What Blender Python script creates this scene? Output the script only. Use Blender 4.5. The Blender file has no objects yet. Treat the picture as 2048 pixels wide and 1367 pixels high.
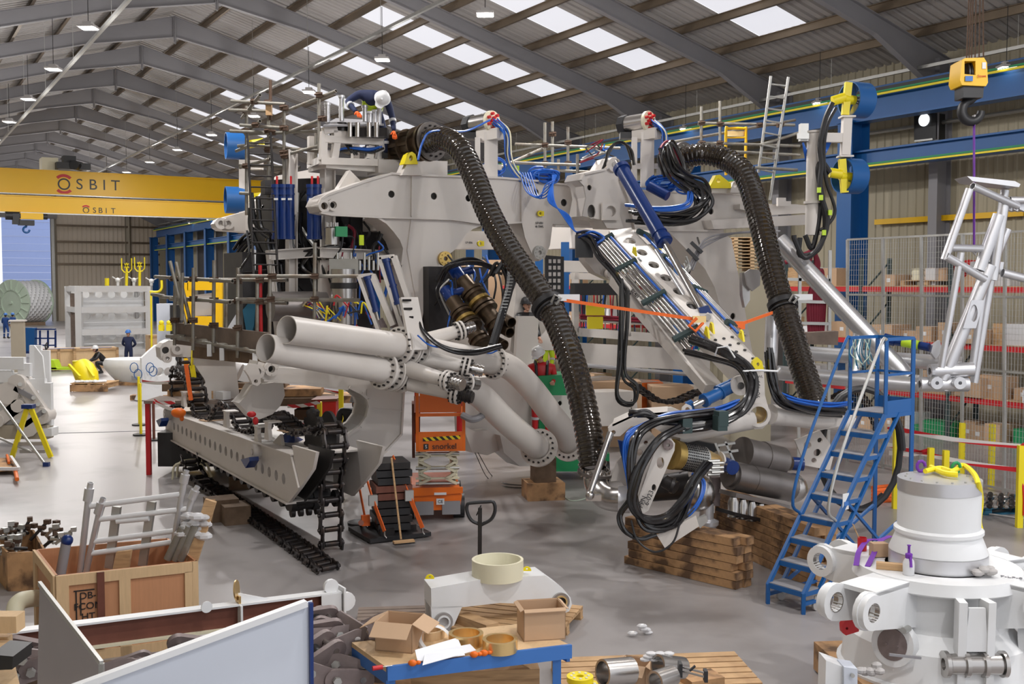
import bpy, math, random
from math import sin, cos, pi, radians as R
from mathutils import Vector as V, Matrix
from mathutils.geometry import tessellate_polygon
random.seed(7)
C = bpy.context.scene.collection
F, CX, CY, EYE = 2148.0, 1024.0, 683.5, 3.9
TH = math.atan(116.5 / F)
# ---------- camera, sky, daylight, exposure
cd = bpy.data.cameras.new('camera'); cam = bpy.data.objects.new('camera', cd); C.objects.link(cam)
cam.location = (0, 0, EYE); cam.rotation_euler = (pi / 2 - TH, 0, 0)
cd.sensor_width = 36; cd.lens = 36 * F / 2048; cd.clip_start = .1; cd.clip_end = 400
sc = bpy.context.scene; sc.camera = cam
sc.view_settings.view_transform = 'Standard'; sc.view_settings.look = 'None'
sc.view_settings.gamma = 1; sc.view_settings.exposure = 0.33; sc.view_settings.use_curve_mapping = False
sc.cycles.max_bounces = 5; sc.cycles.diffuse_bounces = 3; sc.cycles.glossy_bounces = 3; sc.cycles.transmission_bounces = 3
w = bpy.data.worlds.new('overcast'); sc.world = w; w.use_nodes = True
bg = w.node_tree.nodes['Background']; bg.inputs[0].default_value = (.93, .95, 1, 1); bg.inputs[1].default_value = .9
# ---------- geometry of the hall
_a = math.atan(1276 / F)
AU = V((cos(_a), sin(_a), 0)); AV = V((-sin(_a), cos(_a), 0)); UP = V((0, 0, 1))
def H(u, v, z=0.): return AU * u + AV * v + UP * z
def ray(px, py):
    f = V((0, cos(TH), -sin(TH))); up = V((0, sin(TH), cos(TH)))
    return f + V((1, 0, 0)) * ((px - CX) / F) + up * ((CY - py) / F)
def hit(px, py, pl):
    d = ray(px, py); e = V((0, 0, EYE)); k, val = pl
    n = {'Y': V((0, 1, 0)), 'X': V((1, 0, 0)), 'z': UP, 'u': AU, 'v': AV}[k] if isinstance(k, str) else k
    return e + d * ((val - e.dot(n)) / d.dot(n))
def at(px, py, Y): return hit(px, py, ('Y', Y))
def gd(px, py, z=0.): return hit(px, py, ('z', z))
def facing(p, q):                       # vertical plane through two points
    d = (q - p); n = V((-d.y, d.x, 0)).normalized()
    if n.y < 0: n = -n
    return (n, n.dot(p))
def normal(pl):
    k = pl[0]
    n = {'Y': V((0, 1, 0)), 'X': V((1, 0, 0)), 'z': -UP, 'u': AU, 'v': AV}[k] if isinstance(k, str) else k
    return n
# ---------- materials
def mat(name, col, rough=.5, metal=0., var=.06, scale=3., bump=0., spec=.5, dirt=None, dirt_amt=.5, dscale=1.5, coat=0., alpha=1., stretch=None, trans=0., dlo=.5, dhi=.7):
    m = bpy.data.materials.new(name); m.use_nodes = True; t = m.node_tree; n = t.nodes; b = n['Principled BSDF']
    L = t.links.new
    tc = n.new('ShaderNodeTexCoord'); mp = n.new('ShaderNodeMapping'); L(tc.outputs['Object'], mp.inputs[0])
    if stretch: mp.inputs['Scale'].default_value = stretch
    nz = n.new('ShaderNodeTexNoise'); nz.inputs['Scale'].default_value = scale; nz.inputs['Detail'].default_value = 5
    L(mp.outputs[0], nz.inputs['Vector'])
    mx = n.new('ShaderNodeMix'); mx.data_type = 'RGBA'
    c = V(col); 
    mx.inputs[6].default_value = (*[max(0, x * (1 - var)) for x in c], 1); mx.inputs[7].default_value = (*[min(1, x * (1 + var)) for x in c], 1)
    L(nz.outputs[0], mx.inputs[0]); out = mx.outputs[2]
    if dirt:
        n2 = n.new('ShaderNodeTexNoise'); n2.inputs['Scale'].default_value = dscale; n2.inputs['Detail'].default_value = 8
        L(mp.outputs[0], n2.inputs['Vector'])
        rp = n.new('ShaderNodeMapRange'); rp.inputs[1].default_value = dlo; rp.inputs[2].default_value = dhi; rp.inputs[4].default_value = dirt_amt
        L(n2.outputs[0], rp.inputs[0])
        m2 = n.new('ShaderNodeMix'); m2.data_type = 'RGBA'; L(rp.outputs[0], m2.inputs[0]); L(out, m2.inputs[6]); m2.inputs[7].default_value = (*dirt, 1); out = m2.outputs[2]
    L(out, b.inputs['Base Color'])
    b.inputs['Roughness'].default_value = rough; b.inputs['Metallic'].default_value = metal
    b.inputs['Specular IOR Level'].default_value = spec; b.inputs['Coat Weight'].default_value = coat
    if trans: b.inputs['Transmission Weight'].default_value = trans
    if alpha < 1: b.inputs['Alpha'].default_value = alpha
    if bump:
        bp = n.new('ShaderNodeBump'); bp.inputs['Strength'].default_value = bump; L(nz.outputs[0], bp.inputs['Height']); L(bp.outputs[0], b.inputs['Normal'])
    return m
def glow(name, col, s):
    m = bpy.data.materials.new(name); m.use_nodes = True; b = m.node_tree.nodes['Principled BSDF']
    b.inputs['Base Color'].default_value = (.25, .25, .25, 1); b.inputs['Emission Color'].default_value = (*col, 1); b.inputs['Emission Strength'].default_value = s
    return m
def stripes(name, c1, c2, n_, vec=(1, 0, 0), rough=.5, off=.5):
    m = bpy.data.materials.new(name); m.use_nodes = True; t = m.node_tree; n = t.nodes; L = t.links.new; b = n['Principled BSDF']
    tc = n.new('ShaderNodeTexCoord'); d = n.new('ShaderNodeVectorMath'); d.operation = 'DOT_PRODUCT'; L(tc.outputs['Object'], d.inputs[0]); d.inputs[1].default_value = V(vec) * n_
    fr = n.new('ShaderNodeMath'); fr.operation = 'FRACT'; L(d.outputs['Value'], fr.inputs[0])
    gt = n.new('ShaderNodeMath'); gt.operation = 'GREATER_THAN'; gt.inputs[1].default_value = off; L(fr.outputs[0], gt.inputs[0])
    mx = n.new('ShaderNodeMix'); mx.data_type = 'RGBA'; L(gt.outputs[0], mx.inputs[0]); mx.inputs[6].default_value = (*c1, 1); mx.inputs[7].default_value = (*c2, 1)
    L(mx.outputs[2], b.inputs['Base Color']); b.inputs['Roughness'].default_value = rough
    return m
MT = dict(
 white=mat('white_paint', (.66, .62, .58), .42, var=.03, scale=1.2, dirt=(.50, .44, .38), dirt_amt=.35, dscale=1.1, dlo=.52, dhi=.8),
 white2=mat('bright_white_paint', (.76, .77, .78), .42, var=.02, dirt=(.62, .61, .58), dirt_amt=.3, dscale=2),
 cream=mat('cream_primer', (.74, .70, .52), .5, var=.03),
 blue=mat('blue_paint', (.007, .095, .31), .42, var=.08, scale=2),
 blue2=mat('bench_blue_paint', (.045, .17, .50), .45, var=.05),
 dblue=mat('cylinder_blue', (.005, .028, .15), .28, var=.1),
 yellow=mat('crane_yellow', (.86, .50, .006), .4, var=.03, scale=1),
 yel=mat('signal_yellow', (.85, .70, .01), .45, var=.05),
 lime=mat('lime_green', (.50, .72, .03), .45),
 hivis=mat('hi_vis_yellow', (.55, .72, .02), .7),
 orange=mat('machine_orange', (.82, .16, .006), .42, var=.05),
 strap=mat('orange_webbing', (.92, .17, .03), .75, var=.1, scale=20),
 red=mat('red_paint', (.55, .015, .02), .45, var=.1),
 maroon=mat('maroon_hose', (.22, .01, .03), .5),
 green=mat('green_paint', (.01, .26, .09), .5),
 purple=mat('purple_webbing', (.16, .03, .36), .7),
 black=mat('black_rubber', (.018, .018, .02), .45, var=.3),
 gloss=mat('glossy_black_hose', (.013, .012, .013), .22, var=.3, coat=.4),
 dark=mat('dark_oily_steel', (.035, .032, .032), .38, metal=.5, var=.4, scale=6),
 chain=mat('oiled_chain_steel', (.045, .04, .04), .33, metal=.7, var=.5, scale=9, dirt=(.12, .07, .04), dirt_amt=.4, dscale=6),
 link=mat('phosphated_steel', (.23, .185, .18), .5, metal=.3, var=.25, scale=12, bump=.08),
 galv=mat('galvanised_steel', (.50, .50, .48), .42, metal=.75, var=.15, scale=6),
 scaf=mat('weathered_scaffold_tube', (.30, .285, .25), .5, metal=.5, var=.25, scale=8, dirt=(.19, .12, .07), dirt_amt=.6, dscale=5),
 clamp=mat('rusty_clamp', (.10, .06, .04), .7, metal=.3, var=.4, scale=20),
 alu=mat('aluminium_tube', (.66, .66, .68), .36, metal=.75, var=.08, scale=3, dirt=(.8, .8, .8), dirt_amt=.4),
 stain=mat('stainless_steel', (.50, .48, .46), .25, metal=.95, var=.1, scale=3),
 smoke=mat('weathered_steel_vessel', (.23, .21, .20), .38, metal=.8, var=.25, scale=3),
 brass=mat('brass', (.80, .57, .26), .3, metal=.85, var=.08),
 bronze=mat('bronzed_steel', (.13, .095, .065), .35, metal=.8, var=.3, scale=6),
 duct=mat('smoked_spiral_hose', (.035, .027, .02), .15, metal=.25, var=.6, scale=5, coat=.8),
 wood=mat('sawn_softwood', (.52, .33, .17), .75, var=.3, scale=3, stretch=(1.5, 1.5, 14), dirt=(.2, .1, .04), dirt_amt=.5, dscale=2),
 timber=mat('heavy_timber', (.50, .29, .14), .8, var=.4, scale=7, dirt=(.09, .05, .03), dirt_amt=.9, dscale=3.5, dlo=.48, dhi=.62),
 oldwood=mat('old_timber', (.17, .115, .075), .85, var=.4, scale=7, bump=.3),
 greywood=mat('grey_scaffold_board', (.22, .17, .14), .85, var=.3, scale=6),
 pale=mat('pale_pine', (.66, .46, .26), .7, var=.15, scale=5, stretch=(8, 8, 1)),
 ply=mat('orange_plywood', (.54, .26, .13), .65, var=.12, scale=4, stretch=(12, 12, 1)),
 card=mat('cardboard', (.52, .35, .22), .8, var=.08),
 paper=mat('white_paper', (.82, .84, .88), .8, var=.02),
 plastic=mat('clear_plastic_wrap', (.8, .8, .82), .3, alpha=.75, bump=.6, scale=18),
 navy=mat('navy_workwear', (.012, .02, .065), .8, var=.2, scale=8),
 bwork=mat('blue_workwear', (.01, .05, .20), .8, var=.2, scale=8),
 skin=mat('skin', (.55, .30, .21), .55),
 silver=mat('reflective_tape', (.55, .56, .58), .4),
 beige=mat('beige_paint', (.40, .35, .27), .6),
 rust=mat('red_oxide_steel', (.17, .06, .04), .55, metal=.2, var=.4, scale=5),
 rail=mat('wax_purlin_steel', (.16, .10, .05), .38, metal=.7, var=.4, scale=2),
 purl=mat('galvanised_purlin_steel', (.20, .155, .11), .42, metal=.6, var=.5, scale=.8),
 frame=mat('grey_portal_steel', (.27, .265, .28), .55, var=.1, scale=1),
 sheet=mat("liner_sheet_grey", (.42, .40, .39), .55, var=.04, scale=.5),
 wallm=mat('cladding_cream', (.42, .375, .27), .55, var=.05, scale=.5),
 wallb=mat('daylit_end_cladding_cream', (.70, .60, .48), .55, var=.04, scale=.5),  # cream brightened so the colour carries daylight from the end door
 panel=mat('pale_blue_panel', (.60, .64, .72), .5, var=.01),
 mirror=mat('polished_stainless_sheet', (.45, .42, .42), .16, metal=1., var=.15, scale=1.5, bump=.08),
 shutter=mat('pale_blue_shutter', (.36, .46, .80), .55, var=.03),
 sage=mat('pale_sage_paint', (.50, .60, .49), .5),
 glove=mat('orange_glove', (.85, .13, .01), .7),
 hblue=mat('blue_hose', (.012, .11, .50), .35, var=.15),
 teal=mat('teal_fabric', (.02, .12, .2), .8),
 tcoat=mat('dark_green_rack_paint', (.03, .055, .055), .5),
 cablek=mat('cable_black', (.02, .02, .02), .5),
 gold=mat('yellow_zinc_plate', (.55, .38, .12), .35, metal=.8, var=.3, scale=5),
)
TAPE = stripes('red_white_barrier_tape', (.62, .02, .03), (.78, .75, .73), 5.5, (AU.x + .3 * AV.x, AU.y + .3 * AV.y, 1.0))
HAZ = stripes('yellow_black_hazard', (.85, .65, .01), (.015, .015, .015), 9, (1, 0, 1))
# ---------- object helpers
ORG = {}
def thing(name, label, cat, loc=(0, 0, 0), group=None):
    o = bpy.data.objects.new(name, None); C.objects.link(o); o.empty_display_size = .1
    o.location = loc; ORG[o.name] = V(loc); return tag(o, label, cat, group)
def tag(o, label=None, cat=None, group=None, kind=None):
    if label: o['label'] = label
    if cat: o['category'] = cat
    if group: o['group'] = group
    if kind: o['kind'] = kind
    return o
def copy_tree(o, loc=None, rz=None, label=None, parent=None, name=None):
    c = o.copy(); C.objects.link(c)
    if parent: c.parent = parent
    else:
        if loc is not None: c.location = loc
        if rz is not None: c.rotation_euler = (0, 0, rz)
        if label: c['label'] = label
    for ch in [x for x in bpy.data.objects if x.parent == o and x.type != 'LIGHT']: copy_tree(ch, parent=c)
    return c
def basis(ax):
    ax = V(ax).normalized(); t = UP if abs(ax.z) < .95 else V((1, 0, 0))
    x = t.cross(ax).normalized(); return x, ax.cross(x).normalized(), ax
class M:
    def __init__(s): s.v = []; s.f = []; s.s = []
    def add(s, vs, fs, smooth=False):
        n = len(s.v); s.v += [V(p) for p in vs]; s.f += [tuple(i + n for i in f) for f in fs]; s.s += [smooth] * len(fs); return s
    def box(s, c, d, rz=0., ax=None):
        if ax is None: ax = (V((cos(rz), sin(rz), 0)), V((-sin(rz), cos(rz), 0)), UP)
        c = V(c); hx, hy, hz = [a * (k / 2) for a, k in zip(ax, d)]
        vs = [c + hx * i + hy * j + hz * k for k in (-1, 1) for j in (-1, 1) for i in (-1, 1)]
        return s.add(vs, [(0, 2, 3, 1), (4, 5, 7, 6), (0, 1, 5, 4), (2, 6, 7, 3), (0, 4, 6, 2), (1, 3, 7, 5)])
    def bar(s, p, q, w_, h_, up=UP):
        p, q = V(p), V(q); z = (q - p); l = z.length; z = z / l
        x = V(up).cross(z)
        if x.length < 1e-3: x = V((1, 0, 0)).cross(z)
        x.normalize(); y = z.cross(x)
        return s.box((p + q) / 2, (w_, h_, l), ax=(x, y, z))
    def ibeam(s, p, q, w_, h_, t=.03, tw=.02, up=UP):
        p, q = V(p), V(q); z = (q - p).normalized(); x = V(up).cross(z)
        if x.length < 1e-3: x = V((1, 0, 0)).cross(z)
        x.normalize(); y = z.cross(x); o = y * (h_ / 2 - t / 2)
        s.bar(p + o, q + o, w_, t, up); s.bar(p - o, q - o, w_, t, up); return s.bar(p, q, tw, h_ - 2 * t, up)
    def tube(s, p, q, r, r2=None, seg=12, cap=True, wall=0.):
        p, q = V(p), V(q); r2 = r if r2 is None else r2; x, y, z = basis(q - p); vs = []
        for c, rr in ((p, r), (q, r2)):
            vs += [c + (x * cos(2 * pi * i / seg) + y * sin(2 * pi * i / seg)) * rr for i in range(seg)]
        s.add(vs, [(i, (i + 1) % seg, seg + (i + 1) % seg, seg + i) for i in range(seg)], True)
        if wall:
            vs = []
            for c, rr in ((p, r), (q, r2)):
                vs += [c + (x * cos(2 * pi * i / seg) + y * sin(2 * pi * i / seg)) * (rr - wall) for i in range(seg)]
            s.add(vs, [(i, seg + i, seg + (i + 1) % seg, (i + 1) % seg) for i in range(seg)], True)
            for c, rr, fl in ((p, r, 0), (q, r2, 1)):
                vo = [c + (x * cos(2 * pi * i / seg) + y * sin(2 * pi * i / seg)) * k for k in (rr, rr - wall) for i in range(seg)]
                s.add(vo, [(i, (i + 1) % seg, seg + (i + 1) % seg, seg + i) for i in range(seg)])
        elif cap:
            n = len(s.v) - 2 * seg; s.f += [tuple(n + i for i in range(seg))[::-1], tuple(n + seg + i for i in range(seg))]; s.s += [False, False]
        return s
    def path(s, pts, r, seg=8, rad=None, cap=True):
        pts = [V(p) for p in pts]; n = len(pts); base = len(s.v); fr = None
        for i, p in enumerate(pts):
            t = (pts[min(i + 1, n - 1)] - pts[max(i - 1, 0)]).normalized()
            if fr is None: x, y, _ = basis(t)
            else:
                x = fr - t * fr.dot(t)
                x.normalize(); y = t.cross(x)
            fr = x; rr = rad[i] if rad else r
            s.v += [p + (x * cos(2 * pi * k / seg) + y * sin(2 * pi * k / seg)) * rr for k in range(seg)]
        for i in range(n - 1):
            a = base + i * seg; b = a + seg
            for k in range(seg): s.f.append((a + k, a + (k + 1) % seg, b + (k + 1) % seg, b + k)); s.s.append(True)
        if cap:
            s.f.append(tuple(base + k for k in range(seg))[::-1]); s.s.append(False)
            e = base + (n - 1) * seg; s.f.append(tuple(e + k for k in range(seg))); s.s.append(False)
        return s
    def lathe(s, prof, c, ax=UP, seg=24):          # prof: (radius, height) pairs
        x, y, z = basis(ax); c = V(c); base = len(s.v)
        for r, h in prof: s.v += [c + z * h + (x * cos(2 * pi * k / seg) + y * sin(2 * pi * k / seg)) * r for k in range(seg)]
        for i in range(len(prof) - 1):
            a = base + i * seg; b = a + seg
            sm = abs(prof[i][1] - prof[i + 1][1]) > 1e-4
            for k in range(seg): s.f.append((a + k, a + (k + 1) % seg, b + (k + 1) % seg, b + k)); s.s.append(sm)
        return s
    def ring(s, c, ax, ro, ri, th, seg=24):
        return s.lathe([(ri, -th / 2), (ro, -th / 2), (ro, th / 2), (ri, th / 2), (ri, -th / 2)], c, ax, seg)
    def disc(s, c, ax, r, th, seg=20):
        return s.lathe([(1e-4, -th / 2), (r, -th / 2), (r, th / 2), (1e-4, th / 2)], c, ax, seg)
    def bolts(s, c, ax, rc, n, rb, h, off=0.):
        x, y, z = basis(ax); c = V(c)
        for i in range(n):
            p = c + (x * cos(2 * pi * (i + off) / n) + y * sin(2 * pi * (i + off) / n)) * rc
            s.tube(p, p + z * h, rb, seg=6)
        return s
    def ball(s, c, r, sc=(1, 1, 1), seg=14, ring=8):
        c = V(c); vs = []
        for j in range(ring + 1):
            t = pi * j / ring
            vs += [c + V((r * sc[0] * sin(t) * cos(2 * pi * i / seg), r * sc[1] * sin(t) * sin(2 * pi * i / seg), r * sc[2] * cos(t))) for i in range(seg)]
        fs = [(j * seg + i, (j + 1) * seg + i, (j + 1) * seg + (i + 1) % seg, j * seg + (i + 1) % seg) for j in range(ring) for i in range(seg)]
        return s.add(vs, fs, True)
    def prism(s, pts, off, holes=()):
        pts = [V(p) for p in pts]; off = V(off); loops = [pts] + [[V(p) for p in h] for h in holes]
        tri = tessellate_polygon(loops); flat = [p for l in loops for p in l]; n = len(flat)
        s.add(flat + [p + off for p in flat], [tuple(t) for t in tri] + [tuple(i + n for i in t[::-1]) for t in tri])
        b = 0; base = len(s.v) - 2 * n
        for l in loops:
            k = len(l)
            for i in range(k):
                s.f.append((base + b + i, base + b + (i + 1) % k, base + b + (i + 1) % k + n, base + b + i + n)); s.s.append(False)
            b += k
        return s
    def plate(s, pts, pl, th, holes=(), n_=14):    # outline given by pixels lying on plane pl, solid of thickness th behind it
        P = [hit(x, y, pl) for x, y in pts]; n = normal(pl); t1 = n.cross(UP).normalized() if abs(n.z) < .9 else V((1, 0, 0)); t2 = n.cross(t1)
        hs = []
        for h in holes:
            c = hit(h[0], h[1], pl); r = h[2]; rz_ = h[3] if len(h) > 3 else r
            hs.append([c + t1 * (r * cos(2 * pi * i / n_)) + t2 * (rz_ * sin(2 * pi * i / n_)) for i in range(n_)])
        return s.prism(P, n * th, hs)
    def build(s, name, m, parent=None, loc=None):
        me = bpy.data.meshes.new(name)
        if parent: org = ORG[parent.name]
        elif loc is not None: org = V(loc)
        else:
            xs = [p.x for p in s.v]; ys = [p.y for p in s.v]; org = V(((min(xs) + max(xs)) / 2, (min(ys) + max(ys)) / 2, min(p.z for p in s.v)))
        me.from_pydata([tuple(p - org) for p in s.v], [], s.f); me.polygons.foreach_set('use_smooth', s.s)
        me.materials.append(MT[m] if isinstance(m, str) else m); me.update()
        import bmesh
        bm = bmesh.new(); bm.from_mesh(me); bmesh.ops.recalc_face_normals(bm, faces=bm.faces); bm.to_mesh(me); bm.free(); me.set_sharp_from_angle(angle=R(38))
        o = bpy.data.objects.new(name, me); C.objects.link(o)
        if parent: o.parent = parent
        else: o.location = org
        ORG[o.name] = org; return o
def struct(m_, name, mt, kind='structure'): o = m_.build(name, mt, loc=(0, 0, 0)); o['kind'] = kind; return o
def spline(pts, n=8):                       # Catmull-Rom through points
    pts = [V(p) for p in pts]; P = [pts[0] * 2 - pts[1]] + pts + [pts[-1] * 2 - pts[-2]]; out = []
    for i in range(1, len(P) - 2):
        for k in range(n):
            t = k / n; a, b, c, d = P[i - 1:i + 3]
            out.append(.5 * ((2 * b) + (c - a) * t + (2 * a - 5 * b + 4 * c - d) * t * t + (3 * b - a - 3 * c + d) * t ** 3))
    return out + [pts[-1]]
def px(*l): return [at(*p) for p in l]      # (x, y, depth) triples to points
def text(body, size, c, xdir, up, mt, parent, name='lettering', th=.004, align='CENTER', sx=1.0, spacing=1.0):
    cu = bpy.data.curves.new(name, 'FONT'); cu.body = body; cu.size = size; cu.align_x = align; cu.align_y = 'CENTER'; cu.extrude = th; cu.space_character = spacing
    o = bpy.data.objects.new(name, cu); C.objects.link(o)
    me = bpy.data.meshes.new_from_object(o); bpy.data.objects.remove(o)
    x = V(xdir).normalized(); z = x.cross(V(up)).normalized(); y = z.cross(x)
    org = ORG[parent.name] if parent else V((0, 0, 0))
    for v in me.vertices: v.co = V(c) + x * v.co.x * sx + y * v.co.y + z * v.co.z - org
    me.materials.clear(); me.materials.append(MT[mt]); o = bpy.data.objects.new(name, me); C.objects.link(o)
    if parent: o.parent = parent
    ORG[o.name] = org
    return o
# ================= the hall
UR, ZR, SL, UL, UW, VE = 11.0, 15.15, .285, -5.0, 27.0, 121.0
def zr(u): return ZR - SL * abs(u - UR)
floor_m = mat('painted_concrete_floor', (.315, .295, .292), .33, var=.07, scale=.6, dirt=(.17, .155, .15), dirt_amt=.8, dscale=.45, bump=.02, dlo=.5, dhi=.66)
struct(M().prism([H(-30, -6, 0), H(27.5, -6, 0), H(27.5, 180, 0), H(-30, 180, 0)], (0, 0, -.2)), 'floor', floor_m)
# roof sheeting with ribs running down the slope
FR = [39.5 + 6.3 * k for k in range(-7, 14)]
SKY = []
for i, v in enumerate(FR[:-1]): SKY.append((v + 2.5, v + 4.4))
def sheet(u0, u1, skip, nm):
    m = M(); n = V((0, 0, 1)); v = -5.0; prof = []
    while v < VE:
        prof += [(v, 0), (v + .16, 0), (v + .2, .065), (v + .26, .065), (v + .3, 0)]; v += .33
    for (a, b), sk in skip:
        pa = [H(a, x, zr(a) + h) for x, h in prof]; pb = [H(b, x, zr(b) + h) for x, h in prof]; k = len(prof)
        fs = []
        for i in range(k - 1):
            x = (prof[i][0] + prof[i + 1][0]) / 2
            if sk and any(s0 <= x <= s1 for s0, s1 in SKY): continue
            fs.append((i, i + 1, k + i + 1, k + i))
        m.add(pa + pb, fs)
    return m
PU = [25.4 - 1.65 * k for k in range(9)]
struct(sheet(0, 0, [((UR, 15.5), 0), ((15.5, 23.75), 1), ((23.75, UW + .5), 0)], ''), 'ceiling', 'sheet')
struct(sheet(0, 0, [((UR, 6.1), 0), ((6.1, -2.15), 1), ((-2.15, UL - .3), 0)], ''), 'ceiling', 'sheet')
lightpanel = glow('translucent_roof_light', (.93, .93, 1.0), .62)
k = 1
for v0, v1 in SKY:
    for a, b in ((15.5, 23.75), (6.1, -2.15)):
        m = M(); m.prism([H(a, v0, zr(a) + .02), H(b, v0, zr(b) + .02), H(b, v1, zr(b) + .02), H(a, v1, zr(a) + .02)], (0, 0, .03))
        struct(m, 'window_%d' % k, lightpanel); k += 1
# purlins (Z sections)
k = 1
for u in PU + [2 * UR - x for x in PU] :
    m = M(); s = 1 if u > UR else -1
    z = zr(u); d = V((0, 0, 1)); 
    m.bar(H(u, -4, z - .12), H(u, VE, z - .12), .02, .22); m.bar(H(u + .04 * s, -4, z - .23), H(u + .04 * s, VE, z - .23), .1, .015)
    m.bar(H(u - .04 * s, -4, z - .02), H(u - .04 * s, VE, z - .02), .1, .015)
    struct(m, 'trim_%d' % k, 'purl'); k += 1
# portal frames: curved haunch at the ridge, deep haunch at the eaves, column
for v in FR:
    m = M()
    for s, ue in ((1, UW), (-1, UL)):
        W = abs(ue - UR)
        top = lambda t: ZR - SL * t - .25
        dep = lambda t: .52 + (.32 * (1 - t / 3.4) if t < 3.4 else 0) + (.7 * ((t - (W - 3.2)) / 3.2) if t > W - 3.2 else 0)
        ts = [0, 3.4, W - 3.2, W]
        for i in range(len(ts) - 1):
            a, b = ts[i], ts[i + 1]
            A = [H(UR + s * t, v, top(t)) for t in (a, b)]; B = [H(UR + s * t, v, top(t) - dep(t)) for t in (a, b)]
            m.prism([A[0], A[1], B[1], B[0]], AV * .02)
            m.bar(A[0], A[1], .2, .025); m.bar(B[0], B[1], .2, .025)
        m.ibeam(H(ue - s * .35, v, 0), H(ue - s * .35, v, top(W)), .3, .6, .03, .02, up=AU)
    m.bar(H(UR, v - .12, ZR - .3), H(UR, v - .12, ZR - 1.3), .05, .05)
    m.bar(H(UR, v, ZR - .3), H(UR, v, ZR - 1.35), .24, .03)
    struct(m, 'trim_%d' % k, 'frame'); k += 1
# ridge light gap liner
struct(M().bar(H(UR, -4, ZR + .04), H(UR, VE, ZR + .04), .5, .03), 'trim_%d' % k, 'sheet'); k += 1
# side wall with vertical ribs, rails
def ribwall(f, n0, n1, z0, z1, nrm, pitch=.3):
    m = M(); prof = []; x = n0
    while x < n1: prof += [(x, 0), (x + pitch * .55, 0), (x + pitch * .65, .035), (x + pitch * .9, .035), (x + pitch, 0)]; x += pitch
    n = len(prof); pa = [f(a) + nrm * h + UP * z0 for a, h in prof]; pb = [f(a) + nrm * h + UP * z1 for a, h in prof]
    return m.add(pa + pb, [(i, i + 1, n + i + 1, n + i) for i in range(n - 1)])
struct(ribwall(lambda v: H(UW, v), 5, VE, 0, zr(UW) + .1, -AU), 'wall_right', 'wallm')
struct(ribwall(lambda v: H(UL, v), -6, VE, 0, zr(UL) + .1, AU, .5), 'wall_left_blocker', 'wallm')  # out of view, added to keep sky light off the left side
# end wall in panels around the tall roller door
def door_u(x): return hit(x, 640, ('v', VE)).dot(AU)
D0, D1 = -3.0, door_u(106)
ze = 10.6
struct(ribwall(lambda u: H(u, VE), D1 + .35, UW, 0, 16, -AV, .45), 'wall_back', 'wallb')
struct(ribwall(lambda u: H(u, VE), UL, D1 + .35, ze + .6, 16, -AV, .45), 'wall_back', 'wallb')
zz = lambda py: hit(180, py, ('v', VE)).z
for py in (484, 507, 528, 452):
    m = M(); m.bar(H(D1 + .4, VE - .2, zz(py)), H(UW, VE - .2, zz(py)), .25, .2); struct(m, 'trim_%d' % k, 'purl'); k += 1
for x in (110, 258):
    u = door_u(x); m = M(); m.ibeam(H(u, VE - .3, 0), H(u, VE - .3, 15), .4, .5); struct(m, 'trim_%d' % k, 'beige'); k += 1
m = M(); m.tube(H(D0 - 2, VE - .6, ze + .55), H(D1 + .5, VE - .6, ze + .55), .55, seg=20); struct(m, 'door_1', 'sheet')
m = M(); m.box(H(D1 + .1, VE - .3, ze / 2), (.3, .4, ze), rz=_a); m.box(H(D0, VE - .3, ze / 2), (.3, .4, ze), rz=_a); struct(m, 'door_2', 'galv')
# yard outside: neighbouring blue building and rails
m = M(); u0 = hit(7, 600, ('v', 150)).dot(AU); u1 = hit(160, 600, ('v', 150)).dot(AU)
bld = thing('neighbouring_building', 'pale blue clad building seen through the open end door', 'building', H((u0 + u1) / 2, 150, 0))
m = M(); 
for i in range(17): m.box(H((u0 + u1) / 2, 150.2 + .06 * (i % 2), 1.2 + i * .92), (u1 - u0, .3, .9), rz=_a)
m.build('cladding', 'shutter', bld)
m = M(); m.box(H((u0 + u1) / 2, 150.2, .4), (u1 - u0, .6, .8), rz=_a); m.build('plinth', 'wallm', bld)
yf = thing('yard_fence', 'white palisade fence outside the open end door', 'fence', H(15, 135, 0))
m = M()
for i in range(28): m.box(H(12 + i * .3, 135, 1.3), (.09, .04, 2.6), rz=_a)
m.build('paling', 'white2', yf); M().bar(H(12, 135, .5), H(20.4, 135, .5), .06, .06).build('rail', 'white2', yf); M().bar(H(12, 135, 2.1), H(20.4, 135, 2.1), .06, .06).build('rail', 'white2', yf)
# crane runway: upper and lower blue girders, columns
UB = 25.2
def zb(px_, py_): return hit(px_, py_, ('u', UB)).z
cr = thing('crane_runway_girder', 'upper blue crane runway girder along the right wall with yellow and green conductor bars', 'girder', H(UB, 60, 0))
zt = zb(2040, 124); zl = zb(2040, 192)
m = M(); m.bar(H(UB, 8, zt), H(UB, 114, zt), .5, .06); m.bar(H(UB, 8, zl), H(UB, 114, zl), .5, .06); m.bar(H(UB, 8, (zt + zl) / 2), H(UB, 114, (zt + zl) / 2), .03, zt - zl); m.bar(H(UB, 8, zt + .06), H(UB, 114, zt + .06), .1, .07)
m.build('girder', 'blue', cr)
zc_ = zt - .2
M().bar(H(UB - .3, 8, zc_), H(UB - .3, 114, zc_), .05, .06).build('conductor_bar', 'yel', cr)
M().bar(H(UB - .3, 8, zc_ + .07), H(UB - .3, 114, zc_ + .07), .05, .05).build('conductor_bar', 'green', cr)
m = M(); m.bar(H(UB - .2, 8, zc_ + .14), H(UB - .2, 114, zc_ + .14), .2, .1); m.build('bracket_rail', 'black', cr)
cr2 = thing('crane_runway_girder', 'lower blue crane runway girder along the right wall beneath the larger girder', 'girder', H(UB, 60, 0))
zt2 = zb(2040, 262); zl2 = zb(2040, 300)
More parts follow.
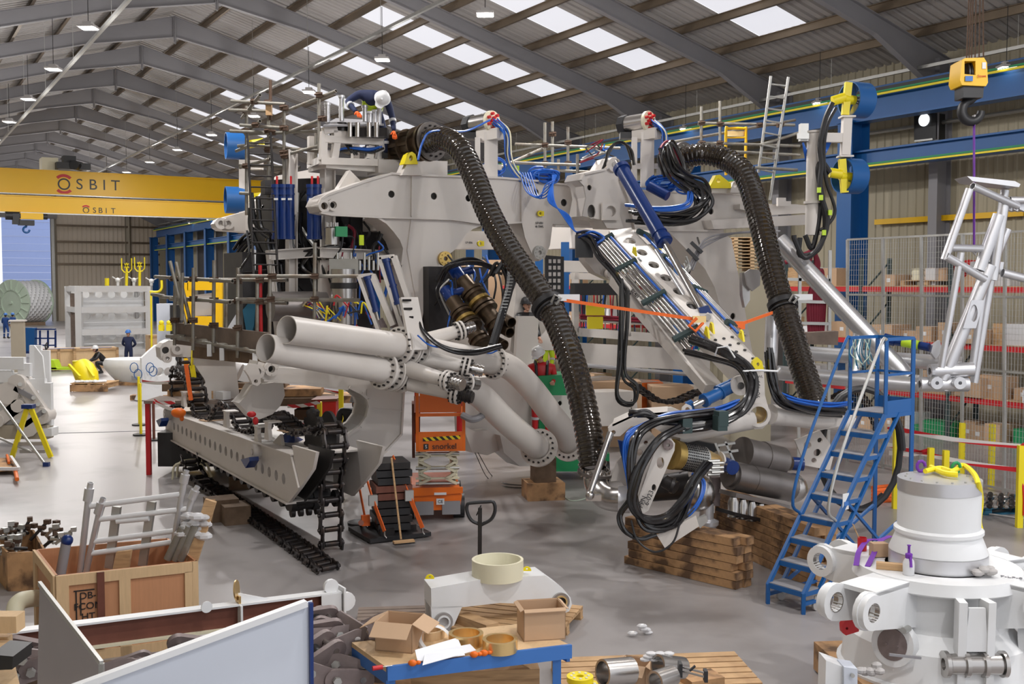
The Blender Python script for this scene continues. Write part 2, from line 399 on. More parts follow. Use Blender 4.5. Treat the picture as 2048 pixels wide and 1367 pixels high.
m = M(); m.bar(H(UB, 8, zt2), H(UB, 114, zt2), .35, .05); m.bar(H(UB, 8, zl2), H(UB, 114, zl2), .35, .05); m.bar(H(UB, 8, (zt2 + zl2) / 2), H(UB, 114, (zt2 + zl2) / 2), .03, zt2 - zl2); m.build('girder', 'blue', cr2)
M().bar(H(UB - .22, 8, zl2 + .02), H(UB - .22, 114, zl2 + .02), .05, .05).build('conductor_bar', 'yel', cr2)
M().bar(H(UB - .22, 8, zl2 + .08), H(UB - .22, 114, zl2 + .08), .05, .05).build('conductor_bar', 'green', cr2)
vc0 = hit(1700, 700, ('u', UB)).dot(AV)
nc = 0
for i, v in enumerate([vc0] + [30.1 + 7.1 * q for q in range(13)]):
    lab = 'large blue steel crane column behind the leaning aluminium tube and mesh fence'
    t = thing('crane_column', 'blue steel column carrying the crane runway along the right wall beyond the white machine' if i else lab, 'column', H(UB, v, 0), group='blue columns along the right wall beyond the machine' if i else None)
    m = M(); m.ibeam(H(UB, v, 0), H(UB, v, zl), .55, .75, .04, .03, up=AU)
    m.prism([H(UB - .05, v - .1, zl2 - .06), H(UB - .05, v + .1, zl2 - .06), H(UB - .5, v + .1, zl2 - .06), H(UB - .5, v - .1, zl2 - .06)], (0, 0, -.02))
    m.build('shaft', 'blue', t); M().box(H(UB, v, .02), (.9, .9, .05), rz=_a).build('base_plate', 'blue', t)
    M().box(H(UB - .1, v, zl + .0), (.7, .6, .05), rz=_a).build('cap_plate', 'blue', t)
# cable trays, lamps
for nm, u, z, lab in (('cable_tray', 5.6, 10.87, 'thin white cable tray high under the left roof slope'), ('cable_tray', 13.3, 11.45, 'thin grey cable tray under the right roof slope beside the lamps'), ('cable_tray', 25.6, 10.0 - .02, 'pale lighting trunking running just above the upper blue girder')):
    if u == 25.6: z = hit(2040, 94, ('u', 25.6)).z
    t = thing(nm, lab, 'cable tray', H(u, 50, z)); M().bar(H(u, 8, z), H(u, VE - 2, z), .09, .09).build('channel', 'galv', t)
    for i, v in enumerate([x - 3.1 for x in FR if x > 14]):
        mm = M(); mm.tube(H(u, v, z), H(u, v, zr(u) - .05), .008, seg=5); mm.build('hanger', 'galv', t)
lampglow = glow('lamp_diffuser', (1, .98, .95), 2.5)
lt = thing('high_bay_lamp', 'white high bay lamp hanging from the roof', 'lamp', (0, 0, 0), 'high bay lamps under the roof')
m = M(); m.box((0, 0, .07), (.42, .42, .06)); m.box((0, 0, .14), (.22, .22, .1)); m.build('housing', 'sheet', lt)
M().box((0, 0, .03), (.38, .38, .02)).build('diffuser', lampglow, lt); M().tube((0, 0, .18), (0, 0, 1.6), .01, seg=5).build('cable', 'cablek', lt)
first = True
for u, z in ((5.0, 10.5), (13.3, 10.55), (25.0, 9.35)):
    for v in [23.7 + 6.3 * i for i in range(-4, 13)]:
        if first: o = lt; first = False; o.location = H(u, v, z)
        else: o = copy_tree(lt, H(u, v, z))
        o['label'] = 'white high bay lamp hanging on a wire under the %s roof slope' % ('left' if u < 8 else 'right')
        o['group'] = 'lamps under the %s roof slope' % ('left' if u < 8 else 'right')
        if min(abs(v - 69.4), abs(v - 57.1)) > 3.5 and u < 20:
            kk = .7 if u < 8 else 1
            ld = bpy.data.lights.new('lamp_light', 'AREA'); ld.energy = 290 * kk; ld.size = .36; ld.color = (1, .97, .95)
            lo = bpy.data.objects.new('lamp_light', ld); C.objects.link(lo); lo.parent = o
            ld = bpy.data.lights.new('lamp_light', 'POINT'); ld.energy = 210 * kk; ld.shadow_soft_size = .2; ld.color = (1, .97, .95)
            lo = bpy.data.objects.new('lamp_light', ld); C.objects.link(lo); lo.parent = o; lo.location = (0, 0, -.25)
# pipes on the wall
t = thing('conduit', 'long pale conduit along the right wall between the two blue girders', 'pipe', H(26.7, 40, 5)); z = hit(2040, 221, ('u', 26.6)).z
M().tube(H(26.6, 14, z), H(26.6, 60, z), .06).build('pipe', 'galv', t)
t = thing('wall_rail', 'yellow painted rail on the right cladding beside the blue column', 'rail', H(26.7, 30, 3)); z = hit(1850, 438, ('u', 26.8)).z
M().bar(H(26.8, 18, z), H(26.8, vc0 + .5, z), .12, .16).build('rail', 'yellow', t)
# ================= overhead travelling cranes
def crane(v, ub, zb_, h, th, lab, logo_x, logo_y, cap, lx, small):
    t = thing('overhead_crane', lab, 'crane', H(10, v, zb_))
    m = M(); a, b = H(UL + .3, v, zb_), H(ub, v, zb_)
    m.bar(a + UP * h / 2, b + UP * h / 2, th, h - .06); m.bar(a + UP * .03, b + UP * .03, th + .2, .06); m.bar(a + UP * (h - .02), b + UP * (h - .02), th + .1, .05)
    m.build('girder', 'yellow', t)
    M().bar(a + AV * (-th / 2 - .17) - UP * .04, b + AV * (-th / 2 - .17) - UP * .04, .05, .05).build('cable_track', 'galv', t)
    m = M(); m.bar(H(ub - .2, v - 1.6, zb_ + .1), H(ub - .2, v + 1.6, zb_ + .1), .4, .45); m.build('end_carriage', 'yellow', t)
    pl = ('v', v - th / 2 - .012)
    c = hit(logo_x, logo_y, pl); q = (c - V((0, 0, EYE))).y / F; nn = -AV
    M().ring(c, nn, cap * .80 * q, cap * .60 * q, .01, 30).build('emblem_ring', 'black', t)
    for s in (1, -1):
        P = []
        for r_, seq in ((1.36, range(0, 13)), (.97, range(12, -1, -1))):
            for i in seq:
                an = pi / 2 * s + (i / 12 - .5) * 1.62; P.append(c + AU * cos(an) * r_ * cap * q + UP * sin(an) * r_ * cap * q)
        m = M(); m.prism(P, nn * .01); m.build('emblem_arc', 'red', t)
    for ch, x in zip('SBIT', lx):
        p = hit(x, logo_y + (x - logo_x) * .035, pl); text(ch, cap * 2.05 * q, p, AU, UP, 'black', t, 'letter')
    return t
c1 = crane(69.4, 24.9, 9.2, 1.42, .5, 'big yellow overhead crane beam lettered OSBIT beneath the left roof', 128, 368, 14.5, (159, 186, 208.5, 231), 0)
c2 = crane(57.1, 24.9, 7.35, .80, .4, 'smaller yellow crane beam lettered OSBIT hanging lower beneath the big one', 172, 420, 7.4, (189, 201, 212.5, 226.5), 1)
# trolley on the big crane
p = hit(128, 342, ('v', 69.4)); q = 69.4 / F
M().box(p + V((-.9, 0, .35)), (.9, 1.2, .8), rz=_a).build('trolley_cabinet', 'cream', c1)
m = M(); m.box(p + V((.5, 0, .25)), (1.9, 1.2, .4), rz=_a); m.box(p + V((.3, 0, .6)), (.7, .8, .55), rz=_a); m.tube(p + V((.9, -.7, .3)), p + V((.9, .2, .3)), .28); m.build('hoist_trolley', 'black', c1)
p = hit(52, 432, ('v', 56.6))
h1 = thing('chain_hoist', 'small yellow hoist with hook hanging under the lower crane beam', 'hoist', p)
m = M(); m.bar(p - AU * .3, p + AU * .75, .3, .3); m.build('hoist_body', 'yellow', h1)
m = M(); m.tube(p - AU * .9 - UP * .0, p - AU * .25 - UP * .0, .2); m.box(p - UP * .32, (.7, .4, .25), rz=_a); m.tube(p + AU * .75, p + AU * .95, .14); m.box(p - AU * .45 - UP * .15, (.3, .4, .5), rz=_a); m.build('motor', 'black', h1)
def hook(c, s, nax=AU, n=14):
    pts = [c + UP * s * 1.0, c + UP * s * .6]
    for i in range(n + 1):
        an = pi / 2 + i / n * 1.5 * pi * (1); pts.append(c + nax * cos(an) * s * .55 + UP * (sin(an) * s * .55))
    return pts
M().path(hook(p - UP * .65, .25), .05).build('hook', 'blue', h1)
# ================= far left: cable reel, men, dolly, column
c = at(24, 605, 100); ax = V((.35, .94, 0)).normalized()
rl = thing('cable_reel', 'huge pale green cable reel with zigzag lagging standing by the open end door', 'reel', (c.x, c.y, 0))
m = M(); m.disc(c, ax, 2.15, .12, 40); m.build('flange', 'sage', rl)
m = M(); m.ring(c - ax * .1, ax, 1.25, 1.15, .1, 30)
for i in range(16):
    an = i * pi / 8; d = UP.cross(ax) * cos(an) + UP * sin(an); m.bar(c - ax * .1 + d * 1.2, c - ax * .1 + d * 2.1, .07, .1, up=ax)
m.disc(c - ax * .1, ax, .16, .2); m.build('spoke', 'sage', rl)
m = M(); seg = 48
x_, y_, z_ = basis(ax); prof = []
for j in range(17):
    ring_ = []
    for i in range(seg):
        an = 2 * pi * i / seg; r = 2.0 + (.06 if (i + j) % 3 else -.1); ring_.append(c + ax * (.1 + j * .17) + (x_ * cos(an) + y_ * sin(an)) * r)
    m.v += ring_
for j in range(16):
    for i in range(seg): m.f.append((j * seg + i, j * seg + (i + 1) % seg, (j + 1) * seg + (i + 1) % seg, (j + 1) * seg + i)); m.s.append(False)
m.build('lagging', 'white2', rl); M().disc(c + ax * 2.9, ax, 2.15, .12, 40).build('flange', 'sage', rl)
m = M(); m.box((c.x + .9, c.y + .5, .15), (3.4, 1.6, .3), rz=_a); m.build('cradle', 'oldwood', rl)
g = gd(39, 778); cb = thing('box_column', 'tall beige steel box section standing upright on the floor at far left', 'column', g)
z = at(39, 642, g.y).z; wd = 24 * g.y / F
M().box((g.x, g.y, z / 2), (wd, wd, z), rz=.3).build('shaft', 'beige', cb); M().box((g.x, g.y, z + .02), (wd + .12, wd + .12, .05), rz=.3).build('cap_plate', 'white', cb)
g = gd(75, 713); dl = thing('stacker_truck', 'blue manual stacker truck beside the white rack frame', 'truck', g); s = g.y / F
def G2(x, y, Y): return at(x, y, Y)
m = M(); m.bar(G2(62, 655, g.y), G2(62, 705, g.y), .35, .5); m.build('mast', 'blue', dl)
m = M()
for x in (80, 96, 111): m.bar(G2(x, 660, g.y), G2(x, 708, g.y), .08, .08)
for y in (658, 676, 690): m.bar(G2(70, y, g.y), G2(112, y, g.y), .07, .07)
m.build('guard_frame', 'dblue', dl); m = M()
for dx in (-.55, 0.3): m.tube((g.x - .2 + dx, g.y - .4, .16), (g.x - .2 + dx, g.y - .2, .16), .16)
m.build('wheel', 'black', dl); M().bar((g.x - .6, g.y, .25), (g.x + 1., g.y, .25), .5, .12).build('fork', 'dblue', dl)
# white rack frame
def seg_plane(pl, pts, w_, t, m, closed=False):
    P = [hit(x, y, pl) for x, y in pts]
    for i in range(len(P) - 1): m.bar(P[i], P[i + 1], w_, t, up=UP if abs((P[i + 1] - P[i]).z) < .5 else AU)
rk = thing('rack_frame', 'large white steel rack frame with rows of round holes, behind the plywood crates', 'frame', gd(210, 712))
g = gd(160, 712); v0 = g.dot(AV); u0 = g.dot(AU); u1 = hit(300, 712, ('v', v0)).dot(AU); zt_ = hit(160, 572, ('v', v0)).z; Ym = g.y
m = M()
for u in (u0, u1):
    for v in (v0, v0 + 3.5): m.bar(H(u, v, 0), H(u, v, zt_), .32, .32)
for v in (v0, v0 + 3.5):
    for z in (.15, zt_ * .34, zt_ * .66, zt_ - .15): m.bar(H(u0, v, z), H(u1, v, z), .25, .32)
for u in (u0, u1):
    for z in (.15, zt_ * .66, zt_ - .15): m.bar(H(u, v0, z), H(u, v0 + 3.5, z), .25, .3)
m.build('frame', 'white2', rk)
m = M()
for z0, z1 in ((.2, zt_ * .33), (zt_ * .36, zt_ * .64), (zt_ * .68, zt_ - .2)):
    n = 5; hs = []
    zc = (z0 + z1) / 2 + .25
    for i in range(n):
        c = H(u0 + .5 + (u1 - u0 - 1.) * i / (n - 1), v0 + .8, zc); hs.append([c + AU * .2 * cos(q * pi / 6) + UP * .2 * sin(q * pi / 6) for q in range(12)])
    m.prism([H(u0 + .1, v0 + .8, z0), H(u1 - .1, v0 + .8, z0), H(u1 - .1, v0 + .8, z1), H(u0 + .1, v0 + .8, z1)], AV * .1, hs)
    m.bar(H(u0, v0 + .5, zc - .35), H(u1, v0 + .5, zc - .35), .06, .05)
m.build('holed_web', 'white2', rk)
m = M(); m.prism([H(u0 + .1, v0 + 3.3, .2), H(u1 - .1, v0 + 3.3, .2), H(u1 - .1, v0 + 3.3, zt_), H(u0 + .1, v0 + 3.3, zt_)], AV * .05); m.build('back_plate', 'white2', rk)
m = M()
for i in range(3): m.bar(H(u0 - .02, v0 + .6 + i * .8, .2), H(u0 - .02, v0 + .6 + i * .8, zt_ - .4), .2, .12)
m.build('side_plank', 'greywood', rk)
# things on top of the rack: turbines and yellow posts
def mast(x, ytop, ybot, Y, kind, lab):
    p = at(x, ybot, Y); q_ = at(x, ytop, Y); sc_ = Y / F
    if kind == 'turb':
        t = thing('small_wind_turbine', lab, 'turbine', p); M().tube(p, q_, .08).build('pole', 'white2', t)
        m = M()
        for i in range(3):
            an = .5 + i * 2.09; m.bar(q_, q_ + V((cos(an), 0, sin(an))) * 13 * sc_, .1, .04)
        m.build('blade', 'white2', t); M().ball(q_, .14).build('hub', 'white2', t)
    elif kind == 'fork':
        t = thing('marker_beacon', lab, 'beacon', p); sx = 10 * sc_
        m = M(); m.path([q_ + V((-sx, 0, 0)), q_ + V((-sx, 0, -22 * sc_)), q_ + V((-sx * .5, 0, -28 * sc_)), q_ + V((sx * .5, 0, -28 * sc_)), q_ + V((sx, 0, -22 * sc_)), q_ + V((sx, 0, 0))], .035); m.tube(p, q_ - UP * 28 * sc_, .08); m.build('fork_frame', 'yel', t)
        m = M(); c = q_ - UP * 15 * sc_
        for an in (pi / 4, -pi / 4, pi / 2): d = V((cos(an), 0, sin(an))) * 6 * sc_; m.bar(c - d, c + d, .04, .06)
        m.tube(c - UP * 5 * sc_, c - UP * 12 * sc_, .06); m.build('cross_panel', 'yel', t)
    else:
        t = tag(M().tube(p, q_, .12).build('bollard', 'yel'), lab, 'post')
yt = hit(230, 572, ('v', v0 + 1.7)).y
mast(253, 516, 571, yt, 'fork', 'yellow forked beacon with crossed plates, left one on the white rack')
mast(279, 514, 571, yt + .5, 'fork', 'yellow forked beacon with crossed plates, right one on the white rack')
mast(236, 560, 571, yt, 'turb', 'small white three-bladed turbine on the white rack, leftmost')
mast(268, 560, 571, yt + .8, 'turb', 'small white three-bladed turbine between the yellow beacons')
mast(303, 562, 571, yt + .3, 'turb', 'small white three-bladed turbine at the right edge of the white rack')
mast(214, 556, 571, yt, 'post', 'short yellow post on the white rack, left end')
# plywood crates in front of the rack
def crate_box(p0, w_, d_, h_, name, lab, mt='pale', rz=_a, grp=None):
    t = thing(name, lab, 'crate', p0, grp); c = V((p0.x, p0.y, 0)); ex = V((cos(rz), sin(rz), 0)); ey = V((-sin(rz), cos(rz), 0))
    m = M(); m.box(c + UP * h_ / 2 + ey * d_ / 2, (w_ - .04, d_ - .04, h_ - .02), rz=rz); m.build('panel', mt, t)
    m = M()
    for sx in (-1, 0, 1): m.box(c + ex * sx * (w_ / 2 - .06 * abs(sx)) + UP * h_ / 2, (.12, .05, h_), rz=rz)
    for zz_ in (.06, h_ - .06): m.box(c + UP * zz_, (w_, .05, .12), rz=rz)
    m.build('batten', 'wood', t); return t
g = gd(118, 737); cr1 = crate_box(g, 62 * g.y / F / .86, 1.2, 40 * g.y / F, 'plywood_crate', 'long pale plywood crate with blue tape behind the lime green pallet truck')
g = gd(193, 735); cr2_ = crate_box(g, 74 * g.y / F / .86, 1.2, 40 * g.y / F, 'plywood_crate', 'long pale plywood crate with blue edge just left of the crouching worker')
for cr_, g in ((cr1, gd(118, 737)), (cr2_, gd(193, 735))): M().box(V((g.x, g.y, 40 * g.y / F + .01)) + AV * .03, (60 * g.y / F, .08, .02), rz=_a).build('tape', 'blue2', cr_)
g = gd(330, 715); crate_box(g, 1.6, 1.0, 1.2, 'plywood_crate', 'plain pale wooden crate between the white rack and the scaffold')
# lime pallet truck
g = gd(120, 741); pt = thing('pallet_truck', 'lime green hand pallet truck with black handle at the plywood crates', 'pallet truck', g); s = g.y / F
a_ = at(105, 735, g.y)
m = M(); m.bar(V((a_.x, g.y - .3, .12)), V((a_.x + 48 * s, g.y - .3, .12)), .16, .1); m.bar(V((a_.x, g.y + .2, .12)), V((a_.x + 48 * s, g.y + .2, .12)), .16, .1); m.prism([V((a_.x - .05, g.y - .38, .1)), V((a_.x + .35, g.y - .38, .1)), V((a_.x + .2, g.y - .38, .5)), V((a_.x - .05, g.y - .38, .52))], (0, .6, 0)); m.build('fork', 'lime', pt)
M().path([V((a_.x - .1, g.y, .2)), at(92, 700, g.y), at(90, 690, g.y), at(94, 684, g.y), at(95, 695, g.y), at(92, 700, g.y)], .035).build('handle', 'black', pt)
M().tube((a_.x - .15, g.y - .15, .17), (a_.x - .15, g.y + .15, .17), .17).build('wheel', 'black', pt)
# yellow buoyant casting on pallet
g = gd(178, 783); s = g.y / F
pz = thing('pallet', 'small pallet under the yellow nosed casting', 'pallet', g); m = M()
for i in range(5): m.box((g.x, g.y + .1 + i * .24, .3), (75 * s, .2, .03))
for i in (-1, 0, 1): m.box((g.x + i * 32 * s, g.y + .6, .2), (.1, 1.2, .16))
m.build('deck_board', 'wood', pz); M().box((g.x, g.y, .13), (75 * s, .08, .24)).build('front_board', 'timber', pz)
yb = thing('yellow_casting', 'bright yellow nose-down casting with a round collar on a pallet', 'casting', (g.x, g.y + .5, .32))
c0 = at(182, 768, g.y + .45); c1_ = at(162, 728, g.y + .9)
m = M(); axd = (c1_ - c0).normalized(); L_ = (c1_ - c0).length
m.lathe([(.02, -.18), (.16, -.1), (.34, .12), (.42, .4), (.40, L_ * .75), (.3, L_), (.01, L_ + .01)], c0, axd, 24); m.build('body', 'yel', yb)
m = M(); m.lathe([(.16, 0), (.3, 0), (.3, .25), (.16, .25), (.16, 0)], c1_ - UP * .12, UP, 24); m.build('collar', 'yel', yb)
m = M()
for s_ in (-1, 1): m.bar(c0 + V((s_ * .25, -.38, .3)), c1_ + V((s_ * .3, -.35, 0)), .08, .1)
m.build('rib', 'yel', yb)
rg = M()
for i in range(9): rg.ball((g.x - .45 + i * .11, g.y + .12 + .08 * (i % 3), .36), .09, (1.4, 1.2, .6), 8, 5)
tag(rg.build('cleaning_rags', 'paper', None), 'crumpled white rags around the nose of the yellow casting', 'rag', kind='stuff')
# white boat-like hull on timbers
g = gd(262, 772); s = g.y / F
hl = thing('fairing', 'white smooth-rimmed fairing shaped like a shallow hull lying on timbers', 'fairing', g)
def rimrow(y0, y1): return
m = M(); N_ = 28
rows = [(1.0, at(0, 720, g.y).z, .96), (1.0, at(0, 728, g.y).z, 1.02), (1.0, at(0, 738, g.y).z, 1.0), (.86, at(0, 752, g.y).z, .84), (.7, at(0, 766, g.y).z, .66), (.68, at(0, 769, g.y).z, .62)]
cxh = at(262, 740, g.y).x; a_ = 72 * s; b_ = 1.0
for _, z, k_ in rows:
    for i in range(N_):
        an = 2 * pi * i / N_; ex = abs(cos(an)) ** .8 * (1 if cos(an) > 0 else -1); m.v.append(V((cxh + a_ * k_ * ex, g.y + 1.0 + b_ * k_ * sin(an), z)))
for j in range(len(rows) - 1):
    for i in range(N_): m.f.append((j * N_ + i, j * N_ + (i + 1) % N_, (j + 1) * N_ + (i + 1) % N_, (j + 1) * N_ + i)); m.s.append(True)
m.f.append(tuple(range(N_))); m.s.append(False); m.f.append(tuple(range(5 * N_, 6 * N_))); m.s.append(False)
m.build('shell', 'white2', hl)
M().box((cxh + .1, g.y + .22, .5), (.3, .06, .55), rz=.2).build('slot', 'frame', hl)
tag(M().bar((cxh - a_ * .7, g.y + .5, .06), (cxh + a_ * .9, g.y + .5, .06), .3, .14).build('timber_beam', 'timber'), 'long low timber under the white hull-shaped fairing', 'timber')
tag(M().bar((cxh - a_ * .6, g.y + 1.4, .06), (cxh + a_ * .8, g.y + 1.4, .06), .3, .14).build('timber_beam', 'timber'), 'second timber under the rear of the white fairing', 'timber')
# white link assembly on timber at right of hull
g = gd(312, 800); s = g.y / F; pl = ('v', g.dot(AV))
ln = thing('lifting_bracket', 'white holed steel frame standing between the fairing and the scaffold', 'frame', g)
M().plate([(283, 716), (300, 700), (312, 690), (345, 684), (352, 700), (345, 790), (318, 800), (272, 800), (285, 770)], pl, .25, [(319, 743, .15), (337, 743, .15), (330, 702, .1)]).build('side_plate', 'white2', ln)
M().box((g.x, g.y + .3, .08), (1.8, .4, .16), rz=.1).build('foot', 'timber', ln)
m = M()
for x, y in ((268, 735), (276, 748), (300, 735), (306, 742)):
    m.path([at(x + 8 * cos(q), y + 10 * sin(q), g.y - .3) for q in [i * .6 for i in range(12)]], .015, 5)
m.build('hose_loop', 'blue', ln)
# ================= near left: white frame, stepladder, tray
g = gd(45, 884); Yf = g.y; s = Yf / F
wf = thing('white_machine_frame', 'white painted bolted steel frame at the left edge behind the yellow stepladder', 'frame', g)
def bars(lst, Y, m, w_=.09, d_=.09):
    for i, (x0, y0, x1, y1) in enumerate(lst): m.bar(at(x0, y0, Y + i * .011), at(x1, y1, Y + i * .011), w_, d_ - i * .003)
    return m
bars([(-30, 726, 50, 726), (50, 726, 50, 752), (-30, 752, 26, 752), (26, 745, 26, 870), (92, 765, 94, 850), (-30, 770, 92, 768), (0, 800, 60, 800), (5, 760, 5, 870)], Yf, M(), .14, .3).build('frame', 'white2', wf)
bars([(72, 690, 72, 770), (88, 700, 90, 770)], Yf + 1.2, M(), .1, .3).build('upright', 'white2', wf)
m = M(); m.prism([at(x, y, Yf) for x, y in ((68, 690), (85, 712), (90, 760), (70, 765))], (0, .05, 0)); m.build('gusset', 'white2', wf)
m = M(); m.bar(at(-40, 862, Yf), at(101, 862, Yf), .35, .34); m.build('base_beam', 'beige', wf)
m = M()
for x0, y0, x1, y1, w_ in ((20, 785, 60, 850, .5), (38, 765, 85, 830, .4), (0, 840, 40, 810, .3)):
    a, b = at(x0, y0, Yf - .1), at(x1, y1, Yf - .1); m.bar(a, b, .2, w_); m.tube(a - V((0, .15, 0)), a + V((0, .3, 0)), w_ * .55); m.tube(b - V((0, .15, 0)), b + V((0, .3, 0)), w_ * .55)
m.build('link_arm', 'white', wf)
m = M(); m.bar(at(30, 775, Yf - .2), at(68, 796, Yf - .2), .1, .12); m.bar(at(50, 850, Yf - .2), at(88, 822, Yf - .2), .1, .12); m.build('rod', 'frame', wf)
m = M()
for x, y in ((40, 768), (67, 795), (88, 822), (76, 808), (35, 842)): m.tube(at(x, y, Yf - .35), at(x, y, Yf - .1), .05)
m.build('pin', 'galv', wf)
m = M(); m.box(at(98, 862, Yf), (.3, .4, .2)); m.build('foot_plate', 'white2', wf)
g = gd(60, 915); Y = g.y
sl = thing('stepladder', 'yellow stepladder with blue top cap and silver rear legs', 'ladder', g)
m = M()
for x0, x1 in ((54, 24), (62, 102)): m.bar(at(x0, 817, Y), at(x1, 914, Y), .07, .1)
m.build('side_rail', 'yel', sl); M().box(at(57, 812, Y), (.24, .2, .09)).build('top_cap', 'dblue', sl)
bars([(35, 887, 94, 886), (40, 902, 90, 902)], Y, M(), .05, .08).build('tread', 'galv', sl)
a, b = at(-6, 796, Y + .4), gd(93, 932)
bars([], Y, M()).tube(a, b, .03).tube(at(-5, 874, Y), at(63, 903, Y), .03).build('prop_leg', 'galv', sl); M().box(b + UP * .04, (.12, .1, .1)).build('foot', 'dblue', sl)
g = gd(15, 945); ty = thing('wooden_tray', 'white-edged wooden tray with orange handles at the left edge', 'tray', g)
m = M(); m.prism([gd(-40, 915, .12), gd(22, 915, .12), gd(38, 937, .12), gd(-40, 940, .12)], (0, 0, -.04)); m.build('base', 'timber', ty)
m = M(); m.bar(gd(-40, 937, .2), gd(38, 937, .2), .05, .06); m.bar(gd(38, 937, .2), gd(22, 913, .2), .05, .06); m.build('rim', 'white2', ty)
M().tube(gd(30, 937, .15), gd(34, 958, .1), .04).build('handle', 'orange', ty); M().tube(gd(18, 925, .15), gd(14, 910, .15), .03).build('handle', 'orange', ty)
# ================= foreground, left
# open plywood crate with scaffold tubes
zc = .92
A = gd(111, 1151, zc); B = gd(395, 1121, zc); D_ = gd(70, 1098, zc); Cc = gd(336, 1075, zc)
cr = thing('open_crate', 'large open plywood crate with pale battens holding scaffold tubes, foreground left', 'crate', ((A.x + B.x) / 2, (A.y + B.y) / 2, 0))
def dn(p, z): return V((p.x, p.y, z))
m = M()
cen = (A + B + Cc + D_) / 4
for p, q in ((A, B), (B, Cc), (Cc, D_), (D_, A)):
    n = (cen - (p + q) / 2); n.z = 0; n.normalize()
    m.prism([dn(p, 0), dn(q, 0), dn(q, zc), dn(p, zc)], n * .025)
m.prism([dn(A, .05), dn(B, .05), dn(Cc, .05), dn(D_, .05)], (0, 0, .03)); m.build('panel', 'ply', cr)
n = (A - D_); n.z = 0; n.normalize()
def face(p, q, t0, t1, z0, z1, off, th): return [dn(p.lerp(q, t0), z0) + off, dn(p.lerp(q, t1), z0) + off, dn(p.lerp(q, t1), z1) + off, dn(p.lerp(q, t0), z1) + off]
for t0, t1, z0, z1 in ((0, .085, 0, zc), (.085, .96, zc - .11, zc), (.955, 1.0, 0, zc), (.43, .51, 0, zc - .11), (.085, .96, 0, .1), (.9, .957, 0, zc - .1)):
    M().prism(face(A, B, t0, t1, z0, z1, n * .001, 0), n * .025).build('batten', 'pale', cr)
n2 = (A - B); n2.z = 0; n2.normalize()
for t0, t1, z0, z1 in ((0, .12, 0, zc), (.12, .88, zc - .11, zc), (.88, 1, 0, zc)):
    M().prism(face(D_, A, t0, t1, z0, z1, n2 * .001, 0), n2 * .025).build('batten', 'pale', cr)
M().prism(face(A, B, .275, .325, .12, zc, n * .03, 0), n * .02).build('batten', 'rust', cr)
xd = (B - A).normalized()
p0 = dn(A.lerp(B, .19), .60) + n * .006
for i, s in enumerate(('DB-', 'FCOM', 'HT')): text(s, .1, dn(A.lerp(B, .215), .68 - i * .11) + n * .006, xd, UP, 'black', cr, 'stencil')
m = M()
for t, z, a, b in ((.19, .74, .1, .012), (.19, .42, .1, .012)): m.box(dn(A.lerp(B, t), z) + n * .006, (.2, .006, .012), ax=(xd, n, UP))
m.box(dn(A.lerp(B, .135), .58) + n * .006, (.012, .006, .33), ax=(xd, n, UP)); m.box(dn(A.lerp(B, .165), .58) + n * .006, (.012, .006, .2), ax=(xd, n, UP)); m.build('stencil', 'black', cr)
# aluminium scaffold frame standing in the crate
Yc = 11.9
fr = thing('scaffold_section', 'white-runged aluminium scaffold frame leaning in the open crate', 'frame', at(300, 1120, Yc))
def tb(m, x0, y0, Y0, x1, y1, Y1, r, **k): return m.tube(at(x0, y0, Y0), at(x1, y1, Y1), r, **k)
for x0, y0, x1, y1 in ((179, 976, 157, 1170), (203, 1005, 165, 1175), (371, 948, 348, 1080), (391, 980, 345, 1110)):
    M().tube(at(x0, y0, Yc), at(x1, y1, Yc), .036).tube(at(x0, y0, Yc), at(x0 + (x1 - x0) * .18, y0 + (y1 - y0) * .13, Yc), .052).tube(at(x0, y0, Yc) , at(x0 - (x1 - x0) * .1, y0 - (y1 - y0) * .06, Yc), .032, wall=.005).build('upright', 'alu', fr)
for x0, y0, x1, y1 in ((180, 1012, 362, 988), (198, 1038, 378, 1017), (182, 1083, 350, 1061), (178, 1107, 348, 1083), (233, 1042, 298, 1036)):
    M().tube(at(x0, y0, Yc), at(x1, y1, Yc), .031).build('rung', 'white2', fr)
for x0, y0, x1, y1 in ((234, 1012, 218, 1135), (304, 1002, 285, 1130)): M().bar(at(x0, y0, Yc + .05), at(x1, y1, Yc + .05), .06, .09).build('stile', 'galv', fr)
t = thing('scaffold_tube', 'single dark scaffold tube with blue cap standing in the crate left end', 'tube', at(122, 1145, Yc)); M().tube(at(133, 1082, Yc - .3), at(121, 1148, Yc - .3), .055).build('tube', 'frame', t); M().ball(at(134, 1080, Yc - .3), .065).build('cap', 'dblue', t)
t = thing('bundled_tubes', 'bundle of tubes with ends wrapped in clear plastic in the crate right end', 'tube bundle', at(360, 1110, Yc - .2))
for i, (x0, y0, x1, y1) in enumerate(((365, 1055, 335, 1118), (378, 1052, 350, 1120), (390, 1050, 360, 1120))): M().tube(at(x0, y0, Yc - .25), at(x1, y1, Yc - .25), .045).build('tube', 'scaf', t)
random.seed(3); m = M()
for i in range(26):
    p = at(362 + random.random() * 52, 1030 + random.random() * 42, Yc - .3 + random.random() * .2); m.ball(p, .045 + random.random() * .03, (1.3, 1, .7), 7, 5)
m.build('plastic_wrap', 'plastic', t); m = M(); m.bar(at(422, 1000, Yc - .2), at(384, 1122, Yc - .2), .06, .12); m.build('board', 'wood', t)
tag(M().prism([at(x, y, Yc - .3) for x, y in ((232, 1104), (262, 1100), (256, 1140), (224, 1142))], (0, .05, 0)).build('plywood_offcut', 'wood'), 'square wood offcut standing in the crate against the scaffold frame', 'board')
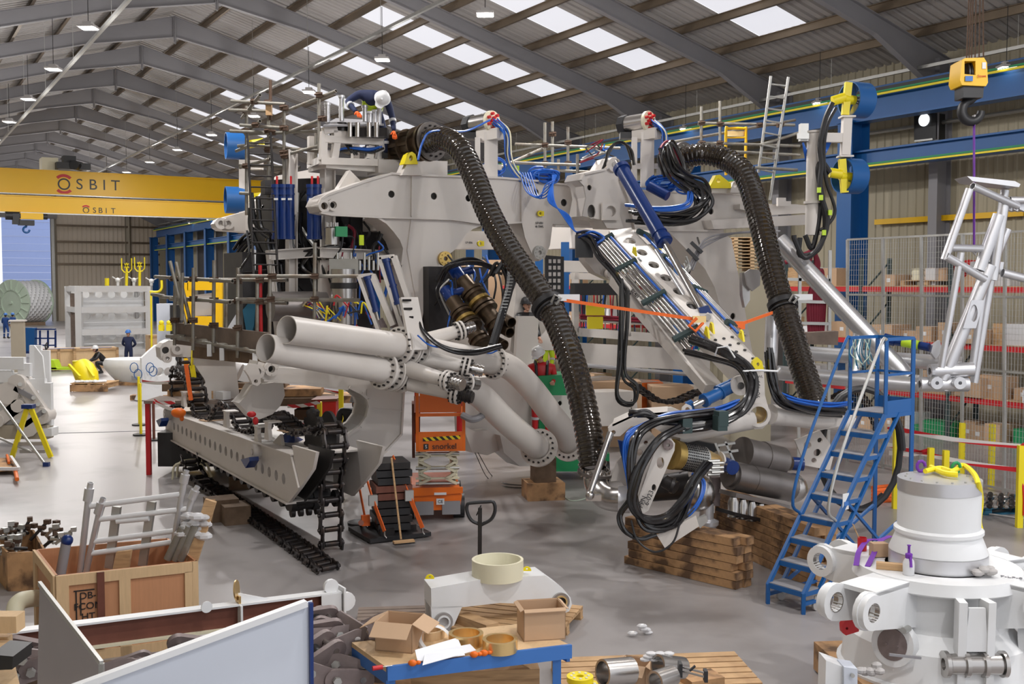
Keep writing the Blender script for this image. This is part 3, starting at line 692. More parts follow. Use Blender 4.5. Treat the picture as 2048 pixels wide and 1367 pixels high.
# small crate with clamps
g = gd(40, 1190); sb = thing('low_crate', 'low dark wooden box of scaffold fittings left of the plywood crate', 'crate', g)
P = [gd(15, 1190, 0), gd(72, 1183, 0), gd(50, 1100, 0), gd(-20, 1110, 0)]
P = [gd(16, 1182, .0), gd(95, 1180, .0), gd(70, 1130, .0), gd(-30, 1130, .0)]
m = M(); cen = sum(P, V()) / 4
for i in range(4):
    p, q = P[i], P[(i + 1) % 4]; nn = cen - (p + q) / 2; nn.z = 0; nn.normalize(); m.prism([dn(p, 0), dn(q, 0), dn(q, .5), dn(p, .5)], nn * .03)
m.build('box', 'timber', sb)
random.seed(5)
for i in range(26):
    p = cen + V((random.uniform(-.35, .45), random.uniform(-.5, .5), .38 + random.random() * .2)); d = V((random.uniform(-1, 1), random.uniform(-.6, .6), random.uniform(0, 1.1)))
    d.normalize(); t = thing('scaffold_fitting', 'small metal scaffold fitting heaped in the low dark box', 'fitting', p, 'scaffold fittings heaped in the low dark box')
    M().tube(p - d * .12, p + d * .2, .022).build('stem', 'galv' if i % 3 else 'dark', t); M().box(p + d * .2, (.08, .07, .06), rz=i).tube(p + d * .1 - V((.05, 0, 0)), p + d * .1 + V((.05, 0, 0)), .028).build('jaw', 'galv' if i % 2 else 'clamp', t)
# white bend pipe, wooden boards at left edge
t = thing('bent_pipe', 'fat white bent pipe lying between the low box and the crate', 'pipe', gd(40, 1240)); M().path(spline([at(28, 1240, 10.9), at(32, 1212, 11), at(44, 1200, 11.1), at(66, 1196, 11.3), at(90, 1195, 11.5)]), .09, 14).build('pipe', 'cream', t)
tbl = thing('wooden_bench', 'pale wooden bench top at the lower left corner', 'bench', gd(0, 1500))
m = M(); m.prism([at(x, y, Y) for x, y, Y in ((-60, 1262, 8.3), (14, 1262, 8.3), (52, 1420, 7.0), (-60, 1420, 7.0))], (0, 0, -.06)); m.build('top', 'pale', tbl)
m = M(); m.bar(at(10, 1270, 8.2), V((*at(10, 1270, 8.2).xy, 0)), .08, .08); m.build('leg', 'pale', tbl)
tag(M().box(at(5, 1243, 8.15), (.28, .15, .13)).build('wood_block', 'pale'), 'pale wood block standing on the wooden bench at the left edge', 'block')
tag(M().prism([at(x, y, 7.3) for x, y in ((-20, 1308), (26, 1312), (24, 1338), (-20, 1340))], (0, .3, .0)).build('tool_tray', 'cablek'), 'dark open tray on the wooden bench at the lower left corner', 'tray')
# polished sheet and white panel on stands
mp = thing('steel_sheet', 'mirror-polished upright steel sheet with sloping top edge, lower left foreground', 'sheet', at(140, 1400, 6.2))
P = [at(79, 1166, 6.6), at(203, 1326, 5.7), at(205, 1500, 5.7), at(72, 1500, 6.6)]
M().prism([P[0], P[1], P[2], P[3]], V((.006, .006, 0))).build('panel', 'mirror', mp)
M().bar(P[0], P[1], .02, .03).build('folded_edge', 'galv', mp); M().bar(P[1], P[2], .025, .025).build('folded_edge', 'galv', mp)
M().box(((P[2] + P[3]) / 2).xy.to_3d() + UP * .02, (.6, 1.1, .04), rz=.8).build('base_plate', 'galv', mp)
M().bar(P[2], dn(P[2], 0), .04, .04).bar(P[3], dn(P[3], 0), .04, .04).build('stand_leg', 'galv', mp)
bp = thing('white_hoarding', 'large plain pale panel with slanted top edge in the bottom foreground', 'panel', at(400, 1450, 6))
P = [at(100, 1395, 5.3), at(612, 1206, 6.0), at(622, 1203, 6.0), at(624, 1520, 6.0), at(100, 1600, 5.3)]
_pl = facing(P[0], P[1]); P = [hit(x, y, _pl) for x, y in ((100, 1395), (612, 1206), (622, 1203), (624, 1520), (100, 1600))]
M().prism(P, (.0, .04, 0)).build('sheet', 'panel', bp)
M().bar(at(100, 1393, 5.29), at(612, 1205, 5.99), .05, .035).build('rim', 'white2', bp); M().bar(P[2] + V((0, -.01, 0)), P[3] + V((0, -.01, 0)), .03, .02).build('edge_strip', 'dblue', bp)
M().bar(dn(P[3], 0), P[3], .05, .05).bar(dn(P[4], 0), P[4], .05, .05).build('stand_leg', 'galv', bp)
# rusty beam with white flanges
rb = thing('steel_beam', 'long rust-red H beam with white primed flanges in the foreground', 'beam', at(350, 1240, 9))
a, b = at(20, 1288, 8.5), at(682, 1203, 10.0); hb = .21
d = (b - a).normalized(); sd = UP.cross(d).normalized()
m = M(); m.bar(a, b, .014, hb); m.build('web', 'rust', rb)
for s in (-1, 1): M().bar(a + UP * s * hb / 2, b + UP * s * hb / 2, .12, .018).build('flange', 'white2' if s > 0 else 'cream', rb)
m = M(); q = b + d * .0
m.box(q, (.02, .2, hb + .1), ax=(d, sd, UP)); m.box(q - d * .12 - sd * .06, (.2, .01, hb), ax=(d, sd, UP)); m.tube(q - d * .1 + UP * .16 - sd * .02, q - d * .1 + UP * .16 + sd * .02, .07, seg=14); m.tube(q + d * .05 - UP * .0 - sd * .02, q + d * .05 + sd * .02, .09, seg=14); m.build('end_lug', 'white2', rb)
f_ = a + d * (b - a).length * .655
m = M(); m.box(f_ , (.02, .2, hb), ax=(d, sd, UP)); m.build('stiffener', 'white2', rb)
m = M(); m.lathe([(.001, 0), (.09, 0), (.09, .012), (.001, .012)], f_ + UP * .23 - d * .02, d * .8 - sd * .5 + UP * .1, 18); m.box(f_ + UP * .13, (.02, .1, .1), ax=(d, sd, UP)); m.build('round_lug', 'brass', rb)
m = M(); m.prism([f_ + UP * .11, f_ + d * .3 + UP * .11, f_ + UP * .2], sd * .02); m.build('gusset', 'white2', rb)
f2 = a + d * (b - a).length * .545
M().lathe([(.001, 0), (.05, 0), (.05, .015), (.001, .015)], f2 + UP * .14 - sd * .1, -sd, 16).build('round_lug', 'white2', rb)
for p in (a + d * .2, b - d * .4): tag(M().box(dn(p, .42), (.25, .5, .84), rz=.3).build('support_block', 'oldwood'), 'dark timber block holding up the rusty H beam at its %s end' % ('left' if p is not None and p.x < -3 else 'right'), 'block')
# track links: a heap of link plates
def link(L_=.42, hh=.17, th=.05):
    pts = []
    for i in range(9): an = pi / 2 + pi * i / 8; pts.append(V((-L_ / 2 + hh / 2 + cos(an) * hh / 2, 0, sin(an) * hh / 2)))
    for i in range(9): an = -pi / 2 + pi * i / 8; pts.append(V((L_ / 2 - hh / 2 + cos(an) * hh / 2, 0, sin(an) * hh / 2)))
    hs = [[V((s * L_ * .27 + .028 * cos(q * pi / 5), 0, .028 * sin(q * pi / 5))) for q in range(10)] for s in (-1, 1)]
    return M().prism(pts, (0, th, 0), hs)
proto = thing('track_link', 'x', 'track link', (0, 0, 0), 'spare track links heaped behind the white panel')
link().build('link_plate', 'link', proto); m = link(); m.v = [p + V((0, .19, 0)) for p in m.v]; m.build('link_plate', 'link', proto)
M().tube((-.115, -.04, 0), (-.115, .28, 0), .027).tube((.115, -.0, 0), (.115, .28, 0), .027).build('pin', 'stain', proto)
M().tube((-.115, -.05, 0), (-.115, -.012, 0), .036, seg=6).build('nut', 'galv', proto)
M().tube((.0, .05, 0), (.0, .19, 0), .05).build('bush', 'black', proto)
random.seed(11); spots = []
rows = [(640, 1262, 9.1), (668, 1262, 9.2), (705, 1268, 9.1), (690, 1290, 8.9), (640, 1275, 9.0), (740, 1255, 9.3), (650, 1318, 8.7), (700, 1335, 8.7), (640, 1352, 8.5), (700, 1360, 8.6), (735, 1300, 8.9), (735, 1345, 8.8)]
for i, (x, y, Y) in enumerate(rows): spots.append((at(x, y, Y), random.uniform(-.5, .5), random.uniform(-.5, .5)))
for i in range(14):
    x = 225 + i * 28; spots.append((at(x, 1345 - i * 4 + (i % 2) * 14, 8.3 + i * .05), random.uniform(-.3, .3), random.uniform(-.25, .25)))
for i in range(5): spots.append((at(30 + i * 16, 1322 + 9 * (i % 3), 8.2), random.uniform(-.3, .3), random.uniform(-.25, .25)))
from mathutils import Euler
for i, (p, a1, a2) in enumerate(spots):
    o = proto if i == 0 else copy_tree(proto)
    o.location = p; o.rotation_euler = (random.uniform(-.35, .35), a1, a2 + .3)
    o['label'] = 'heavy dark steel track link from the heap behind the white panel'
tag(M().box((at(660, 1380, 8.8).x, 9.0, .25), (1.5, 1.2, .5)).build('link_crate', 'timber'), 'timber box under the heap of track links beside the blue bench', 'crate')
tag(M().box((at(380, 1300, 8.8).x, 8.9, .3), (2.6, 1.0, .6), rz=.15).build('link_skid', 'oldwood'), 'long dark timber skid under the track links behind the white panel', 'skid')
tag(M().prism([at(672, 1228, 9.3), at(680, 1221, 9.3), at(735, 1255, 8.9), at(725, 1290, 8.9)], (0, .03, 0)).build('steel_plate', 'link'), 'flat dark steel plate standing slanted on the heap of track links', 'plate')
# ================= blue bench and what is on it
bz = .9
FL, FRt = gd(772, 1333, bz), gd(1140, 1289, bz); ex = (FRt - FL); ex.z = 0; Lx = ex.length; ex.normalize(); ey = V((-ex.y, ex.x, 0)); ey = (ey + V((-.25, 0, 0))).normalized()
W_ = .68
bn = thing('workbench', 'blue steel workbench with wooden top, bottom centre', 'workbench', dn((FL + FRt) / 2, 0))
BL, BR = FL + ey * W_, FRt + ey * W_
M().prism([FL, FRt, BR, BL], (0, 0, -.04)).build('top', 'pale', bn)
M().prism([FL + UP * .01, FRt + UP * .01, FRt - UP * .105, FL - UP * .105], -ey * .03).build('front_rail', 'blue2', bn)
M().prism([FRt - UP * .04, BR - UP * .04, BR - UP * .14, FRt - UP * .14], -ex * .03).build('side_rail', 'blue2', bn)
M().prism([FL - UP * .04, BL - UP * .04, BL - UP * .14, FL - UP * .14], ex * .03).build('side_rail', 'blue2', bn)
for p in (FL + ex * .05 + ey * .03, FRt - ex * .1 + ey * .03, BL + ex * .06 - ey * .05, BR - ex * .1 - ey * .05): M().bar(dn(p, 0), dn(p, bz - .04), .07, .07).build('leg', 'blue2', bn)
m = M(); m.bar(dn(BL, .3), dn(BR, .3), .04, .05); m.bar(dn(BL, .3), dn(FL, .3), .04, .05); m.build('stretcher', 'blue2', bn)
tb0 = BL - ey * .0
def onb(px_, py_, z=bz): return gd(px_, py_, z)
def carton(c, w_, d_, h_, rz, lab, open_=True, mt='card', flap=.5, name='cardboard_box'):
    t = thing(name, lab, 'box', c); ax = V((cos(rz), sin(rz), 0)); ay = V((-sin(rz), cos(rz), 0))
    m = M(); k = .006
    cs = [c - ax * w_ / 2 - ay * d_ / 2, c + ax * w_ / 2 - ay * d_ / 2, c + ax * w_ / 2 + ay * d_ / 2, c - ax * w_ / 2 + ay * d_ / 2]
    if open_:
        for i in range(4):
            p, q = cs[i], cs[(i + 1) % 4]; nn = (c - (p + q) / 2).normalized(); m.prism([p, q, q + UP * h_, p + UP * h_], nn * k)
        m.prism([p + UP * .004 for p in cs], (0, 0, k)); m.build('body', mt, t)
        for i in range(4):
            p, q = cs[i] + UP * h_, cs[(i + 1) % 4] + UP * h_; nn = ((p + q) / 2 - c - UP * h_).normalized(); o_ = (nn * cos(.45) - UP * sin(.45 if i % 2 else .6)) * flap * min(w_, d_)
            M().prism([p, q, q + o_, p + o_], UP * k).build('flap', mt, t)
    else: m.box(c + UP * h_ / 2, (w_, d_, h_), rz=rz); m.build('body', mt, t); M().box(c + UP * (h_ + .002), (w_ * 1.0, .05, .004), rz=rz).build('tape', 'pale', t)
    return t
cb1 = carton(onb(800, 1292), .32, .30, .24, -.25, 'open cardboard box with four flaps splayed, left end of the blue bench')
p = onb(818, 1320, bz); 
cb2 = carton(onb(1082, 1270), .36, .28, .27, .2, 'cardboard box with upright walls at the right end of the blue bench', True, 'card', .12)
for i, (x, y, lab) in enumerate(((1000, 1300, 'brass ring nearest the right-hand cardboard box on the blue bench'), (932, 1288, 'brass ring behind the papers, left of the other brass ring'))):
    c = onb(x, y); t = tag(M().lathe([(.115, 0), (.145, 0), (.145, .1), (.115, .1), (.115, 0)], c, UP, 32).build('brass_ring', 'brass'), lab, 'ring')
tag(M().lathe([(.14, 0), (.16, 0), (.15, .02), (.12, .02), (.14, 0)], onb(870, 1280, bz + .03), V((.3, -.5, .8)), 28).build('plastic_ring', 'white2'), 'flat white plastic ring leaning behind the papers on the bench', 'ring')
tag(M().lathe([(.11, 0), (.135, 0), (.135, .07), (.11, .07), (.11, 0)], onb(858, 1272, bz), UP, 24).build('wooden_ring', 'pale'), 'low tan ring half hidden behind the white ring on the bench', 'ring')
def sheet_paper(pts, lab, mt='paper', name='paper_sheet'):
    P = [gd(x, y, z) for x, y, z in pts]; return tag(M().prism(P, (0, 0, .004)).build(name, mt), lab, 'paper')
sheet_paper([(835, 1322, .925), (830, 1300, .99), (915, 1275, .99), (930, 1310, .925)], 'creased white paper sheet leaning over the brass rings on the bench')
sheet_paper([(845, 1330, .93), (850, 1305, .95), (940, 1288, .97), (952, 1300, .93)], 'second white paper sheet lying in front of the first on the bench')
for x, y, lab in ((825, 1325, 'orange earplug packet beside the splayed box on the bench'), (948, 1308, 'orange safety goggles lens on the bench, left lens'), (968, 1305, 'orange safety glasses by the brass ring on the bench')):
    c = onb(x, y, bz + .03); tag(M().ball(c, .03, (1.2, .8, .9), 10, 6).ball(c + V((.045, .01, .0)), .022, (1, .8, .8), 8, 5).build('safety_glasses', 'orange'), lab, 'glasses')
t = thing('screwdriver', 'screwdriver with red handle at the bench left corner', 'tool', onb(762, 1335)); M().tube(onb(765, 1333, bz + .02), onb(745, 1336, bz + .02), .018).build('handle', 'red', t); M().tube(onb(765, 1333, bz + .02), onb(785, 1330, bz + .02), .004).build('blade', 'stain', t)
carton(V((.15, 9.0, 0)), .34, .3, .28, .3, 'open cardboard box on the floor under the blue bench right end')
tag(M().box((-.35, 9.4, .35), (1.1, .8, .5), rz=.1).build('wooden_crate', 'wood'), 'slatted wooden crate on the floor beneath the blue bench', 'crate')
# ================= bracket on pallet
def pallet(c, rz, w_=1.2, d_=1.0, h_=.15, lab='', n=7, mt='wood', grp=None, cat='pallet'):
    t = thing('pallet', lab, cat, c, grp); ax = V((cos(rz), sin(rz), 0)); ay = V((-sin(rz), cos(rz), 0)); c = V(c)
    m = M()
    for i in range(n): m.box(c + ay * (-d_ / 2 + d_ * (i + .5) / n) + UP * (h_ - .012), (w_, d_ / n * .82, .022), rz=rz)
    m.build('deck_board', mt, t)
    m = M()
    for j in (-1, 0, 1):
        m.box(c + ay * j * (d_ / 2 - .05) + UP * .012, (w_, .1, .022), rz=rz)
    m.build('bottom_board', mt, t)
    for i in (-1, 0, 1):
        m = M(); m.box(c + ax * i * (w_ / 2 - .07) + UP * (h_ - .034), (.13, d_, .022), rz=rz)
        for j in (-1, 0, 1): m.box(c + ax * i * (w_ / 2 - .07) + ay * j * (d_ / 2 - .05) + UP * h_ * .45, (.13, .1, h_ * .75), rz=rz)
        m.build('bearer', mt, t)
    return t
pc = gd(1010, 1228, .15)
pallet(V((pc.x, pc.y, 0)), -.33, 1.5, 1.25, .15, 'large wooden pallet under the white bracket in front of the pallet truck', 8)
g0 = gd(950, 1265, .15); tag(M().bar(at(925, 1240, 11.75), at(985, 1262, 11.3), .16, .16).build('timber_beam', 'wood'), 'pale square timber lying across the left end of the pallet', 'timber')
gg = gd(810, 1260); pallet(V((gg.x, gg.y + .1, 0)), .1, 1.1, .9, .12, 'second pallet with loose tools left of the white bracket', 7, 'greywood')
bk = thing('swing_bracket', 'white box-section bracket with cream ring on top, lying on the pallet', 'bracket', gd(1000, 1240))
YB = 12.0
# main beam: box with side outline extruded back
fpl = facing(at(865, 1200, 11.55), at(1143, 1215, 12.0))
out = [(862, 1176), (975, 1156), (1020, 1154), (1090, 1150), (1125, 1175), (1141, 1194), (1144, 1208), (1138, 1222), (1122, 1228), (1105, 1224), (1062, 1207), (1000, 1205), (930, 1213), (863, 1217)]
m = M(); nrm = fpl[0]; P = [hit(x, y, fpl) for x, y in out]; m.prism(P, nrm * .38); m.build('beam', 'white2', bk)
P = [hit(x, y, fpl) for x, y in ((862, 1213), (925, 1211), (908, 1250), (898, 1264), (886, 1268), (874, 1262), (864, 1245))]; m = M(); m.prism(P, nrm * .06); m.prism([p + nrm * .3 for p in P], nrm * .06); m.build('lug', 'white2', bk)
for cx_, cy_, r_ in ((886, 1242, .105), (1120, 1202, .105)):
    c = hit(cx_, cy_, fpl); M().ring(c - nrm * .01, nrm, r_, r_ * .72, .05, 26).build('bearing_ring', 'stain', bk); M().ring(c - nrm * .02, nrm, r_ * .72, r_ * .55, .05, 26).build('bush', 'white2' if cx_ < 900 else 'brass', bk)
    M().disc(c + nrm * .001, nrm, r_ * .56, .02, 22).build('bore', 'sheet' if cx_ < 900 else 'black', bk)
c = hit(1003, 1158, fpl) + nrm * .16; rr = 52 / F * 12.0
M().lathe([(rr - .03, -.02), (rr, -.02), (rr, .19), (rr - .03, .19), (rr - .03, -.02)], c, UP, 40).build('ring', 'cream', bk)
for x, y in ((864, 1163), (1057, 1144)):
    p = hit(x, y, fpl) + nrm * (.06 if x > 900 else .12); P = [p + V((cos(i * pi / 8) * .05, 0, sin(i * pi / 8) * .05)) for i in range(9)]; M().prism(P, (0, .02, 0), [[p + V((cos(i * pi / 3) * .012, 0, .022 + sin(i * pi / 3) * .012)) for i in range(6)]]).build('lifting_lug', 'yel', bk)
# pallet truck handle
a = gd(960, 1170); hd = thing('pallet_truck', 'black hand pallet truck, handle standing upright behind the white bracket', 'pallet truck', (a.x, 13.2, 0))
Yh = 13.2; m = M(); m.bar(at(960, 1015, Yh), at(959, 1200, Yh), .06, .05); m.build('shaft', 'dark', hd)
loop = [(960, 1048), (943, 1040), (934, 1022), (935, 1008), (945, 1005), (975, 1003), (987, 1004), (990, 1020), (982, 1038), (960, 1050)]
M().path(spline([at(x, y, Yh) for x, y in loop], 4), .022).build('grip_loop', 'black', hd); M().tube(at(962, 1010, Yh), at(953, 1030, Yh), .008).build('lever', 'black', hd)
fb = V((at(960, 1100, Yh).x, Yh, 0)); m = M(); m.box(fb + V((0, -.0, .12)), (.5, .25, .2)); m.box(fb + V((-.2, -.6, .09)), (.15, 1.0, .05)); m.box(fb + V((.2, -.6, .09)), (.15, 1.0, .05)); m.build('fork', 'dark', hd); M().tube(fb + V((-.1, .05, .08)), fb + V((.1, .05, .08)), .08).build('wheel', 'black', hd)
# plastic scrap
random.seed(2); g = gd(1280, 1270); m = M()
for i in range(6): m.ball(g + V((random.uniform(-.1, .1), random.uniform(-.05, .05), .02 + .02 * i)), .05, (1.2, .8, .5), 6, 4)
tag(m.build('plastic_scrap', 'plastic'), 'crumpled scrap of clear plastic alone on the floor', 'scrap')
# ================= clutter at the bottom right of centre
pallet(gd(1330, 1372) + V((-.1, .1, 0)), .1, 1.9, .9, .13, 'pallet of boxes and cylinders at the bottom edge right of the blue bench', 6)
base = .2
def cylp(x0, y0, x1, y1, Y, r, lab, mt='stain', band=None):
    t = thing('steel_sleeve', lab, 'cylinder', at(x0, y0, Y)); M().tube(at(x0, y0, Y), at(x1, y1, Y + .15), r, wall=.02, seg=24).build('sleeve', mt, t)
    if band: M().tube(at(x0, y0, Y).lerp(at(x1, y1, Y + .15), .0) - UP * .0, at(x0, y0, Y).lerp(at(x1, y1, Y + .15), .35), r + .003, seg=24, cap=False).build('band', band, t)
    return t
cylp(1205, 1345, 1262, 1340, 9.3, .12, 'shiny steel sleeve lying left of the open carton on the bottom pallet')
cylp(1310, 1362, 1345, 1350, 9.1, .09, 'short steel cylinder right of the open carton on the bottom pallet')
cylp(1315, 1330, 1365, 1335, 9.5, .1, 'ribbed steel cylinder behind the open carton on the bottom pallet')
for x, y, lab in ((1160, 1356, 'yellow holed disc at the bottom edge, upper of two'), (1172, 1372, 'yellow holed disc at the bottom edge, lower of two')):
    c = gd(x, y, .22 if y < 1360 else .16); t = thing('yellow_disc', lab, 'disc', c); M().ring(c, UP, .125, .035, .05, 32).build('disc', 'yel', t); M().bolts(c + UP * .02, UP, .08, 8, .014, .012).build('bolt', 'white2', t)
carton(gd(1272, 1372, .16) + V((0, .05, 0)), .26, .24, .22, -.4, 'open brown carton among the steel cylinders at the bottom edge')
tag(M().bar(gd(1370, 1375, .1), gd(1435, 1365, .1), .25, .2).build('timber_block', 'timber'), 'rough timber block at the bottom edge right of the clutter', 'block')
t = thing('linear_slide', 'slim steel linear slide with black end plates on the bottom clutter', 'slide', at(1360, 1340, 9.2))
M().tube(at(1360, 1332, 9.3), at(1410, 1345, 9.2), .01).tube(at(1360, 1340, 9.3), at(1410, 1353, 9.2), .01).build('rod', 'stain', t); M().box(at(1360, 1337, 9.3), (.03, .1, .12)).build('end_plate', 'black', t); M().box(at(1411, 1350, 9.2), (.03, .08, .1)).build('end_plate', 'black', t)
random.seed(8); m = M()
for i in range(10): m.ball(at(1290 + i * 6, 1318 - 6 * (i % 3), 9.6), .04, (1.3, 1, .5), 7, 5)
tag(m.build('plastic_wrapping', 'plastic'), 'clear plastic wrapping behind the open carton at the bottom edge', 'wrapping')
tag(M().prism([at(x, y, 9.0) for x, y in ((1378, 1340), (1390, 1330), (1392, 1333), (1381, 1343))], (0, .02, 0)).build('clip', 'black'), 'small black clip standing near the linear slide', 'clip')
# ================= the white subsea trencher
TR = thing('subsea_trencher', 'huge white tracked machine with curved portal legs and spiral hoses in the hall centre', 'machine', H(10, 18, 0))
def PX(l): return [at(*p) for p in l]
def solid(name, pts, pl, th, mt='white', holes=(), par=None, rim=0.):
    m = M(); par = par or TR
    if th >= .39 and holes:                 # hollow box section: holed face plate, side plates, solid rear
        P = [hit(x, y, pl) for x, y in pts]; n = normal(pl); m.plate(pts, pl, .03, holes); m.prism([p + n * .28 for p in P], n * (th - .28))
        for p, q in zip(P, P[1:] + P[:1]): m.add([p, q, q + n * .28, p + n * .28], [(0, 1, 2, 3)])
    else: m.plate(pts, pl, th, holes)
    if rim:
        P = [hit(x, y, pl) for x, y in pts]; n = normal(pl)
        for i in range(len(P)):
            a, b = P[i], P[(i + 1) % len(P)]
            if (b - a).length > .05: m.bar(a - n * .03 + n * th / 2, b - n * .03 + n * th / 2, th + .1 if abs((b - a).normalized().z) < .7 else .03, .03 if abs((b - a).normalized().z) < .7 else th + .1, up=UP)
    return m.build(name, mt, par)
def cyl(name, a, b, r, mt, par=None, r2=None, seg=20, wall=0., ends=()):
    m = M(); m.tube(a, b, r, r2, seg, wall=wall)
    for e, rr, th in ends: c = V(a).lerp(V(b), e); m.disc(c, V(b) - V(a), rr, th, seg)
    return m.build(name, mt, par or TR)
def hose(pts, r, mt='gloss', par=None, name='hose', n=6, seg=8): return M().path(spline(pts, n), r, seg).build(name, mt, par or TR)
def bundle(pts, k, spread, r, mts, par=None, name='hose', seed=1):
    rg = random.Random(seed); out = []
    offs = [V((rg.uniform(-1, 1), rg.uniform(-1, 1), rg.uniform(-1, 1))) * spread for _ in range(k)]
    groups = {}
    for i in range(k):
        P = [p + offs[i] + V((rg.uniform(-1, 1), rg.uniform(-1, 1), rg.uniform(-1, 1))) * spread * .35 for p in pts]
        out.append(M().path(spline(P, 6), r, 7).build(name, mts[i % len(mts)], par or TR))
    return out
VP_ = ('v', 17.2)
# --- front portal
solid('portal_frame', [(636, 402), (640, 396), (652, 388), (670, 382), (728, 361), (781, 345), (825, 348), (1000, 354), (1105, 363), (1105, 450), (1100, 490), (1090, 515), (1078, 522), (1064, 508), (1050, 475), (1043, 443), (971, 448), (945, 458), (927, 476), (910, 499), (890, 515), (873, 535), (860, 568), (850, 605), (842, 652), (836, 652), (826, 620), (814, 591), (804, 560), (803, 530), (807, 496), (800, 478), (788, 462), (772, 444), (752, 432), (658, 427), (639, 423), (634, 412)], VP_, .5, 'white',
      [(783, 388, .062), (868, 392, .062), (937, 396, .062), (1072, 384, .06), (646, 412, .06), (664, 410, .05)])
solid('portal_frame', [(1105, 365), (1240, 378), (1411, 384), (1493, 388), (1500, 455), (1440, 459), (1463, 478), (1475, 540), (1490, 620), (1505, 705), (1455, 708), (1445, 650), (1437, 602), (1428, 573), (1408, 535), (1381, 506), (1334, 459), (1250, 452), (1105, 448)], VP_, .5, 'white', [(1128, 405, .07), (1466, 632, .07), (1422, 422, .07), (1400, 405, .03)])
def strip(pts, pl, w_, off=0., th=.035, name='flange', mt='white', par=None):
    P = [hit(x, y, pl) for x, y in pts]; n = normal(pl); m = M()
    for i in range(len(P) - 1):
        a, b = P[i] + n * off, P[i + 1] + n * off; m.prism([a, b, b + n * w_, a + n * w_], n.cross(b - a).normalized() * th)
    return m.build(name, mt, par or TR)
strip([(634, 410), (640, 396), (652, 388), (728, 361), (781, 345), (825, 348), (1000, 354), (1105, 363)], VP_, .62, -.06)
strip([(639, 424), (658, 428), (752, 433), (900, 437), (971, 447), (1043, 443)], VP_, .1, -.1, .03)
strip([(752, 432), (772, 444), (788, 462), (800, 478), (807, 496), (803, 530)], VP_, .62, -.06)
strip([(1043, 361), (1043, 443)], VP_, .06, -.06); strip([(825, 348), (824, 432)], VP_, .05, -.05); strip([(1105, 365), (1240, 378), (1411, 384), (1493, 388)], VP_, .62, -.06)
strip([(1334, 459), (1381, 506), (1408, 535), (1428, 573), (1440, 615)], VP_, .62, -.06); strip([(1105, 450), (1250, 454), (1334, 459), (1440, 460)], VP_, .1, -.1)
strip([(824, 432), (815, 500), (840, 640)], VP_, .03, -.03, .02)
nv = -AV
for x, y, r in ((646, 412, .105), (664, 410, .10)): c = hit(x, y, VP_); M().ring(c + nv * .02, nv, r, .06, .1, 24).build('pivot_boss', 'white', TR)
M().disc(hit(646, 412, VP_) + AV * .1, nv, .065, .05).build('bush', 'bronze', TR)
for x, y, r in ((888, 517, .13), (1076, 505, .13)): c = hit(x, y, VP_); M().ring(c + nv * .03, nv, r, .04, .08, 24).bolts(c + nv * .07, nv, r * .7, 8, .012, .02).build('bearing_plate', 'gold' if x < 900 else 'galv', TR)
M().plate([(804, 350), (818, 318), (824, 314), (832, 318), (845, 350)], ('v', 17.05), .3).build('lug_base', 'white', TR)
M().plate([(808, 328), (816, 308), (824, 303), (831, 308), (836, 328)], ('v', 16.98), .2, [(822, 316, .035, .05)]).build('lifting_lug', 'yel', TR)
for x, y in ((1077, 427), (1191, 391), (957, 487)):
    c = hit(x, y, VP_) + nv * .05; m = M(); m.ring(c, nv, .055, .028, .04, 14); m.box(c + UP * .0 + AU * .05, (.06, .04, .09), rz=_a); m.build('tie_down_lug', 'yel', TR)
text('LP-031', .06, hit(1078, 446, VP_) + nv * .02, AU, UP, 'black', TR); text('4t SWL', .06, hit(1078, 453, VP_) + nv * .02, AU, UP, 'black', TR)
text('LP-006', .06, hit(938, 485, ('v', 19.45)), AU, UP, 'black', TR)
# beam between rear legs seen through the portal, with its marking
solid('cross_beam', [(900, 462), (1052, 462), (1045, 498), (905, 498)], ('v', 19.5), .4)
solid('cross_beam', [(1112, 520), (1210, 523), (1200, 545), (1112, 543)], ('v', 19.5), .3)
# --- rear portals along the machine
def leftarm(v, dx=0):
    pl = ('v', v); c1_ = hit(450, 446, pl)
    solid('rear_portal', [(434, 446), (440, 438), (450, 434), (500, 420), (560, 405), (640, 395), (640, 460), (560, 470), (501, 464), (445, 460), (436, 454)], pl, .5)
    for x in (440, 455): c = hit(x, 447, pl); M().ring(c + nv * .03, nv, .12, .06, .1, 24).build('pivot_boss', 'white', TR)
leftarm(22.4)
solid('rear_portal', [(560, 395), (1000, 372), (1500, 385), (1500, 450), (1000, 440), (560, 440)], ('v', 22.4), .4)
for a, b in (((8.0, 17.6, 5.15), (8.0, 24, 5.15)), ((15.5, 17.6, 5.1), (15.5, 24, 5.1))): M().bar(H(*a), H(*b), .5, .6).build('side_beam', 'white', TR)
# --- lower left leg and arm (tracks pivot here)
LG = ('v', 16.0)
solid('track_leg', [(517, 722), (560, 735), (690, 742), (800, 745), (808, 772), (803, 868), (719, 959), (678, 965), (650, 960), (640, 885), (675, 877), (716, 850), (729, 832), (734, 811), (730, 798), (719, 788), (695, 776), (526, 758), (510, 745)], LG, .45, 'white', [(725, 897, .075), (512, 742, .04), (540, 737, .05)])
strip([(650, 890), (675, 877), (716, 850), (729, 832), (734, 811), (730, 798), (719, 788), (695, 776)], LG, .62, -.08, .05)
strip([(808, 772), (803, 868), (719, 959), (678, 965)], LG, .55, -.05, .03); strip([(526, 758), (600, 765), (695, 776)], LG, .55, -.05, .03); strip([(735, 778), (735, 815), (802, 820)], LG, .02, -.03, .02)
for x, y in ((512, 742), (540, 737)): c = hit(x, y, LG); M().ring(c + nv * .04, nv, .11, .055, .1, 24).bolts(c + nv * .09, nv, .085, 4, .01, .02).build('pivot_boss', 'white', TR)
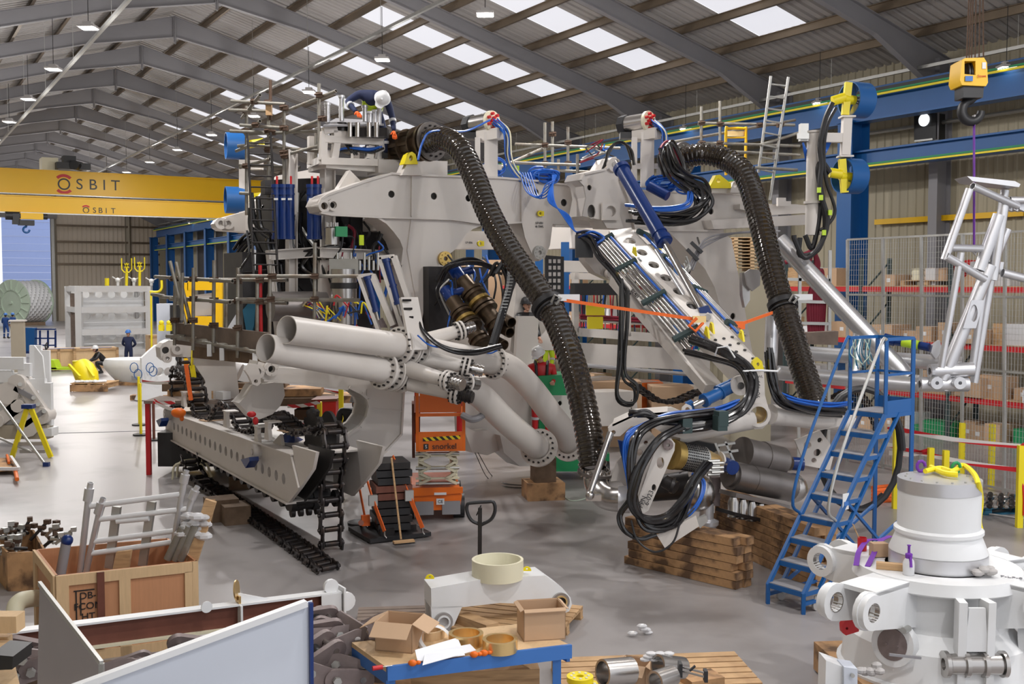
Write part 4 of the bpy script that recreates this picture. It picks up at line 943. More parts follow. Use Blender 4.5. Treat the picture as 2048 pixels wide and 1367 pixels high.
solid('link_plate', [(490, 740), (500, 727), (515, 728), (520, 745), (522, 765), (515, 772), (505, 768), (498, 752)], ('v', 15.85), .1, 'white', [(512, 762, .03)])
solid('curved_plate', [(505, 770), (566, 762), (570, 790), (560, 812), (545, 828), (520, 838), (505, 836), (478, 806), (494, 790)], ('v', 16.6), .4, 'white')
solid('rear_arm', [(320, 695), (326, 686), (338, 680), (378, 682), (470, 690), (470, 715), (375, 714), (340, 713), (330, 722), (322, 715)], ('v', 21.9), .4, 'white', [(331, 700, .07)])
for x, y, r in ((353, 697, .12), (333, 716, .09)): c = hit(x, y, ('v', 21.9)); M().ring(c + nv * .04, nv, r, r * .45, .1, 20).build('pivot_boss', 'white', TR)
solid('rear_leg', [(380, 715), (470, 715), (480, 800), (440, 830), (400, 800), (410, 760)], ('v', 22.0), .3)
# --- side body seen behind the twin pipes and portal
solid('body_panel', [(845, 640), (1150, 640), (1155, 700), (850, 700)], ('v', 20.5), .1, 'white')
solid('track_leg', [(925, 790), (960, 755), (1075, 748), (1130, 760), (1150, 830), (1150, 880), (1060, 895), (1000, 900), (960, 906), (930, 880)], ('v', 18.3), .4, 'white', [(1120, 806, .05)])
solid('curved_plate', [(925, 850), (950, 862), (978, 860), (1002, 872), (998, 900), (975, 910), (945, 905)], ('v', 17.9), .3)
solid('body_plate', [(860, 530), (885, 515), (895, 600), (880, 660), (858, 640)], ('v', 19.0), .1, 'white', [(872, 548, .06), (876, 570, .06), (868, 590, .06), (880, 545, .03), (877, 610, .05)])
solid('body_plate', [(1036, 632), (1078, 632), (1074, 700), (1056, 765), (1030, 750)], ('v', 18.6), .1, 'white')
solid('body_plate', [(1035, 560), (1085, 550), (1100, 650), (1040, 720), (1020, 700)], ('v', 19.3), .3, 'white')
solid('foot_housing', [(1000, 870), (1030, 890), (1150, 880), (1150, 905), (1120, 930), (1040, 932), (1008, 905)], ('v', 17.7), .5, 'white')
# beams, open bays on the far side of the machine
for pts, v, th in (([(1155, 655), (1400, 672), (1400, 690), (1155, 672)], 20.3, .3), ([(1150, 685), (1420, 700), (1420, 742), (1150, 728)], 20.2, .4), ([(1150, 545), (1400, 552), (1400, 566), (1150, 558)], 20.3, .2),
                   ([(1148, 540), (1158, 540), (1158, 670), (1148, 670)], 20.3, .1), ([(1252, 560), (1262, 560), (1262, 672), (1252, 672)], 20.3, .1), ([(1330, 560), (1340, 560), (1340, 672), (1330, 672)], 20.3, .1)):
    solid('bay_frame', pts, ('v', v), th)
M().plate([(1150, 566), (1236, 566), (1236, 590), (1150, 590)], ('v', 20.1), .2).build('cable_cover', 'black', TR)
for i in range(26):
    x = 1162 + i * 6.5; a_, b_ = hit(x, 590, ('v', 20.8)), hit(x + random.uniform(-4, 4), 668, ('v', 20.8)); M().path([a_, (a_ + b_) / 2 + AU * random.uniform(-.05, .05), b_], .018, 5).build('hose', ['maroon', 'black', 'hblue', 'stain', 'red'][i % 5], TR)
for i, mt in enumerate(('maroon', 'maroon', 'stain')): M().tube(hit(1160, 630 + i * 5, ('v', 20.6)), hit(1330, 640 + i * 5, ('v', 20.6)), .03).build('pipe', mt, TR)
solid('track_box', [(1190, 785), (1272, 782), (1278, 850), (1196, 852)], ('v', 20.0), .8, 'white', [(1263, 800 + i * 8, .02) for i in range(6)])
solid('walkway_beam', [(1150, 760), (1215, 752), (1400, 770), (1400, 800), (1215, 780)], ('v', 21.2), .3, 'white')
M().tube(hit(1170, 730, ('v', 19.6)), hit(1420, 752, ('v', 19.6)), .045).build('pipe', 'alu', TR)
# --- track frame, left
UT = ('u', 5.2); tf = []
side = [(331, 836), (338, 824), (587, 909), (584, 890), (632, 904), (625, 938), (600, 975), (577, 1005), (331, 871)]
hs = []
for i in range(21):
    t = i / 20; x0, y0, x1, y1 = 348, 852, 567, 957
    a_ = 1 / (1 / 21.0 + (1 / 15.5 - 1 / 21.0) * 0); u_ = (1 - t) * 0
    v_ = hit(x0, y0, UT).dot(AV) * (1 - t) + hit(x1, y1, UT).dot(AV) * t; z_ = hit(x0, y0, UT).z * (1 - t) + hit(x1, y1, UT).z * t
    hs.append([H(5.2, v_, z_) + AV * .08 * cos(q * pi / 6) + UP * .085 * sin(q * pi / 6) for q in range(12)])
P = [hit(x, y, UT) for x, y in side]
trk = M(); trk.prism(P, AU * .05, hs); trk = trk.build('track_frame', 'white', TR)
M().prism([p + AU * .24 for p in P], AU * .04).build('hole_shade_backing', 'dark', TR)  # dark sheet painting the frame's inner shade behind the holes
a, b = P[8] + UP * .01, P[7] + UP * .01; M().prism([a + AU * .04, b + AU * .04, b + AU * .26, a + AU * .26], (0, 0, .02)).build('bottom_plate', 'white', TR)
P2 = [p + AU * 1.0 for p in P]; M().prism(P2, AU * .05).build('track_frame', 'white', TR)
a, b = hit(338, 824, UT), hit(587, 909, UT); M().prism([a, b, b + AU * 1.0, a + AU * 1.0], (0, 0, -.03)).build('top_plate', 'white', TR)
a, b = hit(331, 871, UT), hit(577, 1005, UT); m = M(); m.prism([a - AU * .04, b - AU * .04, b + AU * .12, a + AU * .12], (0, 0, -.025)); m.prism([a + AU * .05, b + AU * .05, b + AU * .3 , a + AU * .3], (0, 0, .03)); m.build('bottom_flange', 'white', TR)
a, b = P[2], P[3]; m = M(); m.bar(hit(338, 824, UT), hit(587, 909, UT), .1, .02, up=UP); m.build('top_flange', 'white', TR)
M().bar(hit(600, 975, UT) - AU * .02, hit(584, 908, UT) - AU * .02, .03, .03).build('stiffener', 'white', TR)
for x, y in ((450, 860), (512, 893), (533, 885), (365, 818)):
    c = hit(x, y - 6, UT); m = M(); m.prism([c + AV * .12 - UP * .0, c - AV * .12, c - AV * .07 + UP * .2, c - AV * .1 + UP * .28, c + AV * .1 + UP * .28, c + AV * .07 + UP * .2], AU * .06); m.box(c + UP * .28 + AU * .1, (.22, .25, .02), rz=_a); m.build('chain_guide', 'white', TR)
rl_ = hit(331, 871, UT); re_ = hit(577, 1005, UT)
for i in range(19):
    c = rl_.lerp(re_, (i + .5) / 19) + AU * .12 - UP * .05; m = M(); m.disc(c, AU, .13, .07, 18); m.disc(c + AU * .1, AU, .07, .2, 12); m.disc(c + AU * .7, AU, .13, .07, 18); m.tube(c, c + AU * .7, .04, seg=8); m.build('track_roller', 'dark', TR)
for x, y in ((519, 902), (341, 828)):
    c = hit(x, y, UT) - AU * .06; M().ring(c, AU, .12, .05, .12, 20).build('pin_boss', 'white', TR); M().disc(c - AU * .04, AU, .05, .06, 12).build('pin', 'stain', TR)
    d_ = c - AU * .05 - UP * .13; M().prism([d_ + AV * .15, d_ - AV * .3 + UP * .1, d_ - AV * .32 + UP * .04, d_ - AV * .1 - UP * .1], -AU * .15).build('wedge_plate', 'dblue', TR)
# sprocket and drive at the frame end
c = hit(628, 870, ('u', 5.75)); 
m = M(); m.disc(c, AU, .36, .05, 28)
for i in range(13):
    an = i * 2 * pi / 13; m.box(c + (AV * cos(an) + UP * sin(an)) * .38, (.05, .09, .1), ax=(AU, AV * -sin(an) + UP * cos(an), AV * cos(an) + UP * sin(an)))
m.disc(c + AU * .25, AU, .36, .05, 28); m.build('sprocket', 'dark', TR)
c = hit(610, 1000, ('u', 5.6)); m = M(); m.tube(c - AU * .28, c + AU * .35, .13, seg=20); m.tube(c - AU * .2, c - AU * .12, .15, seg=20); m.tube(c + AU * .1, c + AU * .2, .16, seg=20); m.build('drive_motor', 'black', TR)
m = M()
for i in range(4): p = c + AU * (-.2 + i * .13) - UP * .17; m.disc(p, AU, .07, .06, 14)
m.build('idler', 'dark', TR)
m = M(); m.tube(hit(575, 880, ('u', 5.6)), hit(600, 893, ('u', 5.9)), .13); m.build('grease_cylinder', 'dblue', TR)
m = M(); m.prism([hit(x, y, ('u', 5.4)) for x, y in ((533, 898), (560, 868), (566, 905))], AU * .05); m.build('gusset', 'white', TR)
for pts in ([(548, 865), (580, 872), (590, 876), (560, 868)], [(450, 872), (480, 885), (470, 888), (442, 876)], [(392, 843), (430, 855), (424, 858), (388, 846)]):
    m = M(); a_ = hit(*pts[0], UT); m.box(a_ + AU * .35 + UP * .02, (.5, .3, .012), rz=_a + .2); tag(m.build('cardboard_sheet', 'card'), 'flat brown cardboard piece under the chain on the white track frame', 'cardboard', 'cardboard pieces on the track frame')
# --- twin suction pipes
pipeA = PX([(573, 659, 14.1), (690, 676, 15.0), (800, 691, 16.0)]); pipeB = PX([(531, 695, 14.1), (650, 718, 15.0), (768, 741, 15.9)])
for P in (pipeA, pipeB): M().tube(P[0], P[2], .19, seg=36, wall=.012).build('suction_pipe', 'white', TR)
def flange(c, ax, r, th, ri, nb, mt='white', bm='dark'):
    fl = M().ring(c, ax, r, ri, th, 36).build('pipe_flange', mt, TR); ax = V(ax).normalized(); m = M(); m.bolts(c + ax * (th / 2), ax, (r + ri) / 2, nb, .017, .035); m.bolts(c - ax * (th / 2), -ax, (r + ri) / 2, nb, .017, .035); m.build('bolt_circle', bm, fl)
for P, q in ((pipeA, (818, 695)), (pipeB, (785, 746))):
    d = (P[2] - P[0]).normalized()
    for k_, w_ in ((-.02, .05), (.16, .03), (.22, .03), (.38, .05)): flange(P[2] + d * k_, d, .285, w_, .19, 16)
    M().tube(P[2], P[2] + d * .4, .2, seg=30).build('pipe_spool', 'white', TR)
dA = (pipeA[2] - pipeA[0]).normalized(); dB = (pipeB[2] - pipeB[0]).normalized()
sA = pipeA[2] + dA * .4; sB = pipeB[2] + dB * .4
P = spline([sA, at(905, 711, 16.9), at(975, 722, 17.5), at(1020, 735, 17.9), at(1062, 775, 18.2), at(1100, 825, 18.5), at(1126, 858, 18.75), at(1134, 878, 18.95), at(1140, 888, 19.2)], 8)
M().path(P, .21, 28).build('suction_elbow', 'white', TR)
P = spline([sB, at(850, 755, 16.5), at(915, 768, 17.0), at(960, 790, 17.3), at(1005, 835, 17.6), at(1045, 870, 17.85), at(1068, 888, 18.0), at(1080, 896, 18.25)], 8)
M().path(P, .21, 28).build('suction_elbow', 'white', TR)
dd = at(1000, 728, 17.6) - at(975, 722, 17.4); flange(at(990, 726, 17.55), dd, .27, .05, .2, 16)
for x, y, Y in ((1078, 895, 18.12), (1138, 886, 19.0)):
    c = at(x, y, Y); ax = V((-.35, -.8, .35)); flange(c, ax, .33, .05, .2, 18, 'white', 'dark')
for l in ([(838, 712, 16.3), (928, 733, 16.3)], [(818, 738, 16.0), (893, 760, 15.6)], [(820, 765, 16.1), (908, 786, 15.9)], [(840, 684, 16.9), (915, 662, 17.2)]):
    a, b = PX(l); d = (b - a).normalized(); M().tube(a, b, .13, .1, 22).build('branch_pipe', 'white', TR); flange(b, d, .155, .035, .1, 10); flange(b + d * .07, d, .155, .035, .1, 10)
    m = M(); m.tube(b + d * .08, b + d * .3, .085, seg=18)
    for q in (.14, .2, .26): m.ring(b + d * q, d, .1, .07, .02, 18)
    m.build('coupling', 'stain' if l[0][1] != 765 else 'dark', TR)
a, b = PX([(905, 762, 15.8), (955, 768, 16.1)]); M().tube(a, b, .09, seg=18).build('coupling', 'stain', TR); flange(a.lerp(b, .6), b - a, .15, .03, .08, 10)
# channel frames with blue cylinders standing on the pipe flanges
for o_, (pts, cy) in enumerate((([(719, 552), (733, 540), (745, 549), (787, 650), (775, 665), (758, 655)], [(735, 555), (752, 620)]), ([(760, 515), (775, 504), (788, 512), (832, 640), (838, 690), (815, 655)], [(772, 520), (795, 605)]))):
    Y = 16.4 + .1 * o_; tri = M()
    A_, B_, C_, D__ = pts[0], pts[2], pts[3], pts[5]
    for p, q, w_ in ((pts[0], (758, 660) if o_ == 0 else (806, 662), .07), (pts[2], pts[3], .10), (pts[0], pts[2], .07)): tri.bar(at(*p, Y), at(*q, Y), .25, w_ * .8)
    tri.build('channel_frame', 'white', TR); a, b = at(*cy[0], Y - .1), at(*cy[1], Y - .1)
    cyl('hydraulic_cylinder', a, b, .05, 'dblue', ends=((0, .065, .05), (1, .06, .05), (.6, .06, .03)))
    M().tube(b, b + (b - a) * .3, .022).build('piston_rod', 'stain', TR)
    c = at(b[0] * 0 + (762 if o_ == 0 else 802), 645 if o_ == 0 else 625, Y); M().prism([at(x, y, Y + .05) for x, y in (((745, 655), (750, 640), (765, 635), (775, 655)) if o_ == 0 else ((780, 655), (782, 625), (795, 602), (812, 615), (812, 655)))], (0, .03, 0)).build('web_plate', 'link', TR)
m = M(); P = PX([(795, 500 + 0, 16.5)]); Bk = [(at(822 + i * 2.2, 600 + i * 17, 16.0)) for i in range(6)]
M().bar(at(817, 595, 16.1), at(836, 700, 15.9), .3, .06).build('bolted_flange', 'white', TR)
m = M()
for p in Bk: m.tube(p, p - V((.12, .05, 0)), .02, seg=6)
m.build('flange_bolts', 'dark', TR)
hose([at(826, 600, 16.2), at(840, 650, 16.1), at(880, 690, 16.1), at(940, 702, 16.3), at(1000, 690, 16.8)], .03); hose([at(830, 612, 16.2), at(846, 662, 16.0), at(890, 698, 16.0), at(945, 708, 16.3), at(1003, 694, 16.8)], .025)
hose([at(835, 670, 15.8), at(860, 690, 15.9), at(900, 697, 16.2)], .012, 'hblue'); hose([at(960, 700, 17.2), at(980, 706, 17.2), at(995, 700, 17.2)], .012, 'hblue')
# --- bronze valve bodies between the legs
for l, r in (([(925, 560, 18.3), (1000, 660, 17.8)], .2), ([(905, 600, 18.1), (965, 690, 17.6)], .18)):
    a, b = PX(l); d = b - a; m = M(); m.tube(a, b, r * .75, seg=24)
    for q, k_ in ((.25, 1.0), (.32, 1.0), (.55, 1.12), (.62, 1.12), (.85, .95), (.95, 1.0)): m.ring(a + d * q, d, r * k_, r * .6, .05, 24)
    m.build('valve_body', 'bronze', TR); M().ring(a + d * .45, d, r * 1.02, r * .7, .06, 26).build('brass_band', 'gold', TR)
    m = M(); m.tube(a - d * .25, a, r * .6, seg=18); m.tube(a - d * .1 - V((.1, 0, 0)), a - d * .1 + V((.25, 0, .1)), .07); m.build('actuator', 'dblue', TR)
for x, y in ((1023, 645), (1020, 665), (1008, 690)): a, b = at(x - 22, y - 12, 18), at(x, y, 17.7); M().tube(a, b, .09, seg=18, wall=.012).build('outlet_pipe', 'bronze', TR)
M().path(spline([at(1022, 540, 17.8), at(1018, 580, 17.6), at(1000, 640, 17.3), at(985, 690, 17.1)], 8), .07, 8).build('cable_chain', 'black', TR)
m = M()
for i in range(24):
    t = i / 23; p = at(1022 - 37 * t ** 1.3, 545 + 145 * t, 17.6 - .5 * t); m.box(p, (.1, .03, .015), rz=.2)
m.build('cable_chain_link', 'galv', TR)
bundle(PX([(880, 560, 18.4), (900, 530, 18.2), (950, 520, 18.2), (1000, 540, 18.2)]), 5, .07, .025, ['gloss', 'black']); bundle(PX([(905, 560, 18.1), (908, 600, 18.1), (900, 650, 18.0)]), 4, .05, .02, ['gloss', 'hblue'], seed=4)
bundle(PX([(985, 545, 18.0), (1005, 520, 18), (1020, 550, 18), (1008, 600, 18)]), 6, .09, .03, ['black', 'gloss', 'dark'], seed=9)
hose(PX([(925, 830, 17.4), (945, 838, 17.3), (965, 830, 17.4), (990, 805, 17.6)]), .06, 'frame')
# hoses held below the duct
# --- spiral suction hoses
def spiral(pts, r, name='suction_hose'):
    P = spline(pts, 10); out = [P[0]]; step = .022; acc = 0; 
    for a, b in zip(P, P[1:]):
        L_ = (b - a).length; t = step - acc
        while t <= L_: out.append(a.lerp(b, t / L_)); t += step
        acc = (acc + L_) % step
    rad = [r * (1.0 if i % 4 in (0, 1) else .9) for i in range(len(out))]
    return M().path(out, r, 26, rad).build(name, 'duct', TR)
ha = [(852, 284, 19.0), (885, 277, 18.7), (918, 296, 18.3), (945, 345, 18.0), (975, 420, 17.6), (1015, 495, 17.2), (1065, 565, 16.8), (1108, 630, 16.4), (1140, 710, 15.9), (1162, 790, 15.5), (1178, 870, 15.2), (1186, 938, 15.0)]
hb_ = [(1362, 318, 20.6), (1405, 308, 20.4), (1455, 320, 20.2), (1490, 350, 19.8), (1512, 410, 19.4), (1530, 480, 19.0), (1550, 560, 18.6), (1575, 640, 18.2), (1600, 720, 17.8), (1625, 795, 17.4), (1640, 840, 17.2)]
spiral(PX(ha), .205); spiral(PX(hb_), .215)
for l, k_ in ((ha, 6.7), (hb_, 6.6)):
    P = PX(l); i = int(k_); c = P[i].lerp(P[i + 1], k_ - i); d = P[i + 1] - P[i]
    m = M(); m.ring(c, d, .26, .2, .09, 28); m.ring(c + d.normalized() * .1, d, .24, .2, .03, 28); m.build('hose_clamp', 'black', TR)
    M().box(c + V((.32, -.1, .12)), (.34, .04, .1), rz=.2).build('clamp_bracket', 'white2', TR)
    m = M(); m.path([c + V((.05, -.25, .05)), c + V((.1, -.3, .16)), c + V((.2, -.28, .12)), c + V((.12, -.26, .02))], .02); m.build('shackle', 'galv', TR)
a, b = at(770, 302, 19.9), at(856, 284, 19.1); d = b - a; m = M(); m.tube(a, b, .24, seg=26)
for q in (.05, .3, .55, .8): m.ring(a + d * q, d, .31, .2, .03, 26)
for i in range(8):
    x_, y_, z_ = basis(d); an = i * pi / 4; m.bar(a + (x_ * cos(an) + y_ * sin(an)) * .27, a + d * .8 + (x_ * cos(an) + y_ * sin(an)) * .27, .02, .06)
m.build('swivel_joint', 'bronze', TR); flange(b, d, .34, .05, .2, 14, 'bronze', 'dark'); flange(b + d.normalized() * .1, d, .34, .05, .2, 14, 'smoke', 'dark')
a, b = at(1335, 320, 20.9), at(1366, 318, 20.6); flange(b, b - a, .32, .06, .2, 14, 'smoke', 'galv'); cyl('swivel_joint', a, b, .24, 'bronze')
# base ladder rail under the swivel
M().plate([(757, 318), (895, 322), (895, 350), (757, 345)], ('v', 17.8), .5).build('deck_beam', 'white', TR)
solid('stand', [(838, 318), (842, 298), (870, 298), (876, 325), (862, 325), (858, 308), (850, 308), (848, 325)], ('v', 17.9), .05, 'frame')
# --- top tray with pins
PT = ('v', 17.9)
m = M()
for p, q in (((645, 320), (648, 263)), ((758, 322), (765, 265)), ((668, 318), (676, 262)), ((738, 318), (742, 292))): m.bar(hit(*p, PT), hit(*q, PT), .12, .12)
for p, q in (((640, 322), (765, 326)), ((648, 278), (765, 284)), ((665, 268), (768, 272)), ((645, 262), (672, 258))): m.bar(hit(*p, PT), hit(*q, PT), .15, .12)
for p, q in (((645, 320), (668, 318)), ((758, 322), (748, 318))): a_, b_ = hit(*p, PT), hit(*q, PT) + AV * 1.2; m.bar(a_, b_, .12, .12)
for x in (655, 745): m.bar(hit(x, 262, PT) + AV * .8, hit(x, 320, PT) + AV * .8, .12, .12)
m.build('tray_frame', 'white', TR)
M().plate([(652, 325), (772, 328), (772, 345), (700, 340), (652, 335)], ('v', 17.95), .9).build('tray_shelf', 'white', TR)
m = M(); a_ = hit(690, 242, ('v', 18.2)); m.prism([hit(646, 250, ('v', 17.7)), hit(768, 248, ('v', 17.7)), hit(760, 241, ('v', 18.6)), hit(672, 236, ('v', 18.6))], (0, 0, -.03)); m.build('manifold_plate', 'frame', TR)
for x, y0, y1 in ((655, 208, 245), (683, 193, 242), (730, 213, 243), (758, 202, 250), (750, 222, 252), (740, 225, 245)): a_, b_ = at(x, y1, 19.0), at(x, y0, 19.0); M().tube(a_, b_, .045, seg=14).tube(b_ - UP * .02, b_ + UP * .02, .06, seg=14).build('steel_pin', 'alu', TR)
for x in (700, 715, 738, 753): M().tube(at(x, 245, 18.9), at(x, 274, 18.9), .045, seg=14).build('steel_pin', 'stain', TR)
m = M(); m.box(at(690, 262, 19.2), (.5, .3, .22)); m.box(at(725, 266, 19.2), (.9, .3, .15)); m.tube(at(684, 245, 19), at(684, 262, 19), .09); m.build('valve_block', 'dark', TR)
bundle(PX([(672, 300, 19.3), (700, 296, 19.2), (740, 298, 19.2), (765, 292, 19.2)]), 4, .06, .02, ['hblue', 'black', 'dblue'], seed=3)
bundle(PX([(690, 282, 19.3), (700, 300, 19.2), (708, 312, 19.2)]), 3, .06, .025, ['black'], seed=5)
# --- left tower
def post(x0, y0, x1, y1, v, w_=.16, mt='white', nm='post'): a_, b_ = hit(x0, y0, ('v', v)), hit(x1, y1, ('v', v)); return M().ibeam(a_, b_, w_ * 1.3, w_, .02, .015, up=AU if abs((b_ - a_).normalized().z) > .7 else UP).build(nm, mt, TR)
post(583, 300, 583, 632, 18.6); post(655, 300, 656, 640, 18.3, .2); post(538, 510, 660, 502, 18.5, .18, nm='beam'); post(640, 505, 810, 512, 18.0, .18, nm='beam'); post(538, 500, 560, 700, 18.9, .1)
solid('bracket_plate', [(640, 520), (680, 520), (680, 600), (660, 600), (640, 590)], ('v', 18.1), .12, 'white', [(666, 570, .05, .09)])
solid('bracket_plate', [(672, 385), (700, 340), (730, 370), (735, 390)], ('v', 17.6), .2, 'white')
solid('support_post', [(500, 405), (515, 400), (560, 350), (640, 335), (640, 360), (560, 380), (520, 430), (515, 470), (500, 470)], ('v', 22.0), .3, 'white')
for x in (552, 567, 580, 622, 634): 
    a_, b_ = at(x, 372, 19.0), at(x + 1, 478, 19.0); fh = cyl('filter_housing', a_, b_, .075, 'dblue', ends=((0, .085, .06), (.15, .085, .03), (.97, .085, .06))); 
    if x != 567: cyl('sensor', at(x + 2, 352, 19), at(x + 2, 370, 19), .02, 'red')
    M().box(at(x, 398, 18.9), (.07, .03, .035)).build('label', 'white2', fh)
m = M(); m.plate([(530, 360), (648, 355), (648, 385), (530, 388)], ('v', 18.9), .25); m.build('filter_manifold', 'dark', TR)
hose(PX([(595, 385, 19.5), (595, 440, 19.5), (605, 460, 19.5), (635, 500, 19.4)]), .035, 'galv', name='rigid_pipe')
m = M(); c = at(615, 460, 20.6); m.tube(c - AU * .8, c + AU * 1.6, .75, seg=26); m.build('dark_drum', 'black', TR)
m = M(); c = at(600, 590, 20.8); m.box(c, (2.6, 1.2, 1.6), rz=_a); m.build('power_pack', 'dark', TR)
m = M(); c = at(760, 480, 20.5); m.box(c, (1.6, 1., 1.5), rz=_a); m.build('pump_casing', 'black', TR)
rg = random.Random(21)
mts = ['gloss', 'gloss', 'black', 'gloss', 'cablek']
k_ = 0
for i in range(34):                                   # big hose loops in the left tower
    x0 = rg.uniform(490, 640); y0 = rg.uniform(380, 560); Y = rg.uniform(19.3, 20.2)
    pts = [at(x0, y0, Y), at(x0 + rg.uniform(-30, 10), y0 + rg.uniform(20, 60), Y), at(x0 + rg.uniform(-20, 40), y0 + rg.uniform(50, 110), Y), at(x0 + rg.uniform(20, 80), y0 + rg.uniform(30, 130), Y)]
    hose(pts, rg.choice([.02, .03, .045]), mts[i % 5])
for i in range(22):
    x0 = rg.uniform(665, 790); y0 = rg.uniform(440, 520); Y = rg.uniform(18.6, 19.6)
    pts = [at(x0, y0, Y), at(x0 + rg.uniform(-15, 15), y0 + rg.uniform(10, 40), Y), at(x0 + rg.uniform(-30, 30), y0 + rg.uniform(20, 60), Y), at(x0 + rg.uniform(-20, 20), y0 + rg.uniform(50, 100), Y)]
    hose(pts, rg.choice([.015, .02, .03]), ['black', 'gloss', 'hblue', 'cablek', 'maroon'][i % 5])
for i in range(26):
    x0 = rg.uniform(650, 735); y0 = rg.uniform(605, 640); Y = rg.uniform(17.9, 18.8)
    pts = [at(x0, y0, Y), at(x0 + rg.uniform(-10, 10), y0 + rg.uniform(-25, 5), Y), at(x0 + rg.uniform(-30, 30), y0 + rg.uniform(0, 30), Y)]
    hose(pts, rg.choice([.01, .015]), ['hblue', 'hblue', 'red', 'black', 'yel'][i % 5])
m = M(); c = at(688, 590, 18.6); m.lathe([(.001, -.5), (.22, -.5), (.22, .45), (.001, .45)], c, UP, 28); m.build('accumulator', 'stain', TR); M().ring(at(688, 571, 18.6), UP, .235, .2, .1, 28).build('clamp_band', 'black', TR)
m = M(); c = at(664, 468, 18.6); m.lathe([(.001, -.18), (.13, -.18), (.13, .1), (.1, .12), (.001, .13)], c, UP, 24); m.bolts(c + UP * .12, UP, .1, 8, .012, .08); m.build('small_vessel', 'stain', TR)
m = M(); c = at(690, 535, 18.7); m.box(c, (.5, .3, .3)); 
for i in range(12): m.tube(at(675 + i * 9, 505 + 8 * (i % 3), 18.6), at(675 + i * 9, 540, 18.6), .025, seg=8)
m.build('valve_pack', 'galv', TR)
M().box(at(682, 463, 18.2), (.2, .1, .17), rz=.4).build('tag_bag', 'green', TR); M().box(at(723, 480, 18.0), (.07, .05, .17), rz=.4).build('tape_flag', 'hivis', TR)
c = at(596, 612, 18.9); m = M(); m.tube(c - AU * .5, c + AU * .5, .26, seg=24); m.build('motor', 'smoke', TR)
for i in range(18):
    x0 = 610 + rg.uniform(-8, 8); hose([at(x0, 600 + rg.uniform(-5, 15), 18.7), at(x0 + 14, 605 + rg.uniform(-10, 20), 18.5), at(x0 + rg.uniform(20, 40), 625 + rg.uniform(-10, 12), 18.5)], .012, ['red', 'hblue', 'yel', 'cream'][i % 4])
c = at(490, 535, 21.2); cyl('hydraulic_cylinder', at(478, 532, 21.2), at(508, 540, 21.0), .13, 'dblue'); bundle(PX([(480, 505, 21), (500, 480, 21), (530, 470, 20.8), (545, 500, 20.6)]), 6, .12, .03, ['gloss', 'black'], seed=13)
bundle(PX([(490, 560, 21), (505, 600, 21), (520, 570, 21)]), 5, .12, .03, ['gloss', 'black'], seed=14)
# draped teal bag and sheet
M().prism([at(x, y, 19.6) for x, y in ((485, 620), (492, 660), (478, 700), (492, 704), (508, 650), (512, 600), (505, 595))], (0, .25, 0)).build('hanging_cover', 'teal', TR)
M().prism([at(x, y, 19.9) for x, y in ((452, 660), (480, 615), (492, 640), (485, 665))], (0, .2, 0)).build('hanging_cover', 'paper', TR)
# --- thrusters
def thruster(x, y, Y, r, ax, left=False):
    c = at(x, y, Y); ax = V(ax).normalized(); x_, y_, z_ = basis(ax)
    d = M().ring(c, ax, r, r * .93, r * 1.15, 36).build('thruster_duct', 'blue', TR)
    hb_o = M().disc(c, ax, r * .22, r * .7, 16).build('thruster_hub', 'stain', TR)
    m = M()
    for i in range(5):
        an = i * 2 * pi / 5; rd = x_ * cos(an) + y_ * sin(an); td = -x_ * sin(an) + y_ * cos(an); a0 = c + rd * r * .2; a1 = c + rd * r * .88
        m.prism([a0 - td * r * .1 + ax * .03, a0 + td * r * .1 - ax * .03, a1 + td * r * .22 - ax * .05, a1 - td * r * .16 + ax * .05], ax * .012)
    m.build('thruster_blades', 'stain', hb_o)
    return c
Yt = 19.0
c1_ = thruster(1714, 200, Yt + .1, .31, (.93, .37, 0)); c2_ = thruster(1700, 352, Yt + .1, .31, (.93, .37, 0))
m = M(); m.bar(at(1694, 232, Yt), at(1690, 310, Yt), .15, .15); m.box(at(1694, 234, Yt), (.24, .24, .03)); m.box(at(1690, 313, Yt), (.24, .24, .03)); m.bar(at(1628, 275, Yt), at(1690, 276, Yt), .14, .16); m.build('thruster_arm', 'white', TR)
for (x0, y0, x1, y1, xm, ym) in ((1697, 165, 1690, 230, 1665, 202), (1689, 385, 1684, 318, 1660, 345)):
    m = M(); m.bar(at(x0, y0, Yt - .05), at(x1, y1, Yt - .05), .09, .12); m.tube(at((x0 + x1) / 2 - 6, (y0 + y1) / 2, Yt - .05), at((x0 + x1) / 2 + 16, (y0 + y1) / 2 + 3, Yt), .08); a_ = at((x0 + x1) / 2 - 4, (y0 + y1) / 2 - 3, Yt - .05); m.tube(a_, at(xm, ym, Yt - .05), .085, seg=14); m.build('thruster_mount', 'yel', TR)
m = M(); m.tube(at(1629, 264, Yt), at(1625, 470, Yt), .13, seg=22); m.tube(at(1629, 262, Yt), at(1629, 266, Yt), .16, seg=22); m.tube(at(1627, 402, Yt), at(1627, 407, Yt), .17, seg=22); m.build('thruster_post', 'white', TR)
m = M(); m.plate([(1422, 440), (1640, 427), (1640, 448), (1428, 458)], ('v', 16.9), .3); m.build('outrigger_arm', 'white', TR)
solid('outrigger_bracket', [(1590, 408), (1625, 412), (1625, 425), (1540, 430), (1480, 418), (1480, 408), (1550, 408)], ('v', 17.0), .2)
solid('outrigger_bracket', [(1556, 395), (1572, 395), (1572, 402), (1582, 402), (1582, 412), (1556, 412)], ('v', 16.8), .05)
m = M(); m.box(at(1607, 265, Yt), (.14, .14, .3)); m.box(at(1606, 272, Yt - .1), (.2, .05, .1)); m.build('junction_box', 'galv', TR)
